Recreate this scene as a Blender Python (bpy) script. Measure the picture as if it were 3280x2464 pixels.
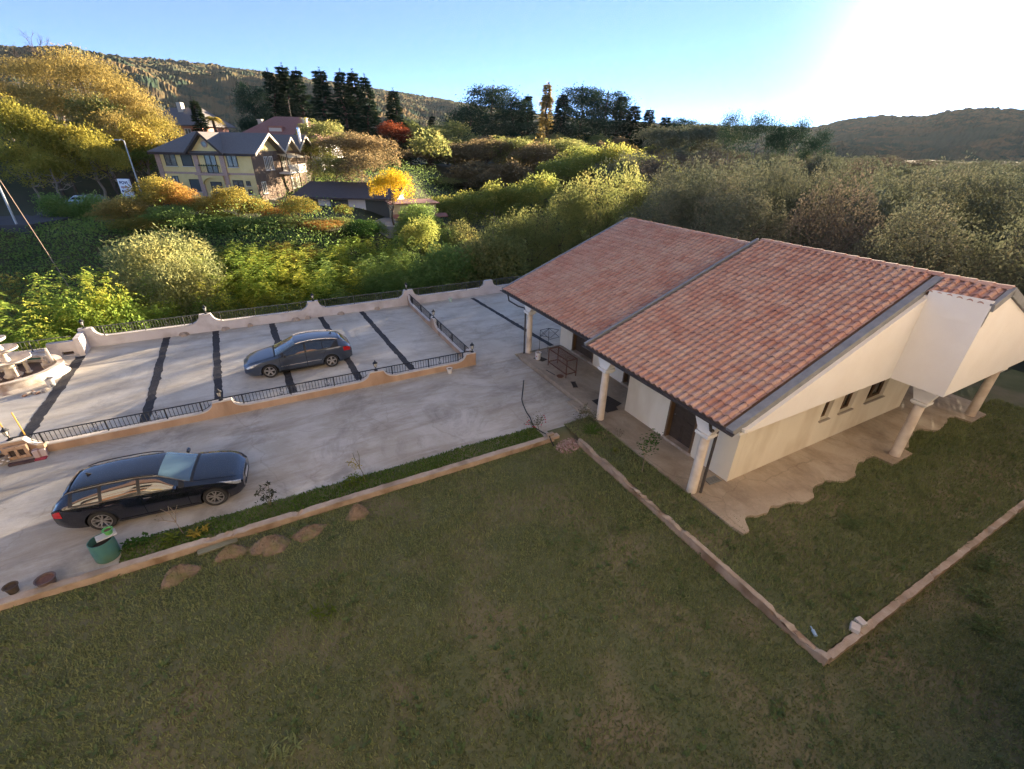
import bpy, bmesh, math, random
import numpy as np
from math import sin, cos, pi, radians, sqrt, atan2, hypot, floor, exp
from mathutils import Vector, Matrix

random.seed(5); rng = np.random.default_rng(11)
sc = bpy.context.scene
for o in list(bpy.data.objects): bpy.data.objects.remove(o)
COL = sc.collection

# ---------------------------------------------------------------- camera
# world axes follow the site: +X along the driveway, +Y from the lawn to the terrace, Z = 0 on the driveway
CAM_H, FPX, PITCH, ROLL, AZ = 9.9, 1450.0, radians(28.0), radians(1.3), radians(61.3)
CX, CY = Vector((sin(AZ), -cos(AZ), 0)), Vector((cos(AZ), sin(AZ), 0))      # picture right / picture forward on the ground
def cw(x, y, z=0.0):                                                        # metres right / forward of the viewer -> world
    p = CX*x + CY*y; return Vector((p.x, p.y, z))
_F = CY*cos(PITCH) + Vector((0,0,-sin(PITCH))); _U = CY*sin(PITCH) + Vector((0,0,cos(PITCH)))
_R = CX*cos(ROLL) + _U*sin(ROLL); _U2 = -CX*sin(ROLL) + _U*cos(ROLL)
cam_d = bpy.data.cameras.new('camera'); cam = bpy.data.objects.new('camera', cam_d); COL.objects.link(cam)
cam.matrix_world = Matrix(((_R.x,_U2.x,-_F.x,0),(_R.y,_U2.y,-_F.y,0),(_R.z,_U2.z,-_F.z,CAM_H),(0,0,0,1)))
cam_d.sensor_width = 36.0; cam_d.lens = 36.0*FPX/3280.0; cam_d.clip_start = 0.1; cam_d.clip_end = 9000
sc.camera = cam

# ---------------------------------------------------------------- sky, sun, exposure
SUN_EL, SUN_AZ = radians(8.6), radians(37.3)                                # height, and angle to the right of forward
_s = CX*sin(SUN_AZ) + CY*cos(SUN_AZ)
SUN = Vector((_s.x*cos(SUN_EL), _s.y*cos(SUN_EL), sin(SUN_EL)))
world = bpy.data.worlds.new('World'); sc.world = world; world.use_nodes = True
nt = world.node_tree; nt.nodes.clear()
W = lambda t: nt.nodes.new(t)
wo = W('ShaderNodeOutputWorld'); bg = W('ShaderNodeBackground'); sky = W('ShaderNodeTexSky')
sky.sky_type = 'NISHITA'; sky.sun_disc = False; sky.sun_elevation = SUN_EL
sky.sun_rotation = atan2(SUN.x, SUN.y); sky.altitude = 1200; sky.air_density = 0.36; sky.dust_density = 0.015; sky.ozone_density = 3.2
bg.inputs['Strength'].default_value = SKY_STRENGTH = 0.05
# the sun's own disc and the bright air right round it
tc = W('ShaderNodeTexCoord'); dp = W('ShaderNodeVectorMath'); dp.operation = 'DOT_PRODUCT'; dp.inputs[1].default_value = SUN
nrm = W('ShaderNodeVectorMath'); nrm.operation = 'NORMALIZE'
nt.links.new(tc.outputs['Generated'], nrm.inputs[0]); nt.links.new(nrm.outputs[0], dp.inputs[0])
mx = W('ShaderNodeMath'); mx.operation = 'MAXIMUM'; mx.inputs[1].default_value = 0; nt.links.new(dp.outputs['Value'], mx.inputs[0])
tot = None
for power, amp in ((900, 9.0), (130, 0.20)):
    pw = W('ShaderNodeMath'); pw.operation = 'POWER'; pw.inputs[1].default_value = power; nt.links.new(mx.outputs[0], pw.inputs[0])
    ml = W('ShaderNodeMath'); ml.operation = 'MULTIPLY'; ml.inputs[1].default_value = amp; nt.links.new(pw.outputs[0], ml.inputs[0])
    if tot is None: tot = ml
    else:
        ad = W('ShaderNodeMath'); ad.operation = 'ADD'; nt.links.new(tot.outputs[0], ad.inputs[0]); nt.links.new(ml.outputs[0], ad.inputs[1]); tot = ad
bg2 = W('ShaderNodeBackground'); bg2.inputs['Color'].default_value = (1.0, 0.93, 0.82, 1); nt.links.new(tot.outputs[0], bg2.inputs['Strength'])
bg3 = W('ShaderNodeBackground'); bg3.inputs['Color'].default_value = (0.66, 0.78, 1.0, 1); bg3.inputs['Strength'].default_value = 0.045   # even light of air that has scattered more than once
ash0 = W('ShaderNodeAddShader'); ash = W('ShaderNodeAddShader')
nt.links.new(sky.outputs[0], bg.inputs['Color']); nt.links.new(bg.outputs[0], ash0.inputs[0]); nt.links.new(bg3.outputs[0], ash0.inputs[1]); nt.links.new(ash0.outputs[0], ash.inputs[0]); nt.links.new(bg2.outputs[0], ash.inputs[1])
nt.links.new(ash.outputs[0], wo.inputs['Surface'])
sl = bpy.data.lights.new('sun', 'SUN'); sl.energy = 5.0; sl.angle = radians(0.53); sl.color = (1.0, 0.80, 0.56)
so = bpy.data.objects.new('sun', sl); COL.objects.link(so); so.rotation_euler = (-SUN).to_track_quat('-Z', 'Y').to_euler(); so.location = (0, 0, 60)
sc.view_settings.view_transform = 'Standard'; sc.view_settings.look = 'None'; sc.view_settings.gamma = 1.0
sc.view_settings.exposure = 2.68
sc.render.engine = 'CYCLES'
cy = sc.cycles; cy.use_denoising = True; cy.denoising_prefilter = 'NONE'; cy.max_bounces = 6; cy.diffuse_bounces = 4; cy.glossy_bounces = 3; cy.transmission_bounces = 4
cy.transparent_max_bounces = 6; cy.volume_bounces = 0; cy.caustics_reflective = False; cy.caustics_refractive = False
cy.use_adaptive_sampling = True; cy.adaptive_threshold = 0.02; cy.sample_clamp_indirect = 4.0

# ---------------------------------------------------------------- helpers
def link(n, a, b): n.links.new(a, b)
def rgb(c): return (c[0], c[1], c[2], 1.0)
MATS = {}
def M(name, c1, c2=None, scale=4.0, rough=0.75, bump=0.0, bscale=40.0, metal=0.0, spec=0.4, c3=None, scale3=1.0, stretch=(1,1,1), coat=0.0, coords='Object', lo=0.35, hi=0.65):
    """a painted / plastered / stone surface: noise between two colours, a third in larger patches, fine relief"""
    if name in MATS: return MATS[name]
    m = bpy.data.materials.new(name); m.use_nodes = True; n = m.node_tree; b = n.nodes['Principled BSDF']; MATS[name] = m
    b.inputs['Roughness'].default_value = rough; b.inputs['Metallic'].default_value = metal; b.inputs['Specular IOR Level'].default_value = spec
    if coat: b.inputs['Coat Weight'].default_value = coat; b.inputs['Coat Roughness'].default_value = 0.05
    b.inputs['Base Color'].default_value = rgb(c1)
    if c2 is None and not bump: return m
    t = n.nodes.new('ShaderNodeTexCoord'); mp = n.nodes.new('ShaderNodeMapping'); mp.inputs['Scale'].default_value = stretch
    if coords == 'World':
        g = n.nodes.new('ShaderNodeNewGeometry'); link(n, g.outputs['Position'], mp.inputs['Vector'])
    else: link(n, t.outputs[coords], mp.inputs['Vector'])
    if c2 is not None:
        nz = n.nodes.new('ShaderNodeTexNoise'); nz.inputs['Scale'].default_value = scale; nz.inputs['Detail'].default_value = 6; nz.inputs['Roughness'].default_value = 0.65
        link(n, mp.outputs[0], nz.inputs['Vector'])
        r = n.nodes.new('ShaderNodeValToRGB'); r.color_ramp.elements[0].position = lo; r.color_ramp.elements[1].position = hi
        r.color_ramp.elements[0].color = rgb(c1); r.color_ramp.elements[1].color = rgb(c2); link(n, nz.outputs['Fac'], r.inputs[0])
        last = r.outputs[0]
        if c3 is not None:
            n3 = n.nodes.new('ShaderNodeTexNoise'); n3.inputs['Scale'].default_value = scale3; n3.inputs['Detail'].default_value = 4; link(n, mp.outputs[0], n3.inputs['Vector'])
            r3 = n.nodes.new('ShaderNodeMapRange'); r3.inputs[1].default_value = 0.48; r3.inputs[2].default_value = 0.68; link(n, n3.outputs['Fac'], r3.inputs[0])
            mi = n.nodes.new('ShaderNodeMix'); mi.data_type = 'RGBA'; mi.inputs[7].default_value = rgb(c3); link(n, r3.outputs[0], mi.inputs[0]); link(n, last, mi.inputs[6]); last = mi.outputs[2]
        link(n, last, b.inputs['Base Color'])
    if bump:
        nb = n.nodes.new('ShaderNodeTexNoise'); nb.inputs['Scale'].default_value = bscale; nb.inputs['Detail'].default_value = 5; link(n, mp.outputs[0], nb.inputs['Vector'])
        bp = n.nodes.new('ShaderNodeBump'); bp.inputs['Strength'].default_value = bump; bp.inputs['Distance'].default_value = 0.02
        link(n, nb.outputs['Fac'], bp.inputs['Height']); link(n, bp.outputs[0], b.inputs['Normal'])
    return m
def leafmat(name, ramp, trans=0.45, rough=0.6, var=0.35):
    """leaf surface: each leaf its own shade of the ramp, lets light through from behind"""
    if name in MATS: return MATS[name]
    m = bpy.data.materials.new(name); m.use_nodes = True; n = m.node_tree; n.nodes.clear(); MATS[name] = m
    out = n.nodes.new('ShaderNodeOutputMaterial'); g = n.nodes.new('ShaderNodeNewGeometry'); oi = n.nodes.new('ShaderNodeObjectInfo')
    nz = n.nodes.new('ShaderNodeTexNoise'); nz.inputs['Scale'].default_value = 0.35; nz.inputs['Detail'].default_value = 3; link(n, g.outputs['Position'], nz.inputs['Vector'])
    a = n.nodes.new('ShaderNodeMath'); a.operation = 'MULTIPLY_ADD'; a.inputs[1].default_value = var; link(n, g.outputs['Random Per Island'], a.inputs[0])
    s2 = n.nodes.new('ShaderNodeMapRange'); s2.inputs[1].default_value = 0.3; s2.inputs[2].default_value = 0.7; s2.inputs[3].default_value = 0.0; s2.inputs[4].default_value = 0.8 - var
    link(n, nz.outputs['Fac'], s2.inputs[0]); link(n, s2.outputs[0], a.inputs[2])
    a2 = n.nodes.new('ShaderNodeMath'); a2.operation = 'MULTIPLY_ADD'; a2.inputs[1].default_value = 0.2; link(n, oi.outputs['Random'], a2.inputs[0]); link(n, a.outputs[0], a2.inputs[2])
    r = n.nodes.new('ShaderNodeValToRGB'); els = r.color_ramp.elements
    while len(els) < len(ramp): els.new(0.5)
    for e, (p, c) in zip(els, ramp): e.position = p; e.color = rgb(c)
    link(n, a2.outputs[0], r.inputs[0])
    d = n.nodes.new('ShaderNodeBsdfDiffuse'); tr = n.nodes.new('ShaderNodeBsdfTranslucent'); mix = n.nodes.new('ShaderNodeMixShader'); mix.inputs[0].default_value = trans
    link(n, r.outputs[0], d.inputs['Color']); link(n, r.outputs[0], tr.inputs['Color'])
    link(n, d.outputs[0], mix.inputs[1]); link(n, tr.outputs[0], mix.inputs[2]); link(n, mix.outputs[0], out.inputs['Surface'])
    return m

ORG = {}
def org(o): return ORG.get(o.name, Vector((0,0,0)))
def props(o, label=None, cat=None, group=None, kind=None):
    if label: o['label'] = label
    if cat: o['category'] = cat
    if group: o['group'] = group
    if kind: o['kind'] = kind
    return o
def thing(name, label, cat, loc=(0,0,0), rz=0.0, group=None, local=False):
    o = bpy.data.objects.new(name, None); COL.objects.link(o); o.empty_display_size = 0.2
    o.location = loc; o.rotation_euler = (0, 0, rz); props(o, label, cat, group)
    ORG[o.name] = Vector((0,0,0)) if local else Vector(loc)                  # parts may be written in world coordinates
    return o
def link_obj(name, me, parent=None, loc=None):
    o = bpy.data.objects.new(name, me); COL.objects.link(o)
    if parent is not None:
        o.parent = parent; ORG[o.name] = org(parent)
    if loc is not None: o.location = loc
    return o
def mesh_np(name, v, f, mat=None, smooth=False):
    me = bpy.data.meshes.new(name); me.from_pydata(np.asarray(v, dtype=np.float32), [], np.asarray(f, dtype=np.int32)); me.update()
    if mat: me.materials.append(mat)
    if smooth: me.polygons.foreach_set('use_smooth', np.ones(len(me.polygons), dtype=bool))
    return me
class MB:
    def __init__(s): s.v = []; s.f = []
    def add(s, v, f):
        k = len(s.v); s.v += [tuple(p) for p in v]; s.f += [tuple(i+k for i in q) for q in f]; return s
    def box(s, x0, x1, y0, y1, z0, z1):
        return s.add([(x0,y0,z0),(x1,y0,z0),(x1,y1,z0),(x0,y1,z0),(x0,y0,z1),(x1,y0,z1),(x1,y1,z1),(x0,y1,z1)],
                     [(0,3,2,1),(4,5,6,7),(0,1,5,4),(1,2,6,5),(2,3,7,6),(3,0,4,7)])
    def obox(s, c, sx, sy, sz, rz=0.0, rx=0.0, ry=0.0):
        mt = Matrix.Translation(c) @ Matrix.Rotation(rz,4,'Z') @ Matrix.Rotation(ry,4,'Y') @ Matrix.Rotation(rx,4,'X')
        b = MB().box(-sx/2,sx/2,-sy/2,sy/2,-sz/2,sz/2); return s.add([mt @ Vector(p) for p in b.v], b.f)
    def cyl(s, p0, p1, r0, r1=None, n=10, caps=True):
        p0, p1 = Vector(p0), Vector(p1); r1 = r0 if r1 is None else r1; d = (p1-p0)
        if d.length < 1e-6: return s
        d.normalize(); a = d.orthogonal().normalized(); b = d.cross(a); vs = []
        for p, r in ((p0,r0),(p1,r1)):
            vs += [p + (a*cos(2*pi*i/n) + b*sin(2*pi*i/n))*r for i in range(n)]
        fs = [(i,(i+1)%n,n+(i+1)%n,n+i) for i in range(n)]
        if caps: fs += [tuple(range(n-1,-1,-1)), tuple(range(n,2*n))]
        return s.add(vs, fs)
    def tube(s, pts, r, n=6, r1=None):
        pts = [Vector(p) for p in pts]; k = len(pts)
        for i in range(k-1):
            ra = r if r1 is None else r+(r1-r)*i/(k-1); rb = r if r1 is None else r+(r1-r)*(i+1)/(k-1)
            s.cyl(pts[i], pts[i+1], ra, rb, n)
        return s
    def lathe(s, prof, c=(0,0,0), n=20, a0=0.0, a1=2*pi, wob=None):
        full = abs(a1-a0-2*pi) < 1e-6; m = n if full else n+1; vs = []; k = len(prof)
        for i in range(m):
            a = a0+(a1-a0)*i/n; w = wob(a) if wob else 1.0
            vs += [(c[0]+r*w*cos(a), c[1]+r*w*sin(a), c[2]+z) for r, z in prof]
        fs = []
        for i in range(n):
            j = (i+1) % m
            for q in range(k-1): fs.append((i*k+q, j*k+q, j*k+q+1, i*k+q+1))
        return s.add(vs, fs)
    def prism(s, poly, axis, lo, hi):
        """polygon in the two other axes (x: y,z / y: x,z / z: x,y) pulled along the axis"""
        n = len(poly)
        def P(a, b, t): return {'x': (t,a,b), 'y': (a,t,b), 'z': (a,b,t)}[axis]
        return s.add([P(a,b,lo) for a,b in poly] + [P(a,b,hi) for a,b in poly],
                     [tuple(range(n)), tuple(range(2*n-1,n-1,-1))] + [(i,n+i,n+(i+1)%n,(i+1)%n) for i in range(n)])
    def grid(s, fn, nu, nv):
        vs = [fn(i/nu, j/nv) for i in range(nu+1) for j in range(nv+1)]
        return s.add(vs, [(i*(nv+1)+j, (i+1)*(nv+1)+j, (i+1)*(nv+1)+j+1, i*(nv+1)+j+1) for i in range(nu) for j in range(nv)])
    def mesh(s, name, mat=None, off=Vector((0,0,0)), smooth=False, fix=True):
        me = bpy.data.meshes.new(name); me.from_pydata([(p[0]-off.x, p[1]-off.y, p[2]-off.z) for p in s.v], [], s.f); 
        if fix:
            bm = bmesh.new(); bm.from_mesh(me); bmesh.ops.recalc_face_normals(bm, faces=bm.faces); bm.to_mesh(me); bm.free()
        if mat: me.materials.append(mat)
        if smooth:
            me.polygons.foreach_set('use_smooth', np.ones(len(me.polygons), dtype=bool)); me.set_sharp_from_angle(angle=radians(38 if smooth is True else smooth))
        me.update(); return me
    def build(s, name, mat, parent=None, smooth=False, bevel=0.0, fix=True):
        o = link_obj(name, s.mesh(name, mat, org(parent) if parent is not None else Vector((0,0,0)), smooth, fix), parent)
        if bevel:
            b = o.modifiers.new('edge', 'BEVEL'); b.width = bevel; b.segments = 2; b.limit_method = 'ANGLE'
        return o
def copy_tree(o, parent=None):
    c = o.copy(); COL.objects.link(c); ORG[c.name] = org(o)
    if parent is not None: c.parent = parent
    for ch in list(o.children): copy_tree(ch, c)
    return c
def vnoise(x, y, seed=0):
    """smooth value noise on arrays, 0..1"""
    x = np.asarray(x, float); y = np.asarray(y, float); xi = np.floor(x).astype(np.int64); yi = np.floor(y).astype(np.int64); fx = x-xi; fy = y-yi
    def h(a, b):
        q = (a*374761393 + b*668265263 + seed*974634777) & 0x7fffffff; q = ((q ^ (q >> 13))*1274126177) & 0x7fffffff; return ((q ^ (q >> 16)) & 0xffff)/65535.0
    fx = fx*fx*(3-2*fx); fy = fy*fy*(3-2*fy)
    return (h(xi,yi)*(1-fx)+h(xi+1,yi)*fx)*(1-fy) + (h(xi,yi+1)*(1-fx)+h(xi+1,yi+1)*fx)*fy
def fbm(x, y, seed=0, oct=4):
    t = 0; a = 0.5; f = 1.0; n = 0
    for k in range(oct): t = t + a*vnoise(x*f, y*f, seed+k); n += a; a *= 0.5; f *= 2.03
    return t/n
def sstep(a, b, x):
    t = np.clip((x-a)/(b-a), 0, 1); return t*t*(3-2*t)
# ---------------------------------------------------------------- ground materials
def concrete(name, base, light, stain, streak_dir, crack=0.5, wet=0.5):
    m = bpy.data.materials.new(name); m.use_nodes = True; n = m.node_tree; b = n.nodes['Principled BSDF']; MATS[name] = m
    N = n.nodes.new
    g = N('ShaderNodeNewGeometry')
    def noise(scale, detail=5, rough=0.6, sx=1, sy=1, dist=0.0):
        mp = N('ShaderNodeMapping'); mp.inputs['Scale'].default_value = (sx, sy, 1); link(n, g.outputs['Position'], mp.inputs['Vector'])
        z = N('ShaderNodeTexNoise'); z.inputs['Scale'].default_value = scale; z.inputs['Detail'].default_value = detail; z.inputs['Roughness'].default_value = rough; z.inputs['Distortion'].default_value = dist
        link(n, mp.outputs[0], z.inputs['Vector']); return z.outputs['Fac']
    def rng_(v, a, c, lo=0.0, hi=1.0):
        r = N('ShaderNodeMapRange'); r.inputs[1].default_value = a; r.inputs[2].default_value = c; r.inputs[3].default_value = lo; r.inputs[4].default_value = hi; link(n, v, r.inputs[0]); return r.outputs[0]
    def mix(f, a, c):
        x = N('ShaderNodeMix'); x.data_type = 'RGBA'; link(n, f, x.inputs[0])
        for k, q in ((6, a), (7, c)):
            if isinstance(q, tuple): x.inputs[k].default_value = rgb(q)
            else: link(n, q, x.inputs[k])
        return x.outputs[2]
    col = mix(rng_(noise(0.55, 7, 0.65, dist=0.6), 0.40, 0.62), base, light)
    sx, sy = streak_dir
    col = mix(rng_(noise(0.9, 8, 0.7, sx, sy, 0.4), 0.46, 0.68, 0, 0.9), col, stain)                     # long stains along the fall
    col = mix(rng_(noise(0.32, 6, 0.75, dist=1.2), 0.5, 0.66, 0, wet), col, tuple(c*0.55 for c in stain))  # broad dark damp patches
    col = mix(rng_(noise(5.0, 6, 0.8, sx, sy), 0.52, 0.8, 0, 0.45), col, tuple(min(1, c*1.25) for c in light))  # pale scuffs
    col = mix(rng_(noise(28, 4, 0.8), 0.35, 0.75, 0, 0.35), col, tuple(c*0.6 for c in base))
    w = N('ShaderNodeTexVoronoi'); w.feature = 'DISTANCE_TO_EDGE'; w.inputs['Scale'].default_value = 0.23
    mp = N('ShaderNodeMapping'); link(n, g.outputs['Position'], mp.inputs['Vector']); dz = N('ShaderNodeTexNoise'); dz.inputs['Scale'].default_value = 1.3; dz.inputs['Detail'].default_value = 8; link(n, g.outputs['Position'], dz.inputs['Vector'])
    ad = N('ShaderNodeVectorMath'); ad.operation = 'MULTIPLY_ADD'; ad.inputs[1].default_value = (0.9, 0.9, 0); link(n, dz.outputs['Color'], ad.inputs[0]); link(n, mp.outputs[0], ad.inputs[2]); link(n, ad.outputs[0], w.inputs['Vector'])
    col = mix(rng_(w.outputs['Distance'], 0.0, 0.006, crack, 0), col, tuple(c*0.35 for c in stain))
    link(n, col, b.inputs['Base Color']); b.inputs['Roughness'].default_value = 0.82
    link(n, rng_(noise(0.32, 6, 0.75, dist=1.2), 0.5, 0.72, 0.85, 0.55), b.inputs['Roughness'])
    bp = N('ShaderNodeBump'); bp.inputs['Strength'].default_value = 0.25; bp.inputs['Distance'].default_value = 0.02; link(n, noise(9, 8, 0.75, sx, sy), bp.inputs['Height']); link(n, bp.outputs[0], b.inputs['Normal'])
    return m
m_drive = concrete('driveway_concrete', (0.41,0.38,0.32), (0.52,0.495,0.445), (0.28,0.24,0.185), (0.25, 1.0), 0.2, 0.6)
m_terr = concrete('terrace_concrete', (0.50,0.46,0.385), (0.60,0.565,0.49), (0.36,0.31,0.245), (0.3, 1.0), 0.12, 0.5)
m_slab = concrete('porch_concrete', (0.33,0.27,0.20), (0.42,0.36,0.28), (0.22,0.17,0.12), (1.0, 0.5), 0.3, 0.45)
m_tar = M('tar', (0.022,0.022,0.026), (0.045,0.045,0.05), scale=6, rough=0.85, bump=0.6, bscale=60, coords='World')
m_soil = M('lawn_soil', (0.078,0.094,0.042), (0.11,0.118,0.058), scale=0.8, rough=0.95, c3=(0.165,0.14,0.088), scale3=0.5, bump=0.8, bscale=14, coords='World')
m_terrain = M('hillside_soil', (0.03,0.042,0.016), (0.06,0.06,0.025), scale=0.25, rough=0.95, c3=(0.075,0.06,0.03), scale3=0.05, coords='World')
m_kerb = M('kerb_concrete', (0.42,0.36,0.30), (0.33,0.26,0.20), scale=3, rough=0.9, bump=0.5, bscale=30, c3=(0.24,0.19,0.14), scale3=1.2, coords='World')
m_kerbface = M('kerb_clay_render', (0.32,0.235,0.17), (0.42,0.32,0.24), scale=2.5, rough=0.95, bump=0.6, bscale=20, c3=(0.20,0.13,0.08), scale3=1.3, coords='World')

# ---------------------------------------------------------------- terrain
def terrain_z(x, y):
    """height of the land at metres right / forward of the viewer"""
    x = np.asarray(x, float); y = np.asarray(y, float)
    u = x*sin(AZ) + y*cos(AZ); v = -x*cos(AZ) + y*sin(AZ)
    out = np.maximum(np.maximum(v-30.6, u-33), 0.0)
    low = -0.7 - 5.0*sstep(0, 7, out)
    zl = np.interp(y, [30,36,44,46,58,66,80,95,120,160,240,400], [-5.5,-4.0,1.6,1.98,2.05,2.2,3.4,4.5,5.0,3.5,-4.0,-22])
    zr = np.interp(y, [30,45,60,80,100,125,160,240,400], [-5.7,-6.5,-6.0,-4.0,-1.5,1.0,4.0,7.0,-8])
    wl = sstep(-4, -22, x); land = zl*wl + zr*(1-wl)
    land = land + 13.0*sstep(-46, -86, x)*sstep(46, 88, y)*sstep(150, 104, y)
    land = land + (fbm(x/9, y/9, 3)-0.5)*1.2*sstep(3, 12, out)
    k = sstep(2, 14, out)
    z = low*(1-k) + land*k
    return np.where(out <= 0, -0.7, z)
def TZ(x, y): return float(terrain_z(x, y))
nr, na = 150, 190
rr = 2.0*(620/2.0)**(np.linspace(0, 1, nr)); aa = np.radians(np.linspace(-74, 74, na))
X = np.outer(rr, np.sin(aa)); Y = np.outer(rr, np.cos(aa)) - 1.0
Z = terrain_z(X, Y)
wx = CX.x*X + CY.x*Y; wy = CX.y*X + CY.y*Y
idx = np.arange(nr*na).reshape(nr, na)
quads = np.stack([idx[:-1,:-1], idx[1:,:-1], idx[1:,1:], idx[:-1,1:]], -1).reshape(-1, 4)
terr = link_obj('terrain', mesh_np('terrain', np.stack([wx,wy,Z],-1).reshape(-1,3), quads, m_terrain, True)); props(terr, kind='structure')

# ---------------------------------------------------------------- far hills, wooded, out to the ridge line
ridge_px = [(-400,92),(0,100),(150,106),(230,118),(400,130),(570,155),(680,172),(810,190),(1000,222),(1150,245),(1300,262),(1500,270),(1650,272),(1760,275),(1830,258),(1900,250),(2000,252),(2060,238),(2110,233),(2212,236),(2600,215)]
def px_dir(sx, sy):
    px, py = sx*3280/2212, sy*3280/2212
    d = _F + _R*((px-1640)/FPX) - _U2*((py-1232)/FPX); X_, Y_ = d.dot(CX), d.dot(CY); return atan2(X_, Y_), d.z/hypot(X_, Y_)
ra = [px_dir(*p) for p in ridge_px]; RA = np.array([a for a,_ in ra]); RE = np.array([e for _,e in ra])
na, nr = 1100, 210
aa = np.linspace(radians(-62), radians(62), na); rr = 330.0*(2600/330.0)**np.linspace(0, 1, nr)
A, RRR = np.meshgrid(aa, rr); RRR = RRR.copy()
el = np.interp(A, RA, RE); D = np.interp(A, np.radians([-60,-40,-20,0,20,40,60]), [1500,1500,1700,2100,2400,1700,1500])
top = CAM_H + D*el
t = np.clip((RRR-330)/(D-330), 0, 1.6)
X = RRR*np.sin(A); Y = RRR*np.cos(A)
shape = np.where(t <= 1, t**1.25, 1 - 0.9*(t-1))
spur = (fbm(X/330, Y/330, 21, 4)-0.5)
Z = -26 + (top+26)*shape + spur*150*np.sin(np.clip(t,0,1)*pi)**1.0*np.clip(top/180, 0.12, 1)
can = np.random.default_rng(4).random(Z.shape)
Z = Z + (can-.5)*np.clip(RRR/300, 1.0, 5.0)*0.8 + (fbm(X/19, Y/19, 9, 3)-0.5)*11
wx = CX.x*X + CY.x*Y; wy = CX.y*X + CY.y*Y; idx = np.arange(nr*na).reshape(nr, na)
quads = np.stack([idx[:-1,:-1], idx[:-1,1:], idx[1:,1:], idx[1:,:-1]], -1).reshape(-1, 4)
m_hill = M('autumn_forest', (0.04,0.062,0.042), (0.15,0.105,0.055), scale=0.03, rough=1.0, c3=(0.075,0.085,0.055), scale3=0.008, coords='World', spec=0.0, lo=0.42, hi=0.58)  # bluish green in the forest colours imitates slopes lying in shade
hills = link_obj('hills', mesh_np('hills', np.stack([wx,wy,Z],-1).reshape(-1,3), quads, m_hill)); props(hills, kind='structure')

# ---------------------------------------------------------------- driveway, terrace, lawns
def sheet(name, poly, z, mat, thick=0.25, fn=None, n=40):
    mb = MB(); mb.prism(poly, 'z', z-thick, z); return props(mb.build(name, mat), kind='structure')
sheet('driveway', [(-34,11.96),(8.9,11.96),(9.0,12.3),(10.62,12.3),(10.62,18.79),(8.32,18.79),(8.32,18.98),(-34,18.98)], 0.0, m_drive)
terrace = sheet('parking_terrace', [(-34,18.985),(8.325,18.985),(8.325,18.80),(10.66,18.80),(10.66,19.3),(24,19.3),(24,30.6),(-34,30.6)], 0.006, m_terr)
# tar strips between the parking bays, ragged edges
def strip(u0, v0, u1, v1, w):
    mb = MB(); k = 46; L = []; R = []
    for i in range(k+1):
        t = i/k; u = u0+(u1-u0)*t; v = v0+(v1-v0)*t
        L.append((u - w/2 + random.gauss(0, 0.014) + 0.012*sin(i*0.6), v)); R.append((u + w/2 + random.gauss(0, 0.014) + (random.random() < .08)*0.05, v))
    vs = [(x,y,0.0125) for x,y in L] + [(x,y,0.0125) for x,y in R] + [(x,y,-0.01) for x,y in L] + [(x,y,-0.01) for x,y in R]; n = k+1
    fs = [(i,n+i,n+i+1,i+1) for i in range(k)] + [(i,i+1,2*n+i+1,2*n+i) for i in range(k)] + [(n+i,3*n+i,3*n+i+1,n+i+1) for i in range(k)]
    return mb.add(vs, fs).build('tar_strip', m_tar, terrace)
for a in ((-9.2,28.5,-9.15,19.2,.42),(-5.72,29.64,-5.46,19.15,.32),(-3.38,29.6,-2.92,19.15,.32),(-.45,29.6,-.1,19.15,.32),(2.33,29.6,2.8,19.15,.32),(4.84,29.6,5.3,19.15,.30),(12.6,29.3,13.1,19.4,.27)): strip(*a)
# main lawn: gently uneven sheet below the kerb
def lawn_h(u, v): return -0.13 + (fbm(np.asarray(u)/2.3, np.asarray(v)/2.3, 31, 3)-0.5)*0.09
def lawn_sheet(name, u0, u1, v0, v1, hf, n, m, mat):
    U, V = np.meshgrid(np.linspace(u0,u1,n), np.linspace(v0,v1,m)); Zz = hf(U, V); i = np.arange(n*m).reshape(m, n)
    q = np.stack([i[:-1,:-1], i[:-1,1:], i[1:,1:], i[1:,:-1]], -1).reshape(-1,4)
    return props(link_obj(name, mesh_np(name, np.stack([U,V,Zz],-1).reshape(-1,3), q, mat, True)), kind='structure')
lawn_sheet('lawn', -34, 33, -16, 11.76, lawn_h, 220, 100, m_soil)
def up_h(u, v): return 0.11 + (fbm(np.asarray(u)/1.7, np.asarray(v)/1.7, 17, 3)-0.5)*0.07
lawn_sheet('kerb_gap_soil', 8.3, 9.4, 11.0, 12.25, lambda u,v: -0.10+0.14*sstep(11.5,12.1,v)+(fbm(u*2,v*2,5,3)-.5)*.06, 24, 24, m_soil)
lawn_sheet('raised_lawn', 9.1, 10.75, 2.0, 12.28, up_h, 20, 90, m_soil)
lawn_sheet('raised_lawn', 10.74, 33, 2.0, 6.3, lambda u,v: up_h(u,v)-0.002, 160, 30, m_soil)
def strip_h(u, v): return 0.035 + (fbm(np.asarray(u)/0.8, np.asarray(v)/0.8, 27, 3)-0.5)*0.05
lawn_sheet('grass_verge', -5.0, 8.0, 11.92, 12.72, strip_h, 120, 12, m_soil)
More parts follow.
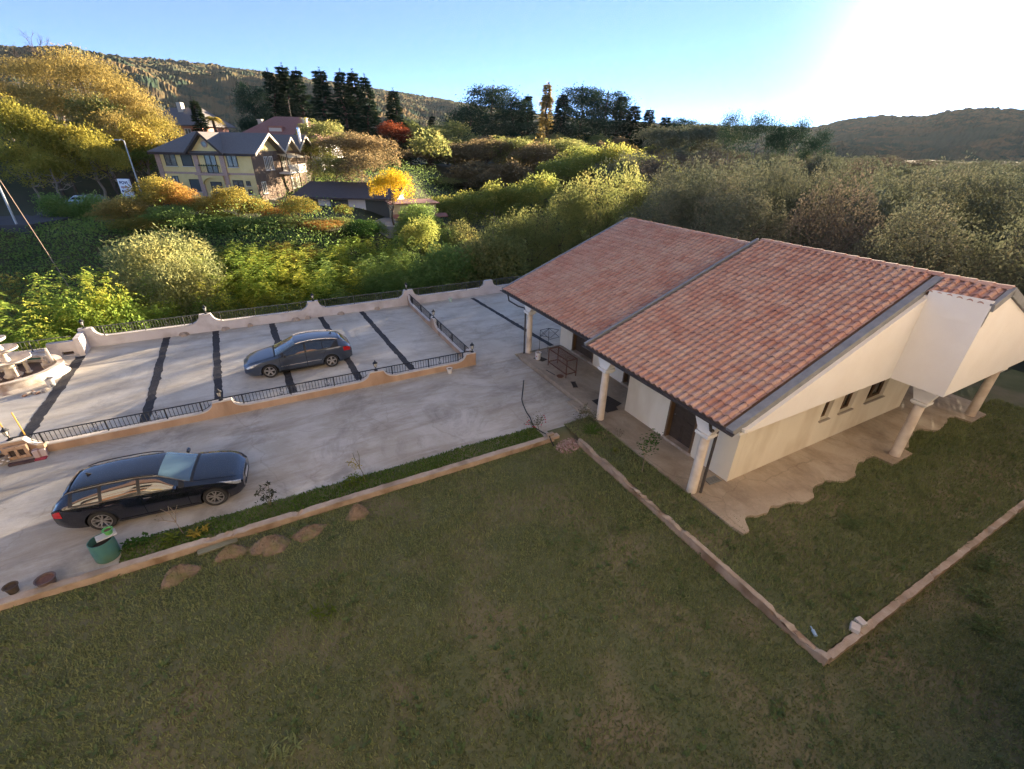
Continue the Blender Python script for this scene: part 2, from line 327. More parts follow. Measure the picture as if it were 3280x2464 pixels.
# kerb walls: uneven top, clay-coloured face towards the lawn
def kerb(name, label, p0, p1, w, ztop, zbot, breaks=()):
    t = thing(name, label, 'kerb', (p0[0], p0[1], zbot)); L = hypot(p1[0]-p0[0], p1[1]-p0[1]); dx, dy = (p1[0]-p0[0])/L, (p1[1]-p0[1])/L; k = int(L/0.14)
    def line(off, z, jit):
        r = []
        for i in range(k+1):
            s = L*i/k; j = random.gauss(0, jit); q = z + (random.gauss(0, jit*0.6) if z > zbot else 0)
            if any(abs(s-b) < 0.3 for b in breaks) and z > zbot: q -= 0.09*random.random(); j += 0.03*random.random()
            r.append((p0[0]+dx*s-dy*(off+j), p0[1]+dy*s+dx*(off+j), q))
        return r
    a0, a1, b0, b1 = line(0, zbot, 0.0), line(0.0, ztop-0.035, 0.008), line(w, ztop-0.01, 0.008), line(w, zbot, 0.0)
    c0, c1 = line(-0.012, ztop-0.03, 0.006), line(w*0.98, ztop, 0.006)
    mb = MB(); n = k+1; mb.add(a0+a1+b0+b1, [q for i in range(k) for q in ((i,i+1,n+i+1,n+i),(n+i,n+i+1,2*n+i+1,2*n+i),(2*n+i,2*n+i+1,3*n+i+1,3*n+i))] + [(0,n,2*n,3*n),(n-1,4*n-1,3*n-1,2*n-1)])
    mb.build('face', m_kerbface, t)
    c2 = [(x,y,z+0.03) for x,y,z in c0]; c3 = [(x,y,z+0.012) for x,y,z in c1]
    mb = MB().add(c0+c2+c3+c1, [q for i in range(k) for q in ((i,i+1,n+i+1,n+i),(n+i,n+i+1,2*n+i+1,2*n+i),(2*n+i,2*n+i+1,3*n+i+1,3*n+i))] + [(0,n,2*n,3*n),(n-1,4*n-1,3*n-1,2*n-1)]); mb.build('top', m_kerb, t)
    return t
kerb('kerb_wall', 'long low clay-coloured kerb wall between the driveway verge and the lawn', (-34,11.74), (8.55,11.74), 0.19, 0.085, -0.5, (31.2,31.6,33.5))
kerb('kerb_wall', 'broken low kerb wall along the raised lawn before the white bungalow', (9.12,1.86), (9.12,11.15), 0.14, 0.14, -0.5, (4.5,5.2,5.9,6.4,8.2,1.0,0.5))
kerb('kerb_wall', 'low earthy kerb wall at the raised lawn edge, ending in the corner with white stones', (9.14,1.83), (33,1.83), 0.14, 0.12, -0.5, tuple(np.arange(1.5, 22, 1.7)))

# ---------------------------------------------------------------- grass
def blades(regions, dens, hf_h, mat, name, wid=(0.012,0.024), seed=1):
    g = np.random.default_rng(seed); V = []; 
    for (u0,u1,v0,v1,hf,thin) in regions:
        n = int((u1-u0)*(v1-v0)*dens); u = g.uniform(u0,u1,n); v = g.uniform(v0,v1,n)
        keep = thin(u, v, g.random(n)); u, v = u[keep], v[keep]; n = len(u); z = hf(u, v)
        h = g.uniform(hf_h[0], hf_h[1], n)*(0.55+0.9*fbm(u/1.3, v/1.3, 41, 2)); a = g.uniform(0, 2*pi, n); w = g.uniform(wid[0], wid[1], n); l = g.uniform(0.1, 0.9, n)*h; la = g.uniform(0, 2*pi, n)
        b0 = np.stack([u-w*np.cos(a)/1, v-w*np.sin(a), z-0.01], -1); b1 = np.stack([u+w*np.cos(a), v+w*np.sin(a), z-0.01], -1); tp = np.stack([u+l*np.cos(la), v+l*np.sin(la), z+h], -1)
        V.append(np.stack([b0,b1,tp], 1).reshape(-1,3))
    V = np.concatenate(V); return props(link_obj(name, mesh_np(name, V, np.arange(len(V)).reshape(-1,3), mat)), kind='stuff')
def slab_edge(u):
    u = np.asarray(u, float); e = 5.1 + 0.5*np.clip(fbm(u/0.8, u*0+3.0, 5, 3)*1.9-0.45, 0, 1); col = np.minimum(np.abs(u-18.72), np.abs(u-24.9)); return np.where(col < 0.7, 4.85, e)*1.0
def in_view(u, v, m=1.5):
    x = CX.x*u + CX.y*v; y = CY.x*u + CY.y*v; return (y > 2.6) & (np.abs(x) < 1.25*(y*0.88+5.0)+m)
def thin_main(u, v, r): return in_view(u, v) & (r < 0.5 + 0.7*fbm(u/1.9, v/1.9, 51, 4)) & ~((u > 9.1) & (v > 1.8)) 
def thin_all(u, v, r): return in_view(u, v) & (r < 0.35 + fbm(u/1.1, v/1.1, 77, 3))
def thin_right(u, v, r): return in_view(u, v) & (r < 0.35 + fbm(u/1.1, v/1.1, 77, 3)) & (v < slab_edge(u) + 0.12)
m_grass = leafmat('grass_blade', [(0.0,(0.14,0.175,0.075)),(0.5,(0.195,0.23,0.10)),(0.85,(0.25,0.265,0.13)),(1.0,(0.34,0.30,0.18))], 0.25, var=0.5)
m_verge = leafmat('verge_grass_blade', [(0.0,(0.05,0.10,0.022)),(0.5,(0.08,0.15,0.03)),(1.0,(0.15,0.18,0.06))], 0.25, var=0.5)
blades([(-13,20,-9,11.7,lawn_h,thin_main)], 1000, (0.03,0.09), m_grass, 'lawn_grass', seed=2)
blades([(9.1,10.8,2.0,12.3,up_h,thin_all),(10.7,28,1.98,6.2,up_h,thin_right)], 620, (0.05,0.12), m_grass, 'raised_lawn_grass', seed=3)
blades([(-5.0,8.0,11.95,12.78,strip_h,lambda u,v,r: (v < 12.70+0.1*fbm(u*3,v*0,8,2)) & (r < 0.55+0.6*fbm(u*1.2,v,9,3)))], 1300, (0.035,0.09), m_verge, 'verge_grass', seed=4)
# broad-leaved weeds in the lawns
def leaves_np(c, d, up, size, asp=0.5):
    """diamond leaves: base c, direction d, side from up, length size"""
    d = d/np.linalg.norm(d, axis=1, keepdims=True); sd = np.cross(d, up); sd /= np.maximum(np.linalg.norm(sd, axis=1, keepdims=True), 1e-6); L = size[:,None]
    nrm_ = np.cross(sd, d); mid = c + d*L*0.45 + nrm_*L*0.06
    return np.stack([c, mid - sd*L*asp*0.5, c + d*L, mid + sd*L*asp*0.5], 1).reshape(-1, 3)
def quadmesh(name, V, mat): return mesh_np(name, V, np.arange(len(V)).reshape(-1, 4), mat)
g = np.random.default_rng(9); n = 5200
u = g.uniform(-13, 22, n); v = g.uniform(-8, 11.6, n); k = in_view(u, v) & (fbm(u/1.4, v/1.4, 61, 3) > 0.50) & ~((u > 9.0) & (v > 1.7)); u, v = u[k], v[k]
u2 = g.uniform(9.3, 26, 700); v2 = g.uniform(2.1, 11.5, 700); k = in_view(u2, v2) & ((u2 < 10.5) | (v2 < 4.9)); u2, v2 = u2[k], v2[k]
z = np.concatenate([lawn_h(u, v), up_h(u2, v2)]); u = np.concatenate([u, u2]); v = np.concatenate([v, v2]); m_ = 7; n = len(u)
c = np.repeat(np.stack([u, v, z+0.02], -1), m_, 0) + g.normal(0, 0.03, (n*m_, 3)); a = g.uniform(0, 2*pi, n*m_); d = np.stack([np.cos(a), np.sin(a), g.uniform(0.25, 0.9, n*m_)], -1)
V = leaves_np(c, d, np.tile([0,0,1.0], (n*m_,1)), np.repeat(g.uniform(0.05, 0.13, n), m_)*g.uniform(0.7, 1.2, n*m_), 0.55)
m_weed = leafmat('weed_leaf', [(0.0,(0.07,0.105,0.04)),(0.6,(0.11,0.15,0.065)),(1.0,(0.18,0.20,0.11))], 0.25)
props(link_obj('lawn_weeds', quadmesh('lawn_weeds', V, m_weed)), kind='stuff')
# ---------------------------------------------------------------- white bungalow with tiled roof
m_wall = M('cream_plaster', (0.68,0.63,0.51), (0.73,0.68,0.56), scale=1.2, rough=0.9, bump=0.15, bscale=60, c3=(0.56,0.49,0.37), scale3=0.7, stretch=(1,1,.4))
m_white = M('white_plaster', (0.70,0.69,0.66), (0.66,0.645,0.61), scale=0.8, rough=0.9, bump=0.1, bscale=50)
m_col = M('column_plaster', (0.70,0.62,0.52), (0.64,0.55,0.44), scale=3, rough=0.85, bump=0.2, bscale=50, c3=(0.50,0.41,0.32), scale3=1.4)
m_wood = M('brown_door_wood', (0.16,0.10,0.055), (0.10,0.06,0.03), scale=6, rough=0.6, stretch=(8,8,0.6))
m_darkdoor = M('dark_door_panel', (0.045,0.032,0.022), (0.07,0.05,0.034), scale=4, rough=0.5, stretch=(1,1,3))
m_gutter = M('gutter_metal', (0.055,0.048,0.045), (0.085,0.075,0.07), scale=6, rough=0.55, metal=0.3)
m_flash = M('grey_flashing', (0.17,0.18,0.19), (0.23,0.24,0.25), scale=3, rough=0.65, metal=0.1)
m_deck = M('roof_deck', (0.12,0.075,0.05), (0.16,0.10,0.07), scale=2)
def tilemat():
    m = bpy.data.materials.new('terracotta_tile'); m.use_nodes = True; n = m.node_tree; b = n.nodes['Principled BSDF']; N = n.nodes.new
    g = N('ShaderNodeNewGeometry'); oi = N('ShaderNodeObjectInfo'); ad = N('ShaderNodeMath'); ad.operation = 'ADD'; fr = N('ShaderNodeMath'); fr.operation = 'FRACT'
    link(n, g.outputs['Random Per Island'], ad.inputs[0]); link(n, oi.outputs['Random'], ad.inputs[1]); link(n, ad.outputs[0], fr.inputs[0])
    r = N('ShaderNodeValToRGB'); e = r.color_ramp.elements; e[0].color = rgb((0.34,0.175,0.135)); e[1].color = rgb((0.46,0.265,0.205)); e.new(0.5).color = rgb((0.40,0.21,0.16)); link(n, fr.outputs[0], r.inputs[0])
    nz = N('ShaderNodeTexNoise'); nz.inputs['Scale'].default_value = 1.3; nz.inputs['Detail'].default_value = 8; nz.inputs['Roughness'].default_value = 0.7; link(n, g.outputs['Position'], nz.inputs['Vector'])
    mr = N('ShaderNodeMapRange'); mr.inputs[1].default_value = 0.38; mr.inputs[2].default_value = 0.7; mr.inputs[4].default_value = 0.75; link(n, nz.outputs['Fac'], mr.inputs[0])
    mi = N('ShaderNodeMix'); mi.data_type = 'RGBA'; mi.inputs[7].default_value = rgb((0.50,0.40,0.33)); link(n, mr.outputs[0], mi.inputs[0]); link(n, r.outputs[0], mi.inputs[6])  # greyish weathering, spread wider to imitate the pale veil over the roof
    n2 = N('ShaderNodeTexNoise'); n2.inputs['Scale'].default_value = 22; n2.inputs['Detail'].default_value = 6; link(n, g.outputs['Position'], n2.inputs['Vector'])
    m2 = N('ShaderNodeMapRange'); m2.inputs[1].default_value = 0.5; m2.inputs[2].default_value = 0.8; m2.inputs[4].default_value = 0.5; link(n, n2.outputs['Fac'], m2.inputs[0])
    mj = N('ShaderNodeMix'); mj.data_type = 'RGBA'; mj.inputs[7].default_value = rgb((0.22,0.12,0.085)); link(n, m2.outputs[0], mj.inputs[0]); link(n, mi.outputs[2], mj.inputs[6]); link(n, mj.outputs[2], b.inputs['Base Color'])
    b.inputs['Roughness'].default_value = 0.8; b.inputs['Specular IOR Level'].default_value = 0.3; return m
m_tile = tilemat()
BG = thing('bungalow', 'white bungalow with red clay tiled roof and round porch columns', 'house', (18.6, 13.0, 0.0))
MB().prism([(10.38,5.5)] + [(float(q), float(slab_edge(q))) for q in np.arange(10.45,26.5,.08)] + [(26.5,18.78),(10.66,18.78),(10.66,12.3),(10.38,12.3)], 'z', -0.4, 0.2).build('porch_slab', m_slab, BG)
mb = MB(); mb.box(10.3,10.66,12.75,13.78,-.2,.1); mb.build('step', m_slab, BG)
def wallbox(mb, axis, pos, th, a0, a1, z0, z1, holes):
    """wall along an axis with rectangular holes (a,b,zlo,zhi)"""
    cuts = sorted(set([a0, a1] + [h[0] for h in holes] + [h[1] for h in holes]))
    for lo, hi in zip(cuts[:-1], cuts[1:]):
        mid = (lo+hi)/2; h = [q for q in holes if q[0] < mid < q[1]]
        spans = [(z0, z1)] if not h else [(z0, h[0][2]), (h[0][3], z1)]
        for s0, s1 in spans:
            if s1-s0 < 0.01: continue
            if axis == 'y': mb.box(pos, pos+th, lo, hi, s0, s1)
            else: mb.box(lo, hi, pos, pos+th, s0, s1)
    return mb
ZF = 0.2
wallbox(MB(), 'y', 11.92, 0.3, 6.88, 11.95, ZF-.02, 3.1, [(8.45,9.75,ZF+0.1,2.55)]).build('front_wall', m_wall, BG)
wallbox(MB(), 'y', 13.38, 0.3, 11.96, 19.05, ZF-.02, 3.1, [(12.5,13.84,ZF+.1,2.5),(16.1,17.92,ZF+.1,2.6)]).build('recessed_front_wall', m_wall, BG)
MB().box(12.23,13.37,11.65,11.95,ZF-.02,3.1).build('return_wall', m_wall, BG)
wins = [(16.42,16.95,1.3,2.75),(17.62,18.46,1.3,2.75),(19.38,20.7,1.3,2.75)]
gw = wallbox(MB(), 'x', 6.88, 0.3, 12.225, 22.9, ZF-.02, 3.2, wins).build('side_wall', m_wall, BG)
MB().box(22.6,22.9,7.185,12.0,ZF-.02,3.2).box(22.9,25.2,11.7,12.0,ZF-.02,3.2).box(24.9,25.2,12.0,19.05,ZF-.02,3.2).box(13.69,24.895,18.75,19.05,ZF-.02,3.1).build('rear_wall', m_wall, BG)
MB().box(13.7,22.58,7.2,18.7,ZF+0.002,ZF+0.02).build('interior_floor', m_slab, BG)
for (a,b,z0,z1) in wins:
    w = MB().box(a+.003,b-.003,7.06,7.10,z0+.003,z1-.003).build('window', M('window_dark_glass', (0.02,0.025,0.03), rough=0.08, spec=0.6), BG)
    fr = MB(); t = 0.05
    fr.box(a+.003,a+t,7.0,7.055,z0+.003,z1-.003); fr.box(b-t,b-.003,7.0,7.055,z0+.003,z1-.003); fr.box(a+t,b-t,7.0,7.055,z0+.003,z0+t); fr.box(a+t,b-t,7.0,7.055,z1-t,z1-.003); fr.box((a+b)/2-.025,(a+b)/2+.025,7.002,7.056,z0+t,z1-t)
    fr.build('frame', m_wood, w); MB().box(a-.05,b+.05,6.80,6.998,z0-.045,z0-.001).build('sill', M('stone_sill', (0.30,0.27,0.23), (0.38,0.34,0.29), scale=8), w)
def door(u, v0, v1, z0, z1, leaves):
    d = MB(); k = leaves
    for i in range(k):
        a, b = v0+.09+(v1-v0-.18)*i/k, v0+.09+(v1-v0-.18)*(i+1)/k
        d.box(u+.17,u+.21,a+.004,b-.004,z0+.02,z1-.09)
        d.box(u+.155,u+.169,a+.08,b-.08,z0+.15,z0+.95); d.box(u+.155,u+.169,a+.08,b-.08,z0+1.05,z1-.22)
    dd = d.build('door', m_darkdoor, BG)
    f = MB(); f.box(u-.02,u+.22,v0+.002,v0+.085,z0,z1-.003).box(u-.02,u+.22,v1-.085,v1-.002,z0,z1-.003).box(u-.02,u+.22,v0+.085,v1-.085,z1-.085,z1-.004); f.build('frame', m_wood, dd)
    MB().box(u-.06,u+.29,v0-.03,v1+.03,ZF-.01,z0+.001).build('threshold', m_kerb, dd)
    MB().cyl((u+.12,v1-.2,z0+1.0),(u+.15,v1-.2,z0+1.0),.02,n=8).build('handle', m_flash, dd)
door(11.92,8.45,9.75,ZF+.1,2.55,2); door(13.38,12.5,13.84,ZF+.1,2.5,2); door(13.38,16.1,17.92,ZF+.1,2.6,3)
# columns
def column(x, y, r, ztop=2.33, soff=2.98):
    prof = [(r*1.02,ZF-.02),(r*1.02,ZF+.05),(r*1.0,ZF+.1),(r*0.97,ZF+1.0),(r*0.9,ztop)]
    c = MB().lathe(prof, (x,y,0), 24).build('column', m_col, BG, smooth=True)
    q = MB(); q.box(x-.24,x+.24,y-.24,y+.24,ztop+.055,ztop+.15); q.prism([(-.24+x,ztop+.055),(.24+x,ztop+.055),(x+.17,ztop-.01),(x-.17,ztop-.01)],'y',y-.2,y+.2)
    q.build('capital', m_white, c, bevel=0.012)
    q = MB(); q.prism([(y-.2,ztop+.15),(y+.2,ztop+.15),(y+.46,soff),(y-.46,soff)],'x',x-.16,x+.16); q.build('haunch', m_white, c)
column(10.53,7.1,.155); column(10.58,11.88,.155); column(11.25,18.82,.155, 2.33, 2.92)
column(18.72,5.12,.165,2.33,3.19); column(24.85,5.15,.165,2.33,3.19)
# soffits, beams and gable faces
MB().box(10.4,11.915,6.05,12.6,2.99,3.09).build('soffit', m_white, BG)
MB().box(10.98,13.375,12.605,21.05,2.93,3.02).build('soffit', m_white, BG)
MB().prism([(10.4,5.93),(17.82,5.93),(17.82,4.47),(26.9,4.47),(26.9,6.875),(10.4,6.875)],'z',3.165,3.25).build('soffit', m_white, BG)
MB().box(22.91,26.9,6.88,12.6,3.195,3.25).build('soffit', m_white, BG)
SL = (6.42-3.2)/(18.75-10.12)
zs = lambda u: 3.2+(u-10.12)*SL-0.12
MB().prism([(10.5,3.14),(17.8,3.17),(17.8,zs(17.8)),(10.5,zs(10.5)-.0)],'y',5.92,6.2).build('gable_wall', m_white, BG)
MB().prism([(17.8,3.17),(27.0,3.17),(27.0,3.2),(18.75,zs(18.75)),(17.8,zs(17.8)+.06)],'y',4.45,6.3).build('porch_gable', m_white, BG)
MB().prism([(13.4,3.0),(25.2,3.0),(18.85,5.9)],'y',18.76,19.04).build('gable_wall', m_white, BG)
MB().prism([(4.45,5.5),(5.94,5.5),(5.94,6.2),(4.45,6.26)],'x',17.79,17.88).build('parapet', m_white, BG)
# roof planes: (name, eave point u,z ; ridge u,z ; v range)
EV2, RG2, EV1, RG1 = (10.12,3.22), (18.75,6.46), (10.88,3.05), (18.85,6.2)
EV3, EV4 = (27.35,3.22), (26.9,3.05)
roof = MB()
def plane(mb, e, r, v0, v1, th=0.1):
    return mb.prism([(e[0],e[1]-th),(r[0],r[1]-th),(r[0],r[1]-.012),(e[0],e[1]-.012)],'y',v0,v1)
plane(roof, EV2, RG2, 6.05, 12.72); plane(roof, EV1, RG1, 12.725, 21.12); plane(roof, (27.35,3.22), (18.755,6.46), 4.42, 12.72); plane(roof, EV4, (18.855,6.2), 12.725, 21.12)
e17 = (17.86, EV2[1]+(17.86-EV2[0])*SL); plane(roof, e17, (18.745,6.46), 4.42, 6.045)
roof = roof.build('roof', m_deck, BG)
CW, CS, TL = 0.245, 0.345, 0.41
def tile_mesh():
    pr = [(.08+.078*cos(pi-k*pi/6), .072*sin(pi-k*pi/6)) for k in range(7)] + [(.205,.002),(.25,.016)]
    n = len(pr); v = []
    for y, dz, w in ((0,.046,1.0),(TL,.0,0.9)): v += [(.08+(x-.08)*w, y, z*w+dz) for x,z in pr]
    v += [(x,0.0,z+.046-.034) for x,z in pr]
    f = [(i,i+1,n+i+1,n+i) for i in range(n-1)] + [(i+1,i,2*n+i,2*n+i+1) for i in range(n-1)]
    return np.array(v, float), f
tv, tf = tile_mesh(); tile_me = bpy.data.meshes.new('tile'); tile_me.from_pydata([tuple(p) for p in tv], [], tf); tile_me.materials.append(m_tile)
tile_me.polygons.foreach_set('use_smooth', np.ones(len(tf), dtype=bool)); tile_me.set_sharp_from_angle(angle=radians(40)); tile_me.update()
def tile_field(e, r, v0, v1):
    """frames (origin, along eave, up slope, normal) of every tile on one slope"""
    E, Rr = Vector((e[0],0,e[1])), Vector((r[0],0,r[1])); S = (Rr-E); L = S.length; S.normalize(); s = 1 if S.x > 0 else -1
    A = Vector((0,-s,0)); Nn = A.cross(S)
    k = int(L/CS); c = int((v1-v0)/CW); out = []; pad = ((v1-v0)-c*CW)/2
    for i in range(k+1):
        for j in range(c):
            vv = (v1-pad-j*CW) if s > 0 else (v0+pad+j*CW)
            p = E + S*(i*CS-.05); 
            if i*CS+TL-.05 > L+.12: continue
            out.append((Vector((p.x, vv, p.z)), A, S, Nn))
    return out
near = tile_field(EV2, RG2, 6.28, 12.55); far = tile_field(EV1, RG1, 12.9, 21.0)
back = tile_field(EV3, RG2, 4.5, 12.55) + tile_field(EV4, RG1, 12.9, 21.0) + tile_field(e17, RG2, 4.5, 6.05)
cand = sorted(near+far, key=lambda q: (q[0]-Vector((0,0,CAM_H))).length)
first, rest = cand[:300], cand[300:]+back
for (p,A,S,Nn) in first:
    o = link_obj('tile', tile_me, roof); q = p - org(roof); j = [random.gauss(0,.004) for _ in range(3)]
    o.matrix_local = Matrix(((A.x,S.x,Nn.x,q.x+j[0]),(A.y,S.y,Nn.y,q.y+j[1]),(A.z,S.z,Nn.z,q.z+abs(j[2])),(0,0,0,1)))
V = []; F = []
nt_ = len(tv); tfa = np.array(tf)
for k,(p,A,S,Nn) in enumerate(rest):
    B = np.array([[A.x,A.y,A.z],[S.x,S.y,S.z],[Nn.x,Nn.y,Nn.z]]); q = p-org(roof); V.append(tv @ B + np.array([q.x,q.y,q.z]) + rng.normal(0,.004,3)); F.append(tfa+k*nt_)
me = mesh_np('roof_tiles', np.concatenate(V), np.concatenate(F), m_tile, True); me.set_sharp_from_angle(angle=radians(40)); o = link_obj('roof_tiles', me, roof); o['kind'] = 'stuff'
# ridge tiles
def ridge_tiles(u, z, v0, v1, step=0.42):
    pr = [(.13*cos(a), .10*sin(a)) for a in np.linspace(0, pi, 9)]; mb = MB()
    vs = [(x*1.0, 0, zz+.02) for x,zz in pr] + [(x*.86, step*1.12, zz*.88) for x,zz in pr] + [(x*.85,0,zz*.85+.01) for x,zz in pr]; n = 9
    mb.add(vs, [(i,i+1,n+i+1,n+i) for i in range(n-1)] + [(i+1,i,2*n+i,2*n+i+1) for i in range(n-1)])
    me = mb.mesh('ridge_tile', m_tile, smooth=True, fix=False); k = int((v1-v0)/step)
    for i in range(k):
        o = link_obj('ridge_tile', me, roof); o.location = Vector((u+random.gauss(0,.004), v0+i*step, z+.02+random.gauss(0,.003))) - org(roof)
ridge_tiles(18.75,6.46,4.45,12.6); ridge_tiles(18.85,6.2,12.85,21.0)
# flashings along the verges and at the step between the two roofs
def flashing(e, r, v, w, h, name='flashing'):
    E, Rr = Vector((e[0],v,e[1])), Vector((r[0],v,r[1])); S = (Rr-E).normalized(); Nn = Vector((-S.z,0,S.x)); a = E-S*.06; b = Rr+S*.03
    if Nn.z < 0: Nn = -Nn
    mb = MB(); Wd = Vector((0,w,0)); vs = []
    for p in (a,b): vs += [p-Nn*.14, p+Wd-Nn*.14, p+Wd+Nn*h, p+Nn*h]
    return mb.add(vs, [(0,1,2,3),(7,6,5,4),(0,4,5,1),(1,5,6,2),(2,6,7,3),(3,7,4,0)]).build(name, m_flash, roof, bevel=.01)
flashing(EV2, RG2, 6.03, .24, .06); flashing(EV2, RG2, 12.60, .12, .09); flashing(EV1, RG1, 20.98, .15, .09); flashing(EV3, RG2, 4.38, .12, .1)
flashing(e17, RG2, 4.38, .12, .1)
# gutters and downpipes
def gutter(u, z, v0, v1):
    pr = [(.075*cos(a), .075*sin(a)) for a in np.linspace(pi, 2*pi, 9)]; n = 9; pi_ = [(.06*cos(a), .06*sin(a)) for a in np.linspace(2*pi, pi, 9)]
    poly = [(u+x, z+y) for x,y in pr+pi_]; return MB().prism(poly, 'y', v0, v1).build('gutter', m_gutter, BG, smooth=True)
gutter(10.02,3.18,6.0,12.74); gutter(10.78,3.01,12.76,21.15)
MB().tube([(10.05,6.75,3.12),(10.12,6.72,2.86),(10.3,6.8,2.72),(10.62,6.86,2.74),(10.72,6.9,2.6),(10.72,6.9,0.2)], .045, 8).build('downpipe', m_gutter, BG, smooth=True)
MB().tube([(10.8,20.4,2.95),(10.85,20.35,2.62),(11.0,19.6,2.52),(11.12,19.1,2.55),(11.1,19.02,2.4),(11.1,19.02,0.0)], .04, 8).build('downpipe', m_gutter, BG, smooth=True)
# ---------------------------------------------------------------- the sunlit apartment house the view is taken from: it stands behind the viewer, throws warm light back on the garden and shows in the car windows
AH = thing('apartment_house', 'tall cream and yellow apartment house behind the viewer, reflected in the black car', 'house', (-3, -6.0, 0))
m_ahc = M('cream_facade', (0.80,0.77,0.71), (0.84,0.81,0.76), scale=.6, rough=.95); m_ahy = M('yellow_band', (0.78,0.58,0.16), (0.74,0.53,0.13), scale=1, rough=.95); m_aho = M('clay_band', (0.66,0.36,0.20), (0.60,0.31,0.17), scale=1, rough=.95)
FV = -1.9
MB().box(-36,30,-14,FV,-.6,17.5).build('wall', m_ahc, AH)
MB().prism([(-37,17.3),(31,17.3),(29,19.6),(-35,19.6)],'y',-15,FV+.9).build('roof', m_redroof_near if 'm_redroof_near' in globals() else m_tile, AH)
for z in (3.1,6.3,9.5,12.7): MB().box(-36,30,FV,FV+.06,z,z+.38).build('band', m_ahy if z in (3.1,9.5) else m_aho, AH)
me_win = {}
def ah_part(key, mb, mat, loc, parent):
    if key not in me_win: me_win[key] = mb().mesh(key, mat)
    o = link_obj(key, me_win[key], parent); o.location = Vector(loc) - org(AH); return o
for s, z in enumerate((.7,3.9,7.1,10.3,13.5)):
    for k in range(13):
        u = -33+k*5.0
        if abs(u) < 2.0 and s == 2: continue
        w = link_obj('window', me_win.setdefault('pane', MB().box(-.75,.75,0,.05,0,1.7).mesh('window', M('window_dark_glass', (0.02,0.025,0.03), rough=0.08, spec=0.6))), AH); w.location = Vector((u, FV+.003, z)) - org(AH)
        f = link_obj('frame', me_win.setdefault('fr', MB().box(-.85,-.75,0,.12,-.1,1.8).box(.75,.85,0,.12,-.1,1.8).box(-.75,.75,0,.12,1.7,1.8).box(-.75,.75,0,.12,-.1,0).box(-.04,.04,.051,.1,0,1.7).mesh('frame', m_wood)), w)
    if s in (1,3):
        for u in (-26,-14,12,22): 
            b = MB().box(u-2.4,u+2.4,FV+.061,FV+1.3,z-1.1,z-.95).build('balcony', m_ahc, AH); MB().box(u-2.4,u+2.4,FV+1.22,FV+1.3,z-.94,z).build('parapet', m_aho, b)
# ---------------------------------------------------------------- terrace walls, railings, lanterns
m_wwhite = M('terrace_wall_paint', (0.56,0.53,0.53), (0.62,0.60,0.60), scale=1.5, rough=0.9, bump=0.3, bscale=25, c3=(0.42,0.38,0.36), scale3=0.8, coords='World')
m_wclay = M('terrace_wall_clay', (0.40,0.27,0.18), (0.48,0.34,0.24), scale=1.3, rough=0.95, bump=0.4, bscale=20, c3=(0.30,0.20,0.13), scale3=0.9, coords='World', stretch=(1,1,0.4))
m_cope = M('wall_coping', (0.60,0.57,0.53), (0.50,0.46,0.42), scale=3, rough=0.9, bump=0.3, bscale=30, coords='World')
m_iron = M('black_iron', (0.012,0.014,0.018), (0.02,0.022,0.026), scale=8, rough=0.55)
m_irong = M('grey_iron', (0.075,0.08,0.075), (0.11,0.115,0.105), scale=8, rough=0.6)
def sag(s, pillars, hi, lo, pw, r):
    d = min(abs(s-p) for p in pillars)-pw
    if d <= 0: return hi
    if d >= r: return lo
    t = d/r; return hi-(hi-lo)*sqrt(max(0, 1-(1-t)**2))*0.97
def scallop_wall(name, label, axis, pos, th, a0, a1, pillars, hi, lo, pw, r, mat, cope):
    """wall along an axis whose top swoops down between pillars"""
    t = thing(name, label, 'wall', ((a0+a1)/2, pos+th/2, 0) if axis == 'x' else (pos+th/2, (a0+a1)/2, 0))
    ss = list(np.arange(a0, a1, 0.05)) + [a1]; h = [sag(s, pillars, hi, lo, pw, r) for s in ss]; n = len(ss)
    def P(s, q, z): return (s,q,z) if axis == 'x' else (q,s,z)
    def body(z0, hs, p0, p1):
        vs = [P(s,p0,z0 if not isinstance(z0, list) else z0[i]) for i,s in enumerate(ss)] + [P(s,p0,hs[i]) for i,s in enumerate(ss)] + [P(s,p1,hs[i]) for i,s in enumerate(ss)] + [P(s,p1,z0 if not isinstance(z0, list) else z0[i]) for i,s in enumerate(ss)]
        fs = [q for i in range(n-1) for q in ((i,i+1,n+i+1,n+i),(n+i,n+i+1,2*n+i+1,2*n+i),(2*n+i,2*n+i+1,3*n+i+1,3*n+i))] + [(0,n,2*n,3*n),(n-1,4*n-1,3*n-1,2*n-1)]
        return MB().add(vs, fs)
    body(-0.3, h, pos, pos+th).build('wall', mat, t)
    body([x-.012 for x in h], [x+.03 for x in h], pos-.015, pos+th+.015).build('coping', cope, t)
    return t
RAILS = {}
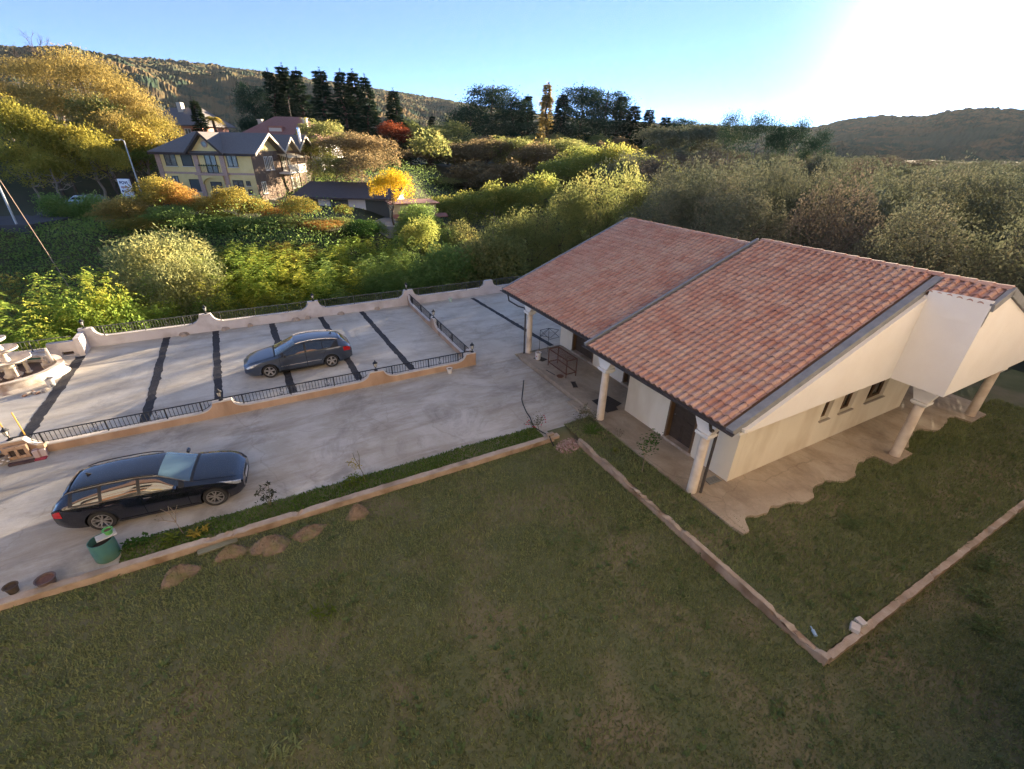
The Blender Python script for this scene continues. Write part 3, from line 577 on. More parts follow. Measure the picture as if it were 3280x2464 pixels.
def railing(label, axis, pos, a0, a1, wall, top, mat, over=(0.0,0.0), orn=(0.33,0.67), sp=0.125, group=None):
    """iron railing standing on the swooping wall: rails, bars, heavier posts, scroll ornaments"""
    def P(s, z, q=0.0): return (s,pos+q,z) if axis == 'x' else (pos+q,s,z)
    t = thing('iron_railing', label, 'railing', P((a0+a1)/2, 0), group=group)
    def rail(z, x0, x1, w): 
        return MB().box(*( (x0,x1,pos-w/2,pos+w/2) if axis == 'x' else (pos-w/2,pos+w/2,x0,x1) ), z-w/2, z+w/2)
    rail(top, a0-over[0], a1+over[1], .035).build('top_rail', mat, t)
    lo = min(wall(s) for s in np.linspace(a0,a1,30)); b0 = [s for s in np.linspace(a0,a1,200) if wall(s) < lo+.06]
    pts = [P(s, wall(s)+.06) for s in np.linspace(a0+.06, a1-.06, 60)]; MB().tube(pts, .013, 5).build('bottom_rail', mat, t)
    n = int((a1-a0)/sp); bar_me = {}
    orn_s = [a0+(a1-a0)*f for f in orn]
    for i in range(1, n):
        s = a0+(a1-a0)*i/n
        if any(abs(s-q) < .1 for q in orn_s): continue
        post = i % 14 == 3 or i == n-3
        z0 = wall(s)+(.03 if not post else .0); key = (round(top-z0, 2), post, mat.name)
        if key not in RAILS:
            w = .022 if post else .0085; RAILS[key] = MB().box(-w,w,-w,w,0,key[0]).mesh('bar', mat)
        o = link_obj('bar', RAILS[key], t); o.location = Vector(P(s, z0)) - org(t)
    for q in orn_s:
        z0, z1 = wall(q)+.06, top; hh = z1-z0; mb = MB()
        for sg in (-1,1):
            curve = [(sg*(.018+.075*sin(k*.4)*(1-k/24)) , hh*(.06+.88*k/16)) for k in range(17)]
            curl1 = [(sg*(.05+.038*cos(k*.6)), hh*.88-.035*sin(k*.6)) for k in range(9)]; curl2 = [(sg*(.05+.038*cos(k*.6)), hh*.12+.035*sin(k*.6)) for k in range(9)]
            for cc in (curve, curl1, curl2): mb.tube([P(q+x, z0+z) for x,z in cc], .007, 4)
        mb.cyl(P(q,z0-.03), P(q,z1), .008, n=4); mb.build('scroll', mat, t)
    return t
m_lampglass = M('frosted_lamp_glass', (0.55,0.53,0.46), rough=0.25, spec=0.5)
def lantern_proto():
    t = thing('lantern', 'x', 'lantern', (0,0,0), local=True)
    MB().lathe([(0.0,.0),(.085,.0),(.085,.02),(.04,.04),(.022,.07),(.018,.13),(.035,.145),(.03,.16),(.05,.175)], n=12).build('base', m_iron, t, smooth=True)
    MB().lathe([(.05,.18),(.085,.36),(.0,.36)], n=6).build('glass', m_lampglass, t)
    mb = MB()
    for i in range(6):
        a = 2*pi*i/6; mb.cyl((.052*cos(a),.052*sin(a),.175),(.089*cos(a),.089*sin(a),.37),.007,n=4)
    mb.build('cage', m_iron, t)
    MB().lathe([(.115,.365),(.1,.385),(.06,.43),(.028,.455),(.022,.475),(.028,.485),(.012,.505),(.0,.53)], n=12).build('cap', m_iron, t, smooth=True)
    return t
_lan = lantern_proto(); _lan_used = [False]
def lantern(p, label, tilt=0.0):
    o = _lan if not _lan_used[0] else copy_tree(_lan); _lan_used[0] = True
    o.location = p; o['label'] = label; o['group'] = 'lanterns on the terrace walls'; o.rotation_euler = (0, tilt, random.random())
BP = [-9.0,-3.67,2.05,8.1,14.1,20.2]; FP = [-8.85,-2.68,3.4,8.1]; DP = [19.2,24.55,29.7]
wb = lambda s: sag(s, BP, 1.0, .5, .3, .5)+.03
wf = lambda s: sag(s, FP, .66, .3, .33, .5)+.03
wd = lambda s: sag(s, DP, .72, .3, .25, .5)+.03
scallop_wall('terrace_back_wall', 'white terrace wall with swooping top along the tree edge, behind the parking bays', 'x', 29.66, .26, -9.25, 24, BP, 1.0, .5, .3, .5, m_wwhite, m_cope)
scallop_wall('terrace_front_wall', 'low clay-coloured wall with swooping top between driveway and parking terrace', 'x', 18.99, .24, -9.2, 8.3, FP, .66, .3, .33, .5, m_wclay, m_cope)
scallop_wall('terrace_divider_wall', 'narrow swooping wall dividing the parking bays, running from driveway to tree edge', 'y', 7.97, .2, 19.24, 29.65, DP, .72, .3, .25, .5, m_wclay, m_cope)
names = ['leftmost panel, beside the fountain', 'second panel from the fountain', 'panel behind the blue-grey car', 'panel right of the dividing wall', 'panel ending behind the tiled roof']
for i in range(5):
    railing('thin grey iron railing on the white tree-edge wall, '+names[i], 'x', 29.78, BP[i]+.32, BP[i+1]-.32, wb, 1.04, m_irong, group='railings on the tree-edge wall')
names = ['beside the black car, nearest the left pillar', 'middle panel in front of the blue-grey car', 'rightmost panel beside the white pot']
for i in range(3):
    railing('black iron railing on the driveway wall, '+names[i], 'x', 19.1, FP[i]+.34, FP[i+1]-.34, wf, .76, m_iron, (.36,.34), group='railings on the driveway wall')
for i,(a,b,nm) in enumerate(((DP[0],DP[1],'half nearer the driveway'),(DP[1],DP[2],'half nearer the trees'))):
    railing('black iron railing on the dividing wall, '+nm, 'y', 8.07, a+.28, b-.28, wd, .8, m_iron, (.1,.1), (.5,), group='railings on the dividing wall')
for p, lb in (((-9.0,29.8,1.03),'small lantern on the white corner pillar near the fountain'),((-3.6,29.8,1.03),'small lantern on the white wall, second pillar from the fountain'),
              ((2.1,29.8,1.03),'dark lantern on the white wall pillar behind the blue-grey car'),((8.0,29.8,1.03),'dark lantern on the white wall where the dividing wall meets it'),
              ((8.07,24.55,.75),'black lantern on the middle pillar of the dividing wall'),((8.16,19.12,.69),'black lantern on the driveway end of the dividing wall'),
              ((3.4,19.1,.69),'black lantern on the driveway wall pillar right of the blue-grey car'),((-2.7,19.1,.69),'dark lantern on the driveway wall pillar above the black car'),
              ((-8.9,19.12,.69),'pale lantern on the left pillar beside taped posts')):
    lantern(p, lb)
# lower wall beyond the corner, behind the fountain
t = thing('fountain_back_wall', 'low white wall with a dark niche behind the fountain, joining the terrace corner', 'wall', (-10.5,28.9,0))
mb = MB(); mb.box(-9.25,-9.02,28.6,29.66,-.2,.92); mb.build('return_wall', m_wwhite, t)
mb = MB(); wallbox(mb, 'x', 28.85, .26, -10.4, -9.255, -.2, .72, [(-9.95,-9.5,.05,.22)]); mb.box(-24,-10.405,28.85,29.11,-.2,.42); mb.build('wall', m_wwhite, t)
MB().box(-9.95,-9.5,29.0,29.05,.05,.22).build('niche_back', M('dark_niche', (0.05,0.035,0.03)), t)
railing('pale iron railing on the low wall behind the fountain', 'x', 28.98, -16, -10.5, lambda s: .42, .95, m_irong, (0,1.1), (), .16)
# plinths of rubble along the foot of the white wall
for i,(u,w) in enumerate(((-4.9,.5),(-2.9,.4),(-1.6,.3),(.9,.5),(1.6,.35),(3.6,.4),(5.9,.35))):
    mb = MB().lathe([(w*.5,0),(w*.45,.1),(w*.28,.17),(0,.19)], (u,29.62,0), 12, wob=lambda a, i=i: 1+.22*sin(3*a+i)+.15*sin(5*a+2*i)); o = mb.build('mortar_heap', m_kerb, smooth=True)
    props(o, 'grey mortar heap at the white wall, '+['first from the fountain','second from the fountain','third from the fountain','fourth from the fountain','fifth from the fountain','second nearest the dividing wall','nearest the dividing wall'][i], 'mortar heap', 'mortar heaps along the white wall')
# ---------------------------------------------------------------- cars
m_tyre = M('tyre_rubber', (0.018,0.018,0.019), (0.028,0.027,0.026), scale=20, rough=0.85)
m_rim = M('alloy_rim', (0.50,0.49,0.48), (0.42,0.40,0.39), scale=15, rough=0.35, metal=0.85)
m_rimdark = M('rim_dark_metal', (0.03,0.03,0.03), rough=0.6, metal=0.5)  # dark metal of the barrel and the disc behind the spokes
m_glass = M('car_window_glass', (0.012,0.015,0.018), rough=0.03, spec=0.9, coat=1.0)
m_wscreen = M('car_windscreen_glass', (0.05,0.09,0.12), rough=0.03, spec=1.0, coat=1.0)  # blue base colour imitates sky reflected in the windscreen
m_blackpl = M('black_plastic', (0.012,0.012,0.013), (0.02,0.02,0.02), scale=10, rough=0.5)
m_gap = M('panel_gap', (0.004,0.004,0.005), rough=0.9, spec=0.1)
m_red = M('tail_lamp_red', (0.42,0.012,0.012), (0.32,0.008,0.01), scale=25, rough=0.12, coat=1.0)
m_lampc = M('head_lamp_clear', (0.50,0.52,0.54), (0.22,0.24,0.26), scale=14, rough=0.08, coat=1.0, metal=0.3)
m_chrome = M('bright_trim', (0.62,0.62,0.64), rough=0.2, metal=0.9)
m_plate = M('number_plate', (0.62,0.62,0.60), (0.55,0.55,0.55), scale=30, rough=0.4)
def paint(name, c, metal, rough=0.28):
    return M(name, c, tuple(q*1.12 for q in c), scale=2, rough=rough, metal=metal, spec=0.6, coat=1.0)
def boolean_cut(me, cut):
    a = bpy.data.objects.new('tmp_body', me); b = bpy.data.objects.new('tmp_cut', cut); COL.objects.link(a); COL.objects.link(b)
    m = a.modifiers.new('cut', 'BOOLEAN'); m.operation = 'DIFFERENCE'; m.solver = 'EXACT'; m.object = b
    try: m.material_mode = 'TRANSFER'
    except Exception: pass
    dg = bpy.context.evaluated_depsgraph_get(); dg.update(); out = bpy.data.meshes.new_from_object(a.evaluated_get(dg)); bpy.data.objects.remove(a); bpy.data.objects.remove(b); return out
class CarShape:
    def __init__(s, L, st):
        s.L = L; keys = ('zb','zs','ze','zt','wb','ws','we'); a = np.array(st, float); g = np.linspace(0, L, 600); s.g = g; s.p = {}
        ker = np.exp(-0.5*(np.arange(-24,25)/9.0)**2); ker /= ker.sum()
        for i,k in enumerate(keys):
            y = np.interp(g, a[:,0], a[:,i+1]); yp = np.concatenate([np.full(24, y[0]), y, np.full(24, y[-1])]); s.p[k] = np.convolve(yp, ker, 'valid')
    def q(s, k, x): return float(np.interp(x, s.g, s.p[k]))
    def at(s, sx, t, off=0.0):
        """point on the skin: sx metres behind the nose, t 0 sill .. .45 shoulder .. .7 roof edge .. 1 centre"""
        def raw(sx, t):
            zb,zs,ze,zt,wb,ws,we = (s.q(k, sx) for k in ('zb','zs','ze','zt','wb','ws','we'))
            if t <= .45:
                r = t/.45; pts = [(wb,zb),(ws*.975,zb+.22*(zs-zb)),(ws,zb+.55*(zs-zb)),(ws*.992,zb+.82*(zs-zb)),(ws-.03,zs)]; kk = [0,.24,.55,.82,1]
                y = np.interp(r, kk, [p[0] for p in pts]); z = np.interp(r, kk, [p[1] for p in pts]); return Vector((s.L/2-sx, y, z))
            if t <= .7:
                r = (t-.45)/.25; bul = .022*sin(r*pi)*(1 if ze-zs > .1 else 0); return Vector((s.L/2-sx, (ws-.03)+(we-ws+.03)*r+bul, zs+(ze-zs)*r))
            r = (t-.7)/.3; c, sn = max(0.0, cos(r*pi/2)), sin(r*pi/2); return Vector((s.L/2-sx, we*c**.85, ze+(zt-ze)*sn**.9))
        p = raw(sx, t)
        if off:
            e = .012; a = raw(min(s.L, sx+e), t)-raw(max(0, sx-e), t); b = raw(sx, min(1, t+e))-raw(sx, max(0, t-e)); n = a.cross(b)
            if n.length > 1e-9:
                n.normalize()
                if n.y < 0 or (abs(n.y) < .2 and n.z < 0): n = -n if (n.y < -.05 or n.z < 0) else n
                p = p + n*off
        return p
    def body(s, mat, wheels, wr):
        sx = list(np.linspace(0, s.L, 96)); ts = list(np.linspace(0,.45,12)) + list(np.linspace(.45,.7,7))[1:] + list(np.linspace(.7,1,9))[1:]
        ring = [[s.at(x, t) for t in ts] for x in sx]; mb = MB(); n = len(ts); m = 2*n-1; vs = []
        for r in ring: vs += [tuple(p) for p in r] + [(p.x,-p.y,p.z) for p in reversed(r[:-1])]
        fs = [(i*m+j, (i+1)*m+j, (i+1)*m+j+1, i*m+j+1) for i in range(len(sx)-1) for j in range(m-1)] + [(i*m+m-1, (i+1)*m+m-1, (i+1)*m, i*m) for i in range(len(sx)-1)]
        fs += [tuple(range(m)), tuple(reversed(range((len(sx)-1)*m, len(sx)*m)))]
        me = mb.add(vs, fs).mesh('body', mat); cb = MB()
        for wx in wheels:
            for sg in (-1,1): cb.cyl((s.L/2-wx, sg*.50, wr), (s.L/2-wx, sg*1.3, wr), wr+.045, n=36)
        out = boolean_cut(me, cb.mesh('cut', m_gap)); out.name = 'body'
        if len(out.materials) < 2: out.materials.append(m_gap)
        out.polygons.foreach_set('use_smooth', np.ones(len(out.polygons), dtype=bool)); out.set_sharp_from_angle(angle=radians(32)); return out
    def patch(s, s0, s1, t0, t1, off, side, ns=14, nt_=8, both=False):
        f0 = s0 if callable(s0) else (lambda t: s0); f1 = s1 if callable(s1) else (lambda t: s1); mb = MB()
        for sg in ((1,-1) if both else (side,)):
            def fn(a, b):
                t = t0+(t1-t0)*b; x = f0(t)+(f1(t)-f0(t))*a; p = s.at(x, t, off); return (p.x, p.y*sg, p.z)
            mb.grid(fn, ns, nt_)
        return mb
def wheel_parts(t, x, y, r, side, spokes, twin, turn=0.0):
    w = link_obj('wheel', None, t); w.location = (x, y, r); w.rotation_euler = (0,0,turn); ORG[w.name] = Vector((0,0,0)); s = side
    def lat(prof, n=32):
        mb = MB(); k = len(prof); vs = []
        for i in range(n):
            a = 2*pi*i/n; vs += [(rr*cos(a), yy*s, rr*sin(a)) for rr,yy in prof]
        return mb.add(vs, [(i*k+q, ((i+1)%n)*k+q, ((i+1)%n)*k+q+1, i*k+q+1) for i in range(n) for q in range(k-1)])
    lat([(r*.70,-.10),(r*.95,-.105),(r,-.08),(r,.08),(r*.955,.105),(r*.80,.112),(r*.70,.10)]).build('tyre', m_tyre, w, smooth=True)
    lat([(0,.03),(r*.60,.03),(r*.62,.02),(r*.69,.0),(r*.69,-.05)]).build('rim_barrel', m_rimdark, w, smooth=True)
    mb = lat([(r*.71,.095),(r*.715,.108),(r*.66,.108),(r*.63,.085),(r*.62,.05)])
    for k in range(spokes):
        for dd in ((-.16,.16) if twin else (0,)):
            a = 2*pi*k/spokes+.3; a2 = a+dd*1.6; c0 = Vector((r*.10*cos(a),.072*s,r*.10*sin(a))); c1 = Vector((r*.65*cos(a2),.094*s,r*.65*sin(a2)))
            wd0, wd1 = ((.042,.03) if twin else (.075,.045)); d = (c1-c0).normalized(); sd = d.cross(Vector((0,1,0))); th = Vector((0,-.022*s,0))
            q = [c0-sd*wd0*.5, c0+sd*wd0*.5, c1+sd*wd1*.5*(1.6 if not twin else 1), c1-sd*wd1*.5*(1.6 if not twin else 1)]
            mb.add(q+[p+th for p in q], [(0,1,2,3),(0,4,5,1),(1,5,6,2),(2,6,7,3),(3,7,4,0)])
    mb.cyl((0,.06*s,0),(0,.092*s,0), r*.13, r*.10, 12); mb.build('rim', m_rim, w, smooth=True)
def make_car(name, label, cat, loc, rz, L, stations, whl, wr, pmat, cfg):
    t = thing(name, label, cat, loc, rz, local=True); S = CarShape(L, stations)
    link_obj('body', S.body(pmat, whl, wr), t)
    for k, wx in enumerate(whl):
        for sg in (1,-1): wheel_parts(t, L/2-wx, sg*cfg['track'], wr, sg, cfg['spokes'], cfg['twin'], cfg.get('turn',0) if k == 0 else 0)
    b = S.patch(*cfg['wscreen'], .725, 1.0, .006, 1, 16, 10, True).build('windscreen', m_wscreen, t, smooth=60, fix=False)
    S.patch(cfg['wscreen'][0]-.05, cfg['wscreen'][0]+.02, .72, 1.0, .009, 1, 3, 10, True).build('wiper_cowl', m_blackpl, t, fix=False)
    S.patch(*cfg['rwindow'], .75, 1.0, .006, 1, 10, 8, True).build('rear_window', m_glass, t, smooth=60, fix=False)
    for sg in (1,-1):
        S.patch(cfg['dlo'][0], cfg['dlo'][1], .458, .695, .002, sg, 26, 6).build('window_surround', m_blackpl, t, fix=False)
        for (a,b,t0,t1) in cfg['windows']: S.patch(a, b, t0, t1, .006, sg, 14, 6).build('window', m_glass, t, smooth=60, fix=False)
        for (a,b,hx) in cfg['doors']:
            ga = (lambda q, a=a: (a(q) if callable(a) else a)-.009); gb = (lambda q, b=b: (b(q) if callable(b) else b)+.009)
            S.patch(ga, gb, .055, .452, .0015, sg, 14, 10).build('door_gap', m_gap, t, smooth=60, fix=False)
            d = S.patch(a, b, .065, .45, .0045, sg, 14, 12).build('door', pmat, t, smooth=60, fix=False)
            h = S.at(hx, .39, .03); MB().obox((h.x, h.y*sg, h.z), .19, .03, .032).build('handle', cfg.get('handle', pmat), d, bevel=.012)
            if 'mould' in cfg:
                S.patch((a if not callable(a) else 1.5)+.02, (b if not callable(b) else cfg['mould']), .185, .205, .014, sg, 8, 2).build('side_moulding', m_chrome, d, fix=False)
        S.patch(cfg['head'][0], cfg['head'][1], cfg['head'][2], cfg['head'][3], .006, sg, 10, 8).build('headlight', m_lampc, t, smooth=60, fix=False)
        S.patch(cfg['tail'][0], cfg['tail'][1], cfg['tail'][2], cfg['tail'][3], .008, sg, 8, 8).build('tail_light', m_red, t, smooth=60, fix=False)
        mp = S.at(cfg['mirror'], .46); mm = MB(); mm.lathe([(0,-.1),(.06,-.085),(.085,0),(.07,.07),(0,.085)], (0,0,0), 14)
        mm.v = [(mp.x-.03+p[0]*.7, (mp.y+.11)*sg+p[2]*1.1*sg, mp.z+.075+p[1]*.85) for p in mm.v]; mm.cyl((mp.x-.02,(mp.y-.02)*sg,mp.z+.02),(mp.x-.03,(mp.y+.06)*sg,mp.z+.05),.025,n=6)
        mm.build('mirror', cfg.get('mirror_mat', pmat), t, smooth=True)
        rail = [S.at(x, .735, .03+.03*min(1, 4*min(x-cfg['rails'][0], cfg['rails'][1]-x))) for x in np.linspace(*cfg['rails'], 16)]
        MB().tube([(p.x,p.y*sg,p.z) for p in rail], .017, 6).build('roof_rail', cfg['rail_mat'], t, smooth=True)
        f = S.at(.12, .16, .004); MB().cyl((f.x,f.y*sg*.86,f.z),(f.x+.035,f.y*sg*.86,f.z),.05,n=12).build('fog_lamp', m_lampc, t)
        S.patch(cfg['sill'][0], cfg['sill'][1], .0, .05, .012, sg, 12, 3).build('sill', m_blackpl if not cfg.get('sillpaint') else pmat, t, smooth=60, fix=False)
    nx = L/2; mb = MB()
    for (y0,y1,z0,z1) in cfg['grille']: mb.box(nx-.02,nx+.012,y0,y1,z0,z1)
    mb.build('grille', m_blackpl, t, bevel=.01)
    MB().box(nx+.013,nx+.022,-.26,.26,.40,.51).build('number_plate', m_plate, t)
    MB().box(-nx-.012,-nx+.0,-.26,.26,.72,.83).build('number_plate', m_plate, t)
    p = S.at(cfg['fin'], 1.0); MB().prism([(p.x+.09,p.z-.01),(p.x-.05,p.z-.01),(p.x-.06,p.z+.06),(p.x-.03,p.z+.065)],'y',-.014,.014).build('antenna_fin', m_blackpl, t)
    hb = cfg['bonnet']
    for sg in (1,-1): S.patch(hb[0], hb[1], .755, .763, .003, sg, 18, 1).build('bonnet_gap', m_gap, t, fix=False)
    if 'spoiler' in cfg:
        x0 = cfg['spoiler']; S.patch(x0-.04, x0+.07, .74, 1.0, .022, 1, 4, 8, True).build('spoiler', pmat, t, smooth=60)
    return t, S
#          s    zb   zs   ze   zt   wb   ws   we
stA = [(0.00,.30,.56,.60,.63,.50,.60,.40),(.05,.24,.62,.66,.70,.62,.72,.50),(.16,.19,.69,.735,.78,.74,.81,.62),(.40,.18,.77,.82,.865,.82,.878,.70),(.80,.18,.84,.885,.935,.84,.905,.73),
       (1.22,.18,.895,.925,.985,.85,.91,.735),(1.45,.18,.91,1.02,1.10,.85,.91,.70),(2.02,.18,.925,1.30,1.375,.85,.91,.60),(2.6,.18,.94,1.345,1.42,.85,.91,.585),(3.3,.18,.95,1.335,1.41,.85,.91,.58),
       (3.85,.19,.955,1.29,1.375,.84,.90,.57),(4.12,.22,.96,1.24,1.33,.82,.88,.555),(4.30,.26,.95,1.09,1.15,.79,.855,.60),(4.43,.30,.93,.975,1.01,.76,.82,.64),(4.50,.34,.88,.92,.95,.72,.78,.62),(4.53,.38,.80,.84,.88,.68,.74,.58)]
navy = paint('navy_car_paint', (0.006,0.007,0.014), 0.2, 0.2)
make_car('station_wagon', 'black-navy station wagon parked on the driveway by the grass verge', 'car', (-4.19,14.36,0.0), radians(-6.0), 4.53, stA, (.77,3.53), .325, navy,
    dict(track=.78, spokes=5, twin=True, wscreen=(1.27,2.0), rwindow=(4.17,4.42), dlo=(1.42,4.08), windows=[(1.55,2.44,.475,.68),(2.52,3.32,.475,.68),(3.40,3.98,.48,.67)],
         doors=[(1.40,2.46,2.32),(2.475,lambda q: 3.14 if q < .24 else 3.14+(q-.24)/.21*.26,3.2)], head=(.05,lambda q: .20+(q-.38)*3.6,.365,.50), tail=(4.30,4.505,.27,.41), mirror=1.58, rails=(2.1,3.95), rail_mat=m_blackpl,
         grille=[(-.26,-.02,.46,.60),(.02,.26,.46,.60),(-.42,.42,.27,.36)], fin=3.75, bonnet=(.18,1.25), sill=(1.15,3.12), sillpaint=True, spoiler=4.12))
stB = [(0.00,.30,.52,.56,.58,.46,.56,.38),(.06,.23,.58,.62,.65,.60,.70,.48),(.2,.19,.66,.71,.75,.72,.80,.60),(.5,.18,.75,.80,.845,.82,.875,.70),(.95,.18,.84,.88,.92,.84,.905,.74),
       (1.32,.18,.90,.93,.985,.85,.92,.74),(1.6,.18,.92,1.04,1.13,.85,.92,.70),(2.3,.18,.945,1.35,1.43,.85,.92,.60),(2.9,.18,.96,1.40,1.475,.85,.92,.585),(3.5,.18,.975,1.38,1.46,.85,.92,.575),
       (4.0,.2,.99,1.31,1.41,.84,.91,.56),(4.3,.24,.99,1.24,1.34,.82,.88,.55),(4.5,.28,.97,1.10,1.17,.79,.85,.59),(4.64,.32,.94,.985,1.02,.76,.82,.62),(4.72,.34,.86,.90,.93,.72,.78,.60),(4.76,.38,.76,.80,.84,.68,.74,.56)]
blue = paint('blue_grey_car_paint', (0.055,0.072,0.105), 0.55, 0.3)
make_car('station_wagon', 'blue-grey station wagon with silver roof rails standing across the parking bays', 'car', (0.50,22.72,0.006), radians(180), 4.76, stB, (1.02,3.74), .325, blue,
    dict(track=.79, spokes=5, twin=False, turn=radians(-9), wscreen=(1.36,2.27), rwindow=(4.35,4.63), dlo=(1.5,4.16), windows=[(1.72,2.62,.475,.68),(2.70,3.42,.475,.68),(3.45,lambda q: 4.10-(.68-q)*1.6,.48,.67)],
         doors=[(1.5,2.64,2.48),(2.655,lambda q: 3.36 if q < .24 else 3.36+(q-.24)/.21*.22,3.4)], mould=3.3, head=(.10,lambda q: .42+(q-.38)*3.2,.37,.50), tail=(4.36,4.69,.30,.43), mirror=1.72, mirror_mat=m_blackpl, rails=(2.3,4.15), rail_mat=m_chrome,
         grille=[(-.36,.36,.30,.46)], fin=3.95, bonnet=(.2,1.34), sill=(1.38,3.36), spoiler=4.28))
# ---------------------------------------------------------------- fountain
m_stone = M('fountain_stone', (0.56,0.50,0.42), (0.64,0.585,0.51), scale=5, rough=0.85, bump=0.5, bscale=30, c3=(0.36,0.27,0.21), scale3=2.0)
m_rust = M('rust_iron', (0.10,0.045,0.028), (0.16,0.075,0.045), scale=12, rough=0.85)
FX, FY = -11.15, 26.75
ft = thing('fountain', 'stone tiered fountain with round bowls inside a low round basin', 'fountain', (FX,FY,0))
wobf = lambda a: 1 + .05*max(0, cos(4*a))**2
MB().lathe([(1.55,.0),(1.86,.0),(1.80,.06),(1.70,.12),(1.66,.38),(1.74,.42),(1.74,.47),(1.50,.47),(1.50,.40),(1.52,.10)], (FX,FY,0), 64, wob=wobf).build('basin', m_stone, ft, smooth=True)
MB().lathe([(0,.11),(1.6,.11)], (FX,FY,0), 48).build('basin_floor', M('muddy_basin', (0.13,0.075,0.05), (0.08,0.05,0.035), scale=3, rough=0.6), ft)
MB().lathe([(.30,.1),(.34,.18),(.24,.28),(.20,.55),(.26,.72),(.17,.85),(.15,1.0),(.12,1.05),(.11,1.35),(.14,1.45),(.09,1.6),(.08,1.85),(.12,1.98),(.05,2.1),(.07,2.2),(0,2.32)], (FX,FY,0), 20).build('centre_column', m_stone, ft, smooth=True)
for zc, r in ((.92,.86),(1.42,.60),(1.92,.38)):
    MB().lathe([(.09,zc-.16),(r*.5,zc-.13),(r*.9,zc-.04),(r,zc+.03),(r*.985,zc+.065),(r*.90,zc+.03),(r*.5,zc-.05),(.1,zc-.08)], (FX,FY,0), 32, wob=lambda a: 1+.03*cos(8*a)).build('bowl', m_stone, ft, smooth=True)
mb = MB()
for k in range(4):
    a = radians(-60+90*k); c = Vector((FX+.52*cos(a), FY+.52*sin(a), 0)); mb.lathe([(.12,.1),(.14,.16),(.085,.2),(.08,.62),(.11,.66),(.11,.7),(0,.7)], c, 12)
mb.build('post', m_stone, ft, smooth=True)
for k, a in enumerate((radians(25), radians(115))):                                  # scrolled backs with little figures on their plinths
    t2 = Matrix.Translation((FX,FY,0)) @ Matrix.Rotation(a,4,'Z'); mb = MB(); mb.box(1.0,1.45,-.3,.3,.1,.32); mb.box(1.30,1.42,-.28,.28,.32,.62); mb.prism([(-.28,.62),(.28,.62),(.18,.86),(.05,1.02),(-.06,1.02),(-.18,.86)],'x',1.31,1.41)
    mb.v = [tuple(t2 @ Vector(p)) for p in mb.v]; mb.build('plinth', m_stone, ft, bevel=.02)
    mb = MB(); mb.lathe([(.0,.32),(.08,.33),(.095,.45),(.06,.55),(.03,.58),(.05,.64),(.0,.70)], (1.14,0,0), 12); mb.tube([(1.14,.06,.5),(1.12,.18,.44),(1.08,.24,.52)], .028, 6, .018); mb.tube([(1.14,-.06,.5),(1.1,-.16,.55),(1.06,-.14,.66)], .028, 6, .018)
    mb.v = [tuple(t2 @ Vector(p)) for p in mb.v]; mb.build('figure', m_stone, ft, smooth=True)
MB().lathe([(1.44,.30),(1.47,.30),(1.47,.36),(1.44,.36)], (FX,FY,0), 24, radians(60), radians(140)).build('green_pipe', M('green_hose', (0.03,0.16,0.11)), ft)

# ---------------------------------------------------------------- pots, buckets and odds and ends
m_whitepl = M('white_plastic', (0.66,0.65,0.62), (0.60,0.58,0.55), scale=10, rough=0.5)
m_earth = M('dark_potting_soil', (0.05,0.035,0.025), (0.08,0.055,0.04), scale=20, rough=0.95)
def pot(name, label, cat, p, r0, r1, h, mat, soil=None, group=None, rim=0.02):
    t = thing(name, label, cat, p, local=True, group=group)
    MB().lathe([(0,0),(r0,0),(r1,h),(r1+rim,h),(r1+rim,h+.015),(r1-.012,h+.012),(r0*.9,.03),(0,.03)], n=22).build('shell', mat, t, smooth=True)
    if soil: MB().lathe([(0,h*.82),(r1*.93,h*.82)], n=16).build('soil', soil, t)
    return t
b = pot('paint_bucket', 'white bucket with red diamond label by the far porch column', 'bucket', (11.24,17.83,.225), .125,.145,.36, m_whitepl, m_earth)
mb = MB(); mb.add([(-.145,-.06,.2),(-.135,-.075,.26),(-.12,-.09,.2),(-.135,-.075,.14)], [(0,1,2,3)]); mb.v = [(p[0]*1.03,p[1]*1.03,p[2]) for p in mb.v]; mb.build('label_mark', M('red_label', (0.35,0.03,0.03)), b)
MB().tube([(0,0,.3),(.01,.0,.62)], .012, 5).build('stick', m_kerb, b)
pot('white_pot', 'white plastic pot standing on the driveway against the clay-coloured wall', 'pot', (6.78,18.72,0.0), .10,.13,.24, m_whitepl, m_earth)
pot('white_pot', 'small pale green pot at the foot of the white wall past the dividing wall', 'pot', (10.9,29.2,0.006), .10,.13,.24, M('pale_green_plastic', (0.50,0.62,0.52), rough=.5), m_earth)
pot('paint_bucket', 'dirty white bucket beside the round fountain basin', 'bucket', (-9.5,25.15,0.006), .13,.15,.36, M('dirty_bucket', (0.58,0.57,0.55), (0.12,0.13,0.15), scale=6, rough=.6, lo=.5, hi=.6), m_earth)
pot('flower_pot', 'round dark planter with reddish soil on the kerb left of the drum', 'pot', (-6.42,12.06,0.02), .16,.19,.17, M('dark_planter', (0.09,0.07,0.08), (0.13,0.09,0.08), scale=8), M('reddish_soil', (0.16,0.08,0.055), (0.10,0.05,0.04), scale=15))
pot('flower_pot', 'small dark flower pot on the kerb, nearest the picture edge', 'pot', (-7.06,12.12,0.02), .095,.13,.2, M('dark_pot', (0.06,0.045,0.035), (0.09,0.07,0.05), scale=8), m_earth)
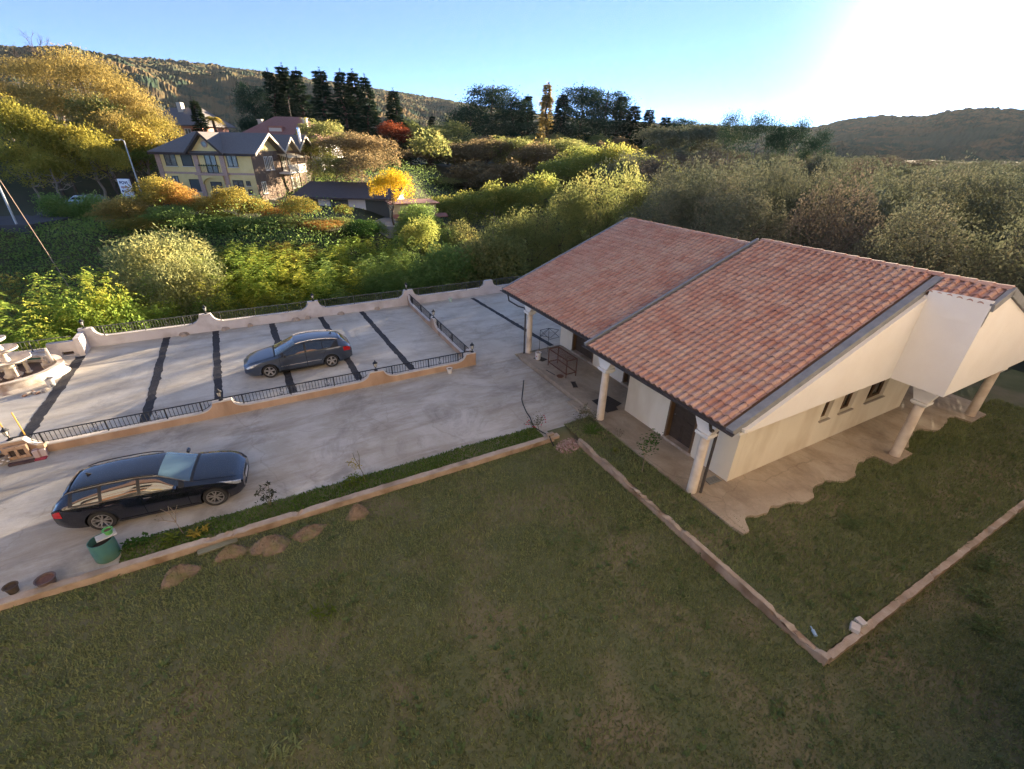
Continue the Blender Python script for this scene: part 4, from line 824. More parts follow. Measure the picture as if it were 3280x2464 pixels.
# teal drum with board and little green pot
m_teal = M('teal_drum', (0.055,0.16,0.165), (0.075,0.19,0.16), scale=3, rough=.5, c3=(0.085,0.16,0.10), scale3=2)
t = thing('plastic_drum', 'teal cut-open plastic drum standing at the end of the grass verge', 'drum', (-5.28,12.42,0), local=True)
MB().lathe([(0,0),(.24,0),(.265,.04),(.275,.35),(.265,.62),(.25,.62),(.25,.05),(0,.05)], n=28, wob=lambda a: 1+.02*sin(2*a)).build('shell', m_teal, t, smooth=True)
MB().lathe([(0,.4),(.245,.4)], n=20).build('contents', M('dark_water', (0.07,0.05,0.045), rough=.4), t)
o = MB().obox((-5.16,12.50,.645),.42,.26,.03,radians(20)).build('board', M('pale_board', (0.50,0.50,0.50), (0.42,0.41,0.40), scale=6)); props(o, 'pale board laid across the top of the teal drum', 'board')
g_ = pot('bucket', 'little green bucket with wire handle standing on the drum board', 'bucket', (-5.09,12.53,.66), .075,.1,.13, M('green_bucket', (0.10,0.34,0.10), rough=.5), M('reddish_soil', (0.16,0.08,0.055)))
MB().tube([(.1*cos(a),0,.13+.2*sin(a)) for a in np.linspace(0,pi,13)], .005, 4).build('handle', m_chrome, g_)
# metal mesh bench frame and crossed frame on the porch
def mesh_panel(mb, p0, du, dv, n, m, r=.0025):
    p0, du, dv = Vector(p0), Vector(du), Vector(dv)
    for i in range(n+1): a = p0+du*(i/n); mb.cyl(a, a+dv, r, n=3, caps=False)
    for j in range(m+1): a = p0+dv*(j/m); mb.cyl(a, a+du, r, n=3, caps=False)
t = thing('metal_rack', 'rusty long metal frame table with wire mesh on the porch', 'metal rack', (11.62,16.3,.2), local=True)
u0,u1,v0,v1 = -.28,.28,-.85,.72
for (x,y) in ((u0,v0),(u1,v0),(u0,v1),(u1,v1)): MB().box(x-.018,x+.018,y-.018,y+.018,0,.88).build('leg', m_rust, t)
mb = MB(); 
for z in (.89,.2):
    mb.box(u0-.018,u1+.018,v0-.018,v0+.018,z-.02,z+.02).box(u0-.018,u1+.018,v1-.018,v1+.018,z-.02,z+.02).box(u0-.018,u0+.018,v0+.018,v1-.018,z-.02,z+.02).box(u1-.018,u1+.018,v0+.018,v1-.018,z-.02,z+.02)
mb.build('frame', m_rust, t)
mb = MB(); mesh_panel(mb, (u0,v0,.89), (u1-u0,0,0), (0,v1-v0,0), 16, 44); mesh_panel(mb, (u0,v0,.2), (0,v1-v0,0), (0,0,.69), 30, 14); mesh_panel(mb, (u1,v0,.2), (0,v1-v0,0), (0,0,.69), 30, 14); mb.build('wire_mesh', m_rust, t)
t = thing('metal_stand', 'thin dark metal stand with two crossed frames by the far column', 'metal frame', (11.9,18.2,.2), local=True)
mb = MB(); leg = [(-.3,.2),(.25,.25),(-.3,-.3),(.25,-.25)]
for (x,y) in ((-.28,.15),(.28,.2)): mb.cyl((x,y,0),(x,y,1.35),.012,n=5)
mb.build('post', m_iron, t)
mb = MB(); q = [(-.28,.15,1.35),(.28,.2,1.35),(.5,-.45,1.05),(-.1,-.5,1.05)]
for a in (q, [(-.28,.15,1.05),(.28,.2,1.35),(.75,.0,1.25),(.2,-.15,.98)]):
    for i in range(4): mb.cyl(a[i], a[(i+1)%4], .011, n=5)
mb.cyl((-.28,.15,.95),(.28,.2,1.3),.01,n=5); mb.build('crossed_frame', m_iron, t)
m_mat = M('rubber_mat', (0.03,0.025,0.022), (0.05,0.042,0.036), scale=20, rough=.95)
o = MB().prism([(11.12,12.1),(11.68,12.08),(11.75,12.3),(12.15,12.42),(12.05,13.2),(11.15,13.18)],'z',.204,.216).build('door_mat', m_mat); props(o, 'dark L-shaped mat on the porch behind the middle column', 'mat')
o = MB().prism([(11.08,18.05),(11.3,17.5),(11.68,17.6),(11.5,18.1)],'z',.204,.215).build('rubber_mat', m_mat); props(o, 'small dark mat under the white bucket', 'mat')
def grate(label, c, sx, sy, rz, mat, n):
    t = thing('floor_grate', label, 'grate', (c[0],c[1],.2), rz, local=True)
    MB().box(-sx/2,sx/2,-sy/2,sy/2,.003,.012).build('plate', M('dark_grate_pit', (0.02,0.02,0.02)), t)
    for i in range(n):
        y = -sy/2+sy*(i+.5)/n; MB().box(-sx/2,sx/2,y-sy/n*.3,y+sy/n*.3,.0125,.022).build('bar', mat, t)
    MB().box(-sx/2-.02,sx/2+.02,-sy/2-.02,-sy/2,.003,.024).box(-sx/2-.02,sx/2+.02,sy/2,sy/2+.02,.003,.024).build('frame', mat, t)
grate('dark slotted floor grate set in the porch by the step', (11.32,14.73), .2,.5, radians(-22), m_mat, 9)
grate('grey slotted floor grate beside the corner column', (11.55,7.14), .5,.24, radians(-4), M('grey_grate', (0.17,0.18,0.18), rough=.6), 5)
t = pot('tray', 'round rusty tray lying at the porch edge', 'tray', (11.17,15.68,.203), .13,.15,.04, m_rust, M('rusty_soil', (0.12,0.06,0.035)))
o = MB().tube([(10.95,16.6,.215),(11.05,15.95,.215)], .015, 5).build('iron_bar', m_iron); props(o, 'thin dark iron bar lying along the porch edge', 'bar')
o = MB().tube([(9.62,16.42,.02),(9.3,15.9,.02),(8.85,15.2,.02),(8.66,14.9,.02),(8.49,14.46,.02),(8.32,13.9,.02),(8.24,13.44,.02),(8.10,13.03,.02),(8.02,12.7,.03),(8.06,12.2,.1),(8.15,11.85,.13),(8.1,11.6,.03),(8.12,11.45,-.08)], .022, 6).build('garden_hose', M('hose_black', (0.015,0.02,0.022), rough=.5), smooth=True); props(o, 'dark hose lying across the driveway to the red flowering bush', 'hose')
o = MB().obox((8.22,11.9,.13),.3,.14,.1,radians(5)).build('loose_block', m_kerb, bevel=.01); props(o, 'loose pale block on the kerb end by the gravel patch', 'block')
# boxes and posts at the left pillar
t = thing('concrete_block', 'square clay-coloured vent block leaning on the left wall pillar', 'block', (-8.78,18.86,0), local=True)
mb = MB(); wallbox(mb, 'x', -.06, .12, -.3, .3, .05, .55, [(-.2,-.04,.18,.42),(.04,.2,.18,.42)]); mb.build('block', m_wclay, t, bevel=.01); MB().box(-.2,.2,-.0,.03,.18,.42).build('recess', M('dark_niche', (0.05,0.035,0.03)), t)
o = MB().box(-9.0,-8.35,18.5,18.62,0.0,.09).build('plank_strip', M('dark_plank', (0.05,0.03,0.035), (0.08,0.05,0.05), scale=8)); props(o, 'dark plank lying before the vent block', 'plank')
o = MB().box(-9.0,-8.36,18.625,18.75,0.0,.1).build('stone_ledge', m_kerb, bevel=.01); props(o, 'pale ledge stone under the vent block', 'ledge')
o = MB().obox((-8.22,18.78,.16),.34,.24,.31,radians(8)).build('wrapped_parcel', M('pale_wrap', (0.52,0.44,0.42), (0.44,0.36,0.35), scale=5), bevel=.02); props(o, 'pale wrapped parcel with crossing tape by the left pillar', 'parcel')
MB().obox((-8.22,18.78,.165),.345,.05,.315,radians(8)).build('tape', M('brown_tape', (0.30,0.20,0.18)), o); MB().obox((-8.22,18.78,.165),.05,.246,.315,radians(8)).build('tape', M('brown_tape', (0.30,0.20,0.18)), o)
o = MB().obox((-8.12,18.84,.38),.2,.16,.13,radians(-8)).build('cardboard_box', M('tan_card', (0.50,0.36,0.22), (0.42,0.30,0.19), scale=6), bevel=.005); props(o, 'small tan box on top of the wrapped parcel', 'box')
o = MB().box(-8.4,-8.05,18.52,18.7,0.0,.05).build('crimson_tray', M('red_lid', (0.30,0.03,0.06), rough=.5), bevel=.015); props(o, 'flat crimson lid lying before the wrapped parcel', 'lid')
m_yel = M('yellow_tape', (0.62,0.36,0.06), (0.50,0.26,0.05), scale=9)
for i,(x,y,h,lab,mm) in enumerate(((-9.12,19.02,1.45,'white pole leaning at the left end of the clay-coloured wall',m_whitepl),(-8.97,19.3,1.55,'short yellow taped post behind the pale lantern',m_yel),(-8.55,19.28,1.6,'yellow taped post at the wall swoop right of the pale lantern',m_yel))):
    o = MB().tube([(x,y,.0),(x-.02,y,h)], .02, 6).build('marker_post', mm); props(o, lab, 'post', 'marker posts on the left pillar')
t = pot('stone_pot', 'round grey pot set with pale pebbles left of the wall pillar', 'pot', (-9.2,18.86,0.0), .17,.2,.3, M('grey_pebble_pot', (0.20,0.18,0.16), (0.34,0.31,0.28), scale=6), m_earth)
for k in range(7): 
    a = -2.4+k*.42; o = MB().lathe([(0,-.03),(.05,0),(0,.03)], (.2*cos(a), .2*sin(a), .12+.09*(k%2)), 8).build('pebble', m_whitepl, t, smooth=True)
o = MB().obox((-9.38,19.2,.27),.3,.25,.2,.2).build('blue_crate', M('blue_plastic', (0.02,0.16,0.42), rough=.4), bevel=.02); props(o, 'blue plastic crate beside the left pillar', 'crate')
o = MB().obox((-9.38,19.2,.085),.34,.28,.17,.2).build('grey_block', m_kerb, bevel=.015); props(o, 'grey block under the blue plastic crate', 'block')
# rubble by the fountain
for k in range(9):
    x, y = -10.25+.08*k+random.gauss(0,.04), 24.62+random.gauss(0,.1); r = random.uniform(.07,.13)
    o = MB().lathe([(0,0),(r*.8,.0),(r,r*.5),(r*.6,r*.95),(0,r*1.05)], (x,y,0.006), 7, wob=lambda a,k=k: 1+.25*sin(2*a+k)).build('rubble_stone', M(('clay_rubble','pale_rubble','grey_rubble')[k%3], ((0.36,0.22,0.15),(0.48,0.42,0.35),(0.30,0.28,0.26))[k%3], ((0.28,0.17,0.11),(0.40,0.35,0.29),(0.22,0.21,0.20))[k%3], scale=9, rough=.95))
    props(o, 'broken stone in the rubble heap in front of the fountain', 'stone', 'rubble heap by the fountain')
# soil mounds on the lawn, plank, stones
m_mound = M('molehill_soil', (0.16,0.12,0.09), (0.22,0.165,0.125), scale=5, rough=1, bump=1.0, bscale=18, c3=(0.12,0.12,0.06), scale3=3, coords='World')
def mound(label, c, rx, ry, h, seed, rz=.1):
    mb = MB(); n, m = 46, 18; vs = []
    for i in range(m+1):
        q = i/m
        for j in range(n):
            a = 2*pi*j/n; w = 1+.14*sin(2*a+seed)+.1*sin(3*a+2*seed)+.05*sin(7*a+seed); x, y = rx*q*w*cos(a), ry*q*w*sin(a)
            x, y = x*cos(rz)-y*sin(rz), x*sin(rz)+y*cos(rz); z = 1.75*h*(1-q**1.6)*(1+.3*(float(fbm(x*4+seed, y*4, 3, 3))-.5)) + random.gauss(0,.02)*(1 if i < m else 0); vs.append((c[0]+x, c[1]+y, c[2]+z-.03))
    fs = [(i*n+j, i*n+(j+1)%n, (i+1)*n+(j+1)%n, (i+1)*n+j) for i in range(m) for j in range(n)]
    o = mb.add(vs, fs).build('soil_mound', m_mound); props(o, label, 'soil mound', 'soil mounds along the kerb')
mound('brown soil mound on the lawn nearest the teal drum', (-3.62,11.0,-.15), .42,.30,.24, 1); mound('greyish soil mound by the plank on the lawn', (-2.45,11.2,-.15), .42,.26,.2, 2)
mound('largest brown soil mound on the lawn, in the middle of the row', (-1.5,10.98,-.15), .52,.36,.27, 3); mound('low brown soil mound just right of the largest mound', (-.5,11.05,-.15), .55,.27,.17, 4, .3); mound('round reddish soil mound standing apart on the lawn', (.88,11.2,-.15), .40,.27,.24, 5)
o = MB().obox((-2.78,11.62,-.07),.95,.2,.04,radians(9),0,radians(4)).build('grey_plank', M('weathered_plank', (0.24,0.23,0.16), (0.16,0.16,0.10), scale=5, stretch=(.6,5,1), rough=.95)); props(o, 'weathered grey plank lying on the lawn below the kerb', 'plank')
for k,(x,y,s,lb) in enumerate(((10.29,2.0,.19,'pale square stone on the raised lawn kerb, nearer the corner'),(10.56,2.02,.17,'pale square stone on the raised lawn kerb, farther from the corner'))):
    o = MB().obox((x,y,.17),s*1.2,s,.12,.4+k).build('pale_stone', m_cope, bevel=.015); props(o, lb, 'stone')
o = MB().tube([(9.28,2.3,.16),(9.36,2.42,.16)], .04, 8).cyl((9.36,2.42,.16),(9.41,2.5,.16),.015,n=6).build('plastic_bottle', M('blue_bottle', (0.30,0.42,0.55), rough=.15, spec=.6)); props(o, 'pale blue plastic bottle lying in the grass at the kerb corner', 'bottle')
# gravel patch at the kerb gap
mb = MB(); g2 = np.random.default_rng(3)
for k in range(420):
    a, r = g2.uniform(0,2*pi), sqrt(g2.random()); x = 8.62+.5*r*cos(a)+.12*r*sin(a); y = 11.25+.42*r*sin(a); s = g2.uniform(.012,.04); mb.obox((x,y,-.11+.08*(1-r)+s*.3),s*1.6,s*1.2,s,g2.uniform(0,3),g2.uniform(-.5,.5))
props(mb.build('gravel_patch', M('reddish_gravel', (0.24,0.14,0.12), (0.40,0.31,0.28), scale=6, coords='World', rough=.95), fix=False), kind='stuff')
# ---------------------------------------------------------------- buildings beyond the trees (written in metres right / forward of the viewer)
RZ = atan2(CX.y, CX.x)
def building(name, label, x, y, z, cat='house', dr=0.0): return thing(name, label, cat, cw(x, y, z), RZ+dr, local=True)
m_yellow = M('yellow_plaster', (0.72,0.57,0.24), (0.78,0.63,0.30), scale=1.2, rough=.9, c3=(0.66,0.52,0.22), scale3=.4)
m_brick = M('pink_brick', (0.42,0.28,0.22), (0.52,0.37,0.30), scale=9, rough=.95)
m_clad = M('brown_cladding', (0.145,0.10,0.07), (0.22,0.16,0.115), scale=2.2, rough=.9, stretch=(1,9,.3))
m_slate = M('dark_roof_slate', (0.13,0.12,0.115), (0.17,0.155,0.15), scale=5, rough=.8, bump=.4, bscale=8, stretch=(1,1,1))
m_fascia = M('dark_fascia', (0.05,0.035,0.028), rough=.7)
m_barge = M('pale_bargeboard', (0.56,0.50,0.40), (0.50,0.44,0.35), scale=4)
m_frame = M('brown_window_frame', (0.055,0.04,0.03), rough=.6); m_pane = M('house_pane', (0.10,0.10,0.09), (0.22,0.20,0.16), scale=2.5, rough=.15, spec=.6)
m_shut = M('grey_shutter', (0.07,0.085,0.085), (0.09,0.105,0.10), scale=3, stretch=(1,1,12)); m_sillw = M('pale_sill', (0.60,0.58,0.54))
m_redroof = M('dull_red_roof', (0.26,0.12,0.095), (0.32,0.155,0.125), scale=4, rough=.85, bump=.4, bscale=9); m_wht = M('white_house_wall', (0.72,0.72,0.72), (0.66,0.66,0.67), scale=2)
m_trimw = M('white_trim', (0.70,0.68,0.63))
def win(t, face, a, z0, w, h, style='pane', pos=0.0):
    """window on a front (y = pos) or side (x = pos) face, centre a along the face"""
    def bx(mb, a0, a1, d0, d1, zz0, zz1):
        return mb.box(a0,a1,pos-d1,pos-d0,zz0,zz1) if face == 'front' else mb.box(pos+d0,pos+d1,a0,a1,zz0,zz1)
    a0, a1 = a-w/2, a+w/2; p = bx(MB(), a0, a1, .003, .025, z0, z0+h).build('window', m_shut if style == 'shut' else m_pane, t)
    fm = m_trimw if style == 'white' else m_frame; mb = MB(); e = .1 if style == 'white' else .08
    bx(mb,a0-e,a0,.002,.07,z0-e,z0+h+e); bx(mb,a1,a1+e,.002,.07,z0-e,z0+h+e); bx(mb,a0,a1,.002,.07,z0+h,z0+h+e); bx(mb,a0,a1,.002,.07,z0-e,z0)
    if style != 'shut': bx(mb,a-.05,a+.05,.026,.06,z0,z0+h)
    mb.build('frame', fm, p); mb = MB(); bx(mb,a0-.15,a1+.15,.001,.16,z0-e-.07,z0-e); mb.build('sill', m_sillw, p); return p
YH = building('yellow_house', 'yellow two-storey house with dark roof, gables and wood-clad side', -34.4, 65.0, 2.6)
Wd, Dp, EZ = 12.3, 19.0, 5.75
mb = MB(); mb.box(-Wd,0,0,Dp,-3.5,EZ); mb.build('wall', m_yellow, YH)
for i in range(46):                                           # upright boards of the side cladding
    y0 = .05+i*(Dp-.1)/46; MB().box(.0,.05+.012*(i%2),y0,y0+(Dp-.1)/46-.02,-.2,EZ-.02).build('board', m_clad, YH)
mb = MB(); mb.box(-Wd-.02,.02,-.03,-.002,2.95,3.2); mb.build('brick_band', m_brick, YH)
for a,b in ((-Wd-.03,-Wd+.55),(-7.45,-6.85),(-4.05,-3.45)): MB().box(a,b,-.16,-.004,-.3,EZ-.05).build('brick_pier', m_brick, YH)
MB().box(-7.6,-3.3,-.45,-.17,2.85,3.1).build('balcony_slab', m_brick, YH)
mb = MB(); mb.box(-6.85,-4.05,-.44,-.40,3.95,4.0)
for i in range(15): mb.cyl((-6.8+i*.19,-.42,3.1),(-6.8+i*.19,-.42,3.96),.012,n=4)
mb.build('balcony_railing', m_iron, YH)
mb = MB(); 
for i in range(9): mb.lathe([(0,0),(.13,.03),(.1,.14),(0,.2)], (-6.7+i*.3,-.46,3.95), 7)
mb.build('flower_boxes', M('balcony_plants', (0.05,0.07,0.02), (0.09,0.10,0.04), scale=9), YH)
for a, z, w, h, st in ((-10.5,3.95,1.3,1.4,'pane'),(-8.35,3.95,1.25,1.4,'shut'),(-5.3,3.2,1.3,2.15,'pane'),(-2.5,3.95,1.2,1.4,'pane'),(-8.1,.9,1.3,1.35,'shut'),(-5.35,.0,1.3,2.0,'shut'),(-2.4,.9,1.2,1.35,'pane'),(-10.6,1.9,.7,.7,'pane'),(-1.05,1.75,.4,.42,'pane'),(-1.0,.75,.4,.42,'pane')): win(YH, 'front', a, z, w, h, st)
# shallow porch arch between the piers
arch = [(-6.85,0.0),(-6.85,1.6)] + [(-5.45+1.2*cos(q), 1.75+.75*sin(q)) for q in np.linspace(pi,0,17)] + [(-4.05,1.6),(-4.05,0.0),(-4.05,2.85),(-6.85,2.85)]
mb = MB(); tops = [(-5.45+1.4*cos(q), 1.75+.85*sin(q)) for q in np.linspace(pi,0,21)]
for (xa,za),(xb,zb_) in zip(tops[:-1],tops[1:]): mb.prism([(xa,za),(xb,zb_),(xb,2.84),(xa,2.84)],'y',-.36,-.03)
mb.build('arch', m_yellow, YH)
# roofs: main ridge along the front, two more gables behind, cross gable over the bay
def gable_roof(t, x0, x1, y0, y1, ze, h, ov=.55, hip_left=0.0, mat=m_slate, name='roof', th=.16):
    ym = (y0+y1)/2; ya, yb = y0-ov, y1+ov*.1; sl = h/(ym-y0); zA = ze-sl*ov*.8; A = [(x0-ov,ya,zA),(x1,ya,zA),(x1,ym,ze+h),(x0+hip_left,ym,ze+h)]; B = [(x0-ov,yb,zA),(x1,yb,zA),(x1,ym,ze+h),(x0+hip_left,ym,ze+h)]
    mb = MB()
    for q in (A, B): mb.add(q+[(p[0],p[1],p[2]-th) for p in q], [(0,1,2,3),(7,6,5,4),(0,4,5,1),(1,5,6,2),(2,6,7,3),(3,7,4,0)])
    if hip_left: q = [A[0],B[0],B[3]]; mb.add(q+[(p[0],p[1],p[2]-th) for p in q], [(0,1,2),(5,4,3),(0,3,4,1),(1,4,5,2),(2,5,3,0)])
    r = mb.build(name, mat, t)
    return r, (ym, ze+h, ya, yb, zA)
g1 = (0.0,8.1,2.15); g2_ = (8.1,13.0,1.75); g3 = (13.0,19.0,2.1)
for k,(ya,yb,h) in enumerate((g1,g2_,g3)):
    r, (ym,zt,y0,y1,zA) = gable_roof(YH, -Wd, .95, ya, yb, EZ, h, .55 if k == 0 else .12, 3.2 if k == 0 else 0.0)
    MB().prism([(ya+.05,EZ-.02),(yb-.05,EZ-.02),(ym,zt-.2)],'x',-.3,.02).build('gable', m_yellow, YH)
    mb = MB()
    for s0 in (y0, y1): mb.prism([(s0,zA-.26),(s0,zA+.03),(ym,zt+.05),(ym,zt-.28)],'x',.951,1.05)
    mb.build('bargeboard', m_barge, r)
MB().box(-Wd-.55,.94,-.62,-.56,EZ-.55,EZ-.28).build('fascia', m_fascia, YH)
q = -5.45; hw = 2.35; zA, zT = EZ-.25, EZ+2.1; mb = MB()
for sg in (-1,1):
    a = [(q+sg*hw,-.95,zA),(q,-.95,zT),(q,3.6,zT),(q+sg*hw,.2,zA)]; mb.add(a+[(p[0],p[1],p[2]-.16) for p in a], [(0,1,2,3),(7,6,5,4),(0,4,5,1),(1,5,6,2),(2,6,7,3),(3,7,4,0)])
bay = mb.build('bay_roof', m_slate, YH)
mb = MB()
for sg in (-1,1): mb.prism([(q+sg*(hw+.05),zA-.3),(q+sg*(hw+.05),zA+.02),(q,zT+.05),(q,zT-.3)],'y',-1.02,-.951)
mb.build('bargeboard', m_fascia, bay)
MB().prism([(q-2.1,EZ-.3),(q+2.1,EZ-.3),(q,zT-.25)],'y',-.2,.3).build('bay_gable', m_yellow, YH)
MB().cyl((q,-.26,EZ+.75),(q,-.21,EZ+.75),.42,n=20).build('round_window', m_brick, YH); MB().cyl((q,-.29,EZ+.75),(q,-.262,EZ+.75),.28,n=20).build('pane', m_pane, YH)
# side: windows, balcony with posts, awnings, lean-to veranda
for a, z, w, h in ((3.6,3.5,.8,1.5),(5.0,3.5,.8,1.5),(1.7,.7,1.0,1.3),(10.6,.7,.9,1.3),(12.3,.7,.9,1.3),(16.5,.8,1.0,1.3),(8.6,3.2,1.0,2.0),(10.4,3.2,1.0,2.0)): win(YH, 'side', a, z, w, h, 'white', .065)
MB().box(.07,1.6,6.8,13.0,2.75,3.0).build('balcony_slab', m_trimw, YH); mb = MB(); mb.box(1.52,1.6,6.8,13.0,3.85,3.95)
for i in range(26): mb.box(1.53,1.58,6.85+i*.24,6.97+i*.24,3.0,3.85)
mb.build('balcony_railing', m_trimw, YH)
mb = MB()
for y in (6.9,10.0,12.9): mb.box(1.5,1.6,y-.05,y+.05,-.1,5.4)
mb.build('balcony_post', m_fascia, YH)
for y0,y1 in ((7.2,9.6),(10.0,12.8)): MB().add([(.07,y0,5.35),(.07,y1,5.35),(1.7,y1,4.9),(1.7,y0,4.9),(.07,y0,5.29),(.07,y1,5.29),(1.7,y1,4.84),(1.7,y0,4.84)], [(0,1,2,3),(7,6,5,4),(0,4,5,1),(1,5,6,2),(2,6,7,3),(3,7,4,0)]).build('awning', M('cream_awning', (0.68,0.58,0.40)), YH)
MB().add([(.07,2.5,-.2),(.07,19,-.2),(2.6,19,-.75),(2.6,2.5,-.75),(.07,2.5,-.32),(.07,19,-.32),(2.6,19,-.87),(2.6,2.5,-.87)], [(0,1,2,3),(7,6,5,4),(0,4,5,1),(1,5,6,2),(2,6,7,3),(3,7,4,0)]).build('veranda_roof', m_barge, YH)
MB().box(.07,2.2,2.9,18.8,-3.4,-.9).build('veranda', m_yellow, YH)
for i in range(7): win(YH, 'side', 4.1+i*2.2, -2.3, 1.5, 1.2, 'white', 2.21)
mb = MB().cyl((.6,14.5,6.5),(.6,14.5,8.6),.22,n=10); mb.build('chimney', m_chrome, YH); MB().lathe([(.3,0),(.3,.12),(.05,.3)], (.6,14.5,8.65), 10).build('chimney_cap', m_chrome, YH)
MB().tube([(.98,4.05,5.3),(.9,4.1,4.6),(.2,7.7,4.9),(.1,8.0,4.2),(.1,8.0,-.1)], .06, 5).build('downpipe', m_fascia, YH)
# red-roofed house behind
RH = building('red_roofed_house', 'white house with wide red hipped roof behind the yellow house', -44.6, 94.0, 4.6)
MB().box(-7.0,8.0,0,12,-2,5.1).build('wall', m_wht, RH); e = 1.0; q = [(-7-e,-e,5.0),(8+e,-e,5.0),(8+e,12+e,5.0),(-7-e,12+e,5.0),(-2.0,6,9.0),(3.0,6,9.0)]
rr_ = MB().add(q+[(p[0],p[1],p[2]-.2) for p in q], [(0,1,5,4),(1,2,5),(2,3,4,5),(3,0,4),(6,7,11,10),(7,8,11),(8,9,10,11),(9,6,10),(0,6,7,1),(1,7,8,2),(2,8,9,3),(3,9,6,0)]).build('roof', m_redroof, RH)
MB().box(-1.5,1.2,1.4,2.6,6.2,7.3).build('dormer', m_redroof, rr_); MB().box(-1.3,1.0,1.36,1.4,6.45,7.0).build('dormer_window', M('pale_pane', (0.5,0.5,0.48), rough=.3), rr_)
for x,y,zz in ((5.0,3.0,8.6),(7.4,5.0,7.6),(-4.4,5.0,8.3)): MB().box(x-.35,x+.35,y-.35,y+.35,5.5,zz).box(x-.45,x+.45,y-.45,y+.45,zz,zz+.15).build('chimney', m_barge, rr_)
MB().cyl((1.2,6,9),(1.2,6,11.8),.05,n=5).build('antenna', m_frame, rr_)
MB().box(8.0,9.5,.5,8,2.2,2.4).build('balcony', m_wht, RH); mb = MB(); mb.box(9.4,9.5,.5,8,3.2,3.3).box(8.0,9.5,.45,.55,3.2,3.3)
for i in range(22): mb.box(9.42,9.48,.55+i*.34,.67+i*.34,2.4,3.2)
for i in range(6): mb.box(8.1+i*.24,8.2+i*.24,.47,.53,2.4,3.2)
mb.build('balcony_railing', m_slate, RH)
for x,z in ((5.2,2.6),(7.0,2.6),(5.2,-.3),(7.0,-.3),(2.0,2.6)): win(RH, 'front', x, z, 1.1, 1.4, 'pane', 0.0)
for y,z in ((2.0,2.6),(5.0,2.6),(2.0,-.3)): win(RH, 'side', y, z, 1.1, 1.5, 'pane', 8.0)
# pink house
PH = building('pink_house', 'salmon pink house with dark roof above the road, half hidden by trees', -62.0, 96.0, 8.3)
MB().box(-7,3.2,0,9,-3,3.6).build('wall', M('salmon_plaster', (0.58,0.27,0.19), (0.64,0.31,0.22), scale=2), PH)
q = [(-8,-1,3.5),(4.2,-1,3.5),(4.2,10,3.5),(-8,10,3.5),(-4.5,4.5,6.4),(1.5,4.5,6.4)]
MB().add(q+[(p[0],p[1],p[2]-.2) for p in q], [(0,1,5,4),(1,2,5),(2,3,4,5),(3,0,4),(6,7,11,10),(7,8,11),(8,9,10,11),(9,6,10),(0,6,7,1),(1,7,8,2),(2,8,9,3),(3,9,6,0)]).build('roof', m_slate, PH)
for x in (-3.6,.6,-1.5): win(PH, 'front', x, 1.3, 1.0, 1.5, 'white', 0.0)
MB().box(-2.2,-1.4,3,4,5,7.2).build('chimney', m_barge, PH)
# garages and small yellow outbuilding
GB = building('garage_block', 'long low garage block with dark flat-pitched roof below the yellow house', -29.0, 64.5, 0.9)
MB().box(0,13.0,.0,5,-1.5,2.35).build('wall', m_wht, GB)
MB().add([(-.6,-.9,2.3),(13.4,-.9,2.3),(13.4,6,3.7),(-.6,6,3.7),(-.6,-.9,2.12),(13.4,-.9,2.12),(13.4,6,3.5),(-.6,6,3.5)], [(0,1,2,3),(7,6,5,4),(0,4,5,1),(1,5,6,2),(2,6,7,3),(3,7,4,0)]).build('roof', M('brown_grey_roof', (0.065,0.052,0.055), (0.085,0.07,0.07), scale=3), GB)
for x0,x1 in ((.4,2.6),(4.2,6.6),(8.9,12.2)): MB().box(x0,x1,-.03,-.002,-.4,2.0).build('garage_door', m_shut, GB)
o = MB().box(-33,-12,57.0,64.4,-.6,.8); o.v = [tuple(cw(*p)) for p in o.v]; props(o.build('garage_yard', M('yard_paving', (0.30,0.29,0.27), (0.36,0.35,0.32), scale=.5, coords='World')), kind='structure')
OB = building('outbuilding', 'small pale yellow outbuilding with red roof edge behind the golden tree', -14.2, 62.0, -0.3, 'outbuilding', radians(25))
MB().box(-1.5,4.0,0,4,-1,3.1).build('wall', M('pale_yellow_plaster', (0.62,0.52,0.30), (0.66,0.56,0.34), scale=2), OB); MB().box(-2.0,4.4,-.5,4.5,3.1,3.22).build('roof', m_redroof, OB)
MB().add([(-1.8,-.02,1.9),(5.3,-.02,1.9),(5.3,-1.1,1.6),(-1.8,-1.1,1.6),(-1.8,-.02,1.8),(5.3,-.02,1.8),(5.3,-1.1,1.5),(-1.8,-1.1,1.5)], [(0,1,2,3),(7,6,5,4),(0,4,5,1),(1,5,6,2),(2,6,7,3),(3,7,4,0)]).build('canopy', m_redroof, OB)
for x in (1.6,3.4): MB().box(x-.6,x+.6,-.04,-.003,-.4,1.4).build('garage_door', m_shut, OB)
# road, lamp posts, sign, hedge car, guy wire
def tube_cw(mb, pts, r, n=8, r1=None): return mb.tube([cw(*p) for p in pts], r, n, r1)
m_road = M('road_asphalt', (0.05,0.05,0.055), (0.065,0.065,0.07), scale=2, rough=.9, coords='World')
RX = lambda y: TZ(-50, y)
mb = MB(); ys = np.linspace(44.5, 90, 24)
for a, b in zip(ys[:-1], ys[1:]):
    za, zb_ = 2.15+max(0,(a-50))*.02, 2.15+max(0,(b-50))*.02; mb.add([cw(-66-.1*(a-45),a,za),cw(-46.5-.02*(a-45),a,za),cw(-46.5-.02*(b-45),b,zb_),cw(-66-.1*(b-45),b,zb_),cw(-66-.1*(a-45),a,za-1),cw(-46.5-.02*(a-45),a,za-1),cw(-46.5-.02*(b-45),b,zb_-1),cw(-66-.1*(b-45),b,zb_-1)], [(0,1,2,3),(1,5,6,2),(0,4,5,1)])
props(mb.build('road', m_road), kind='structure')
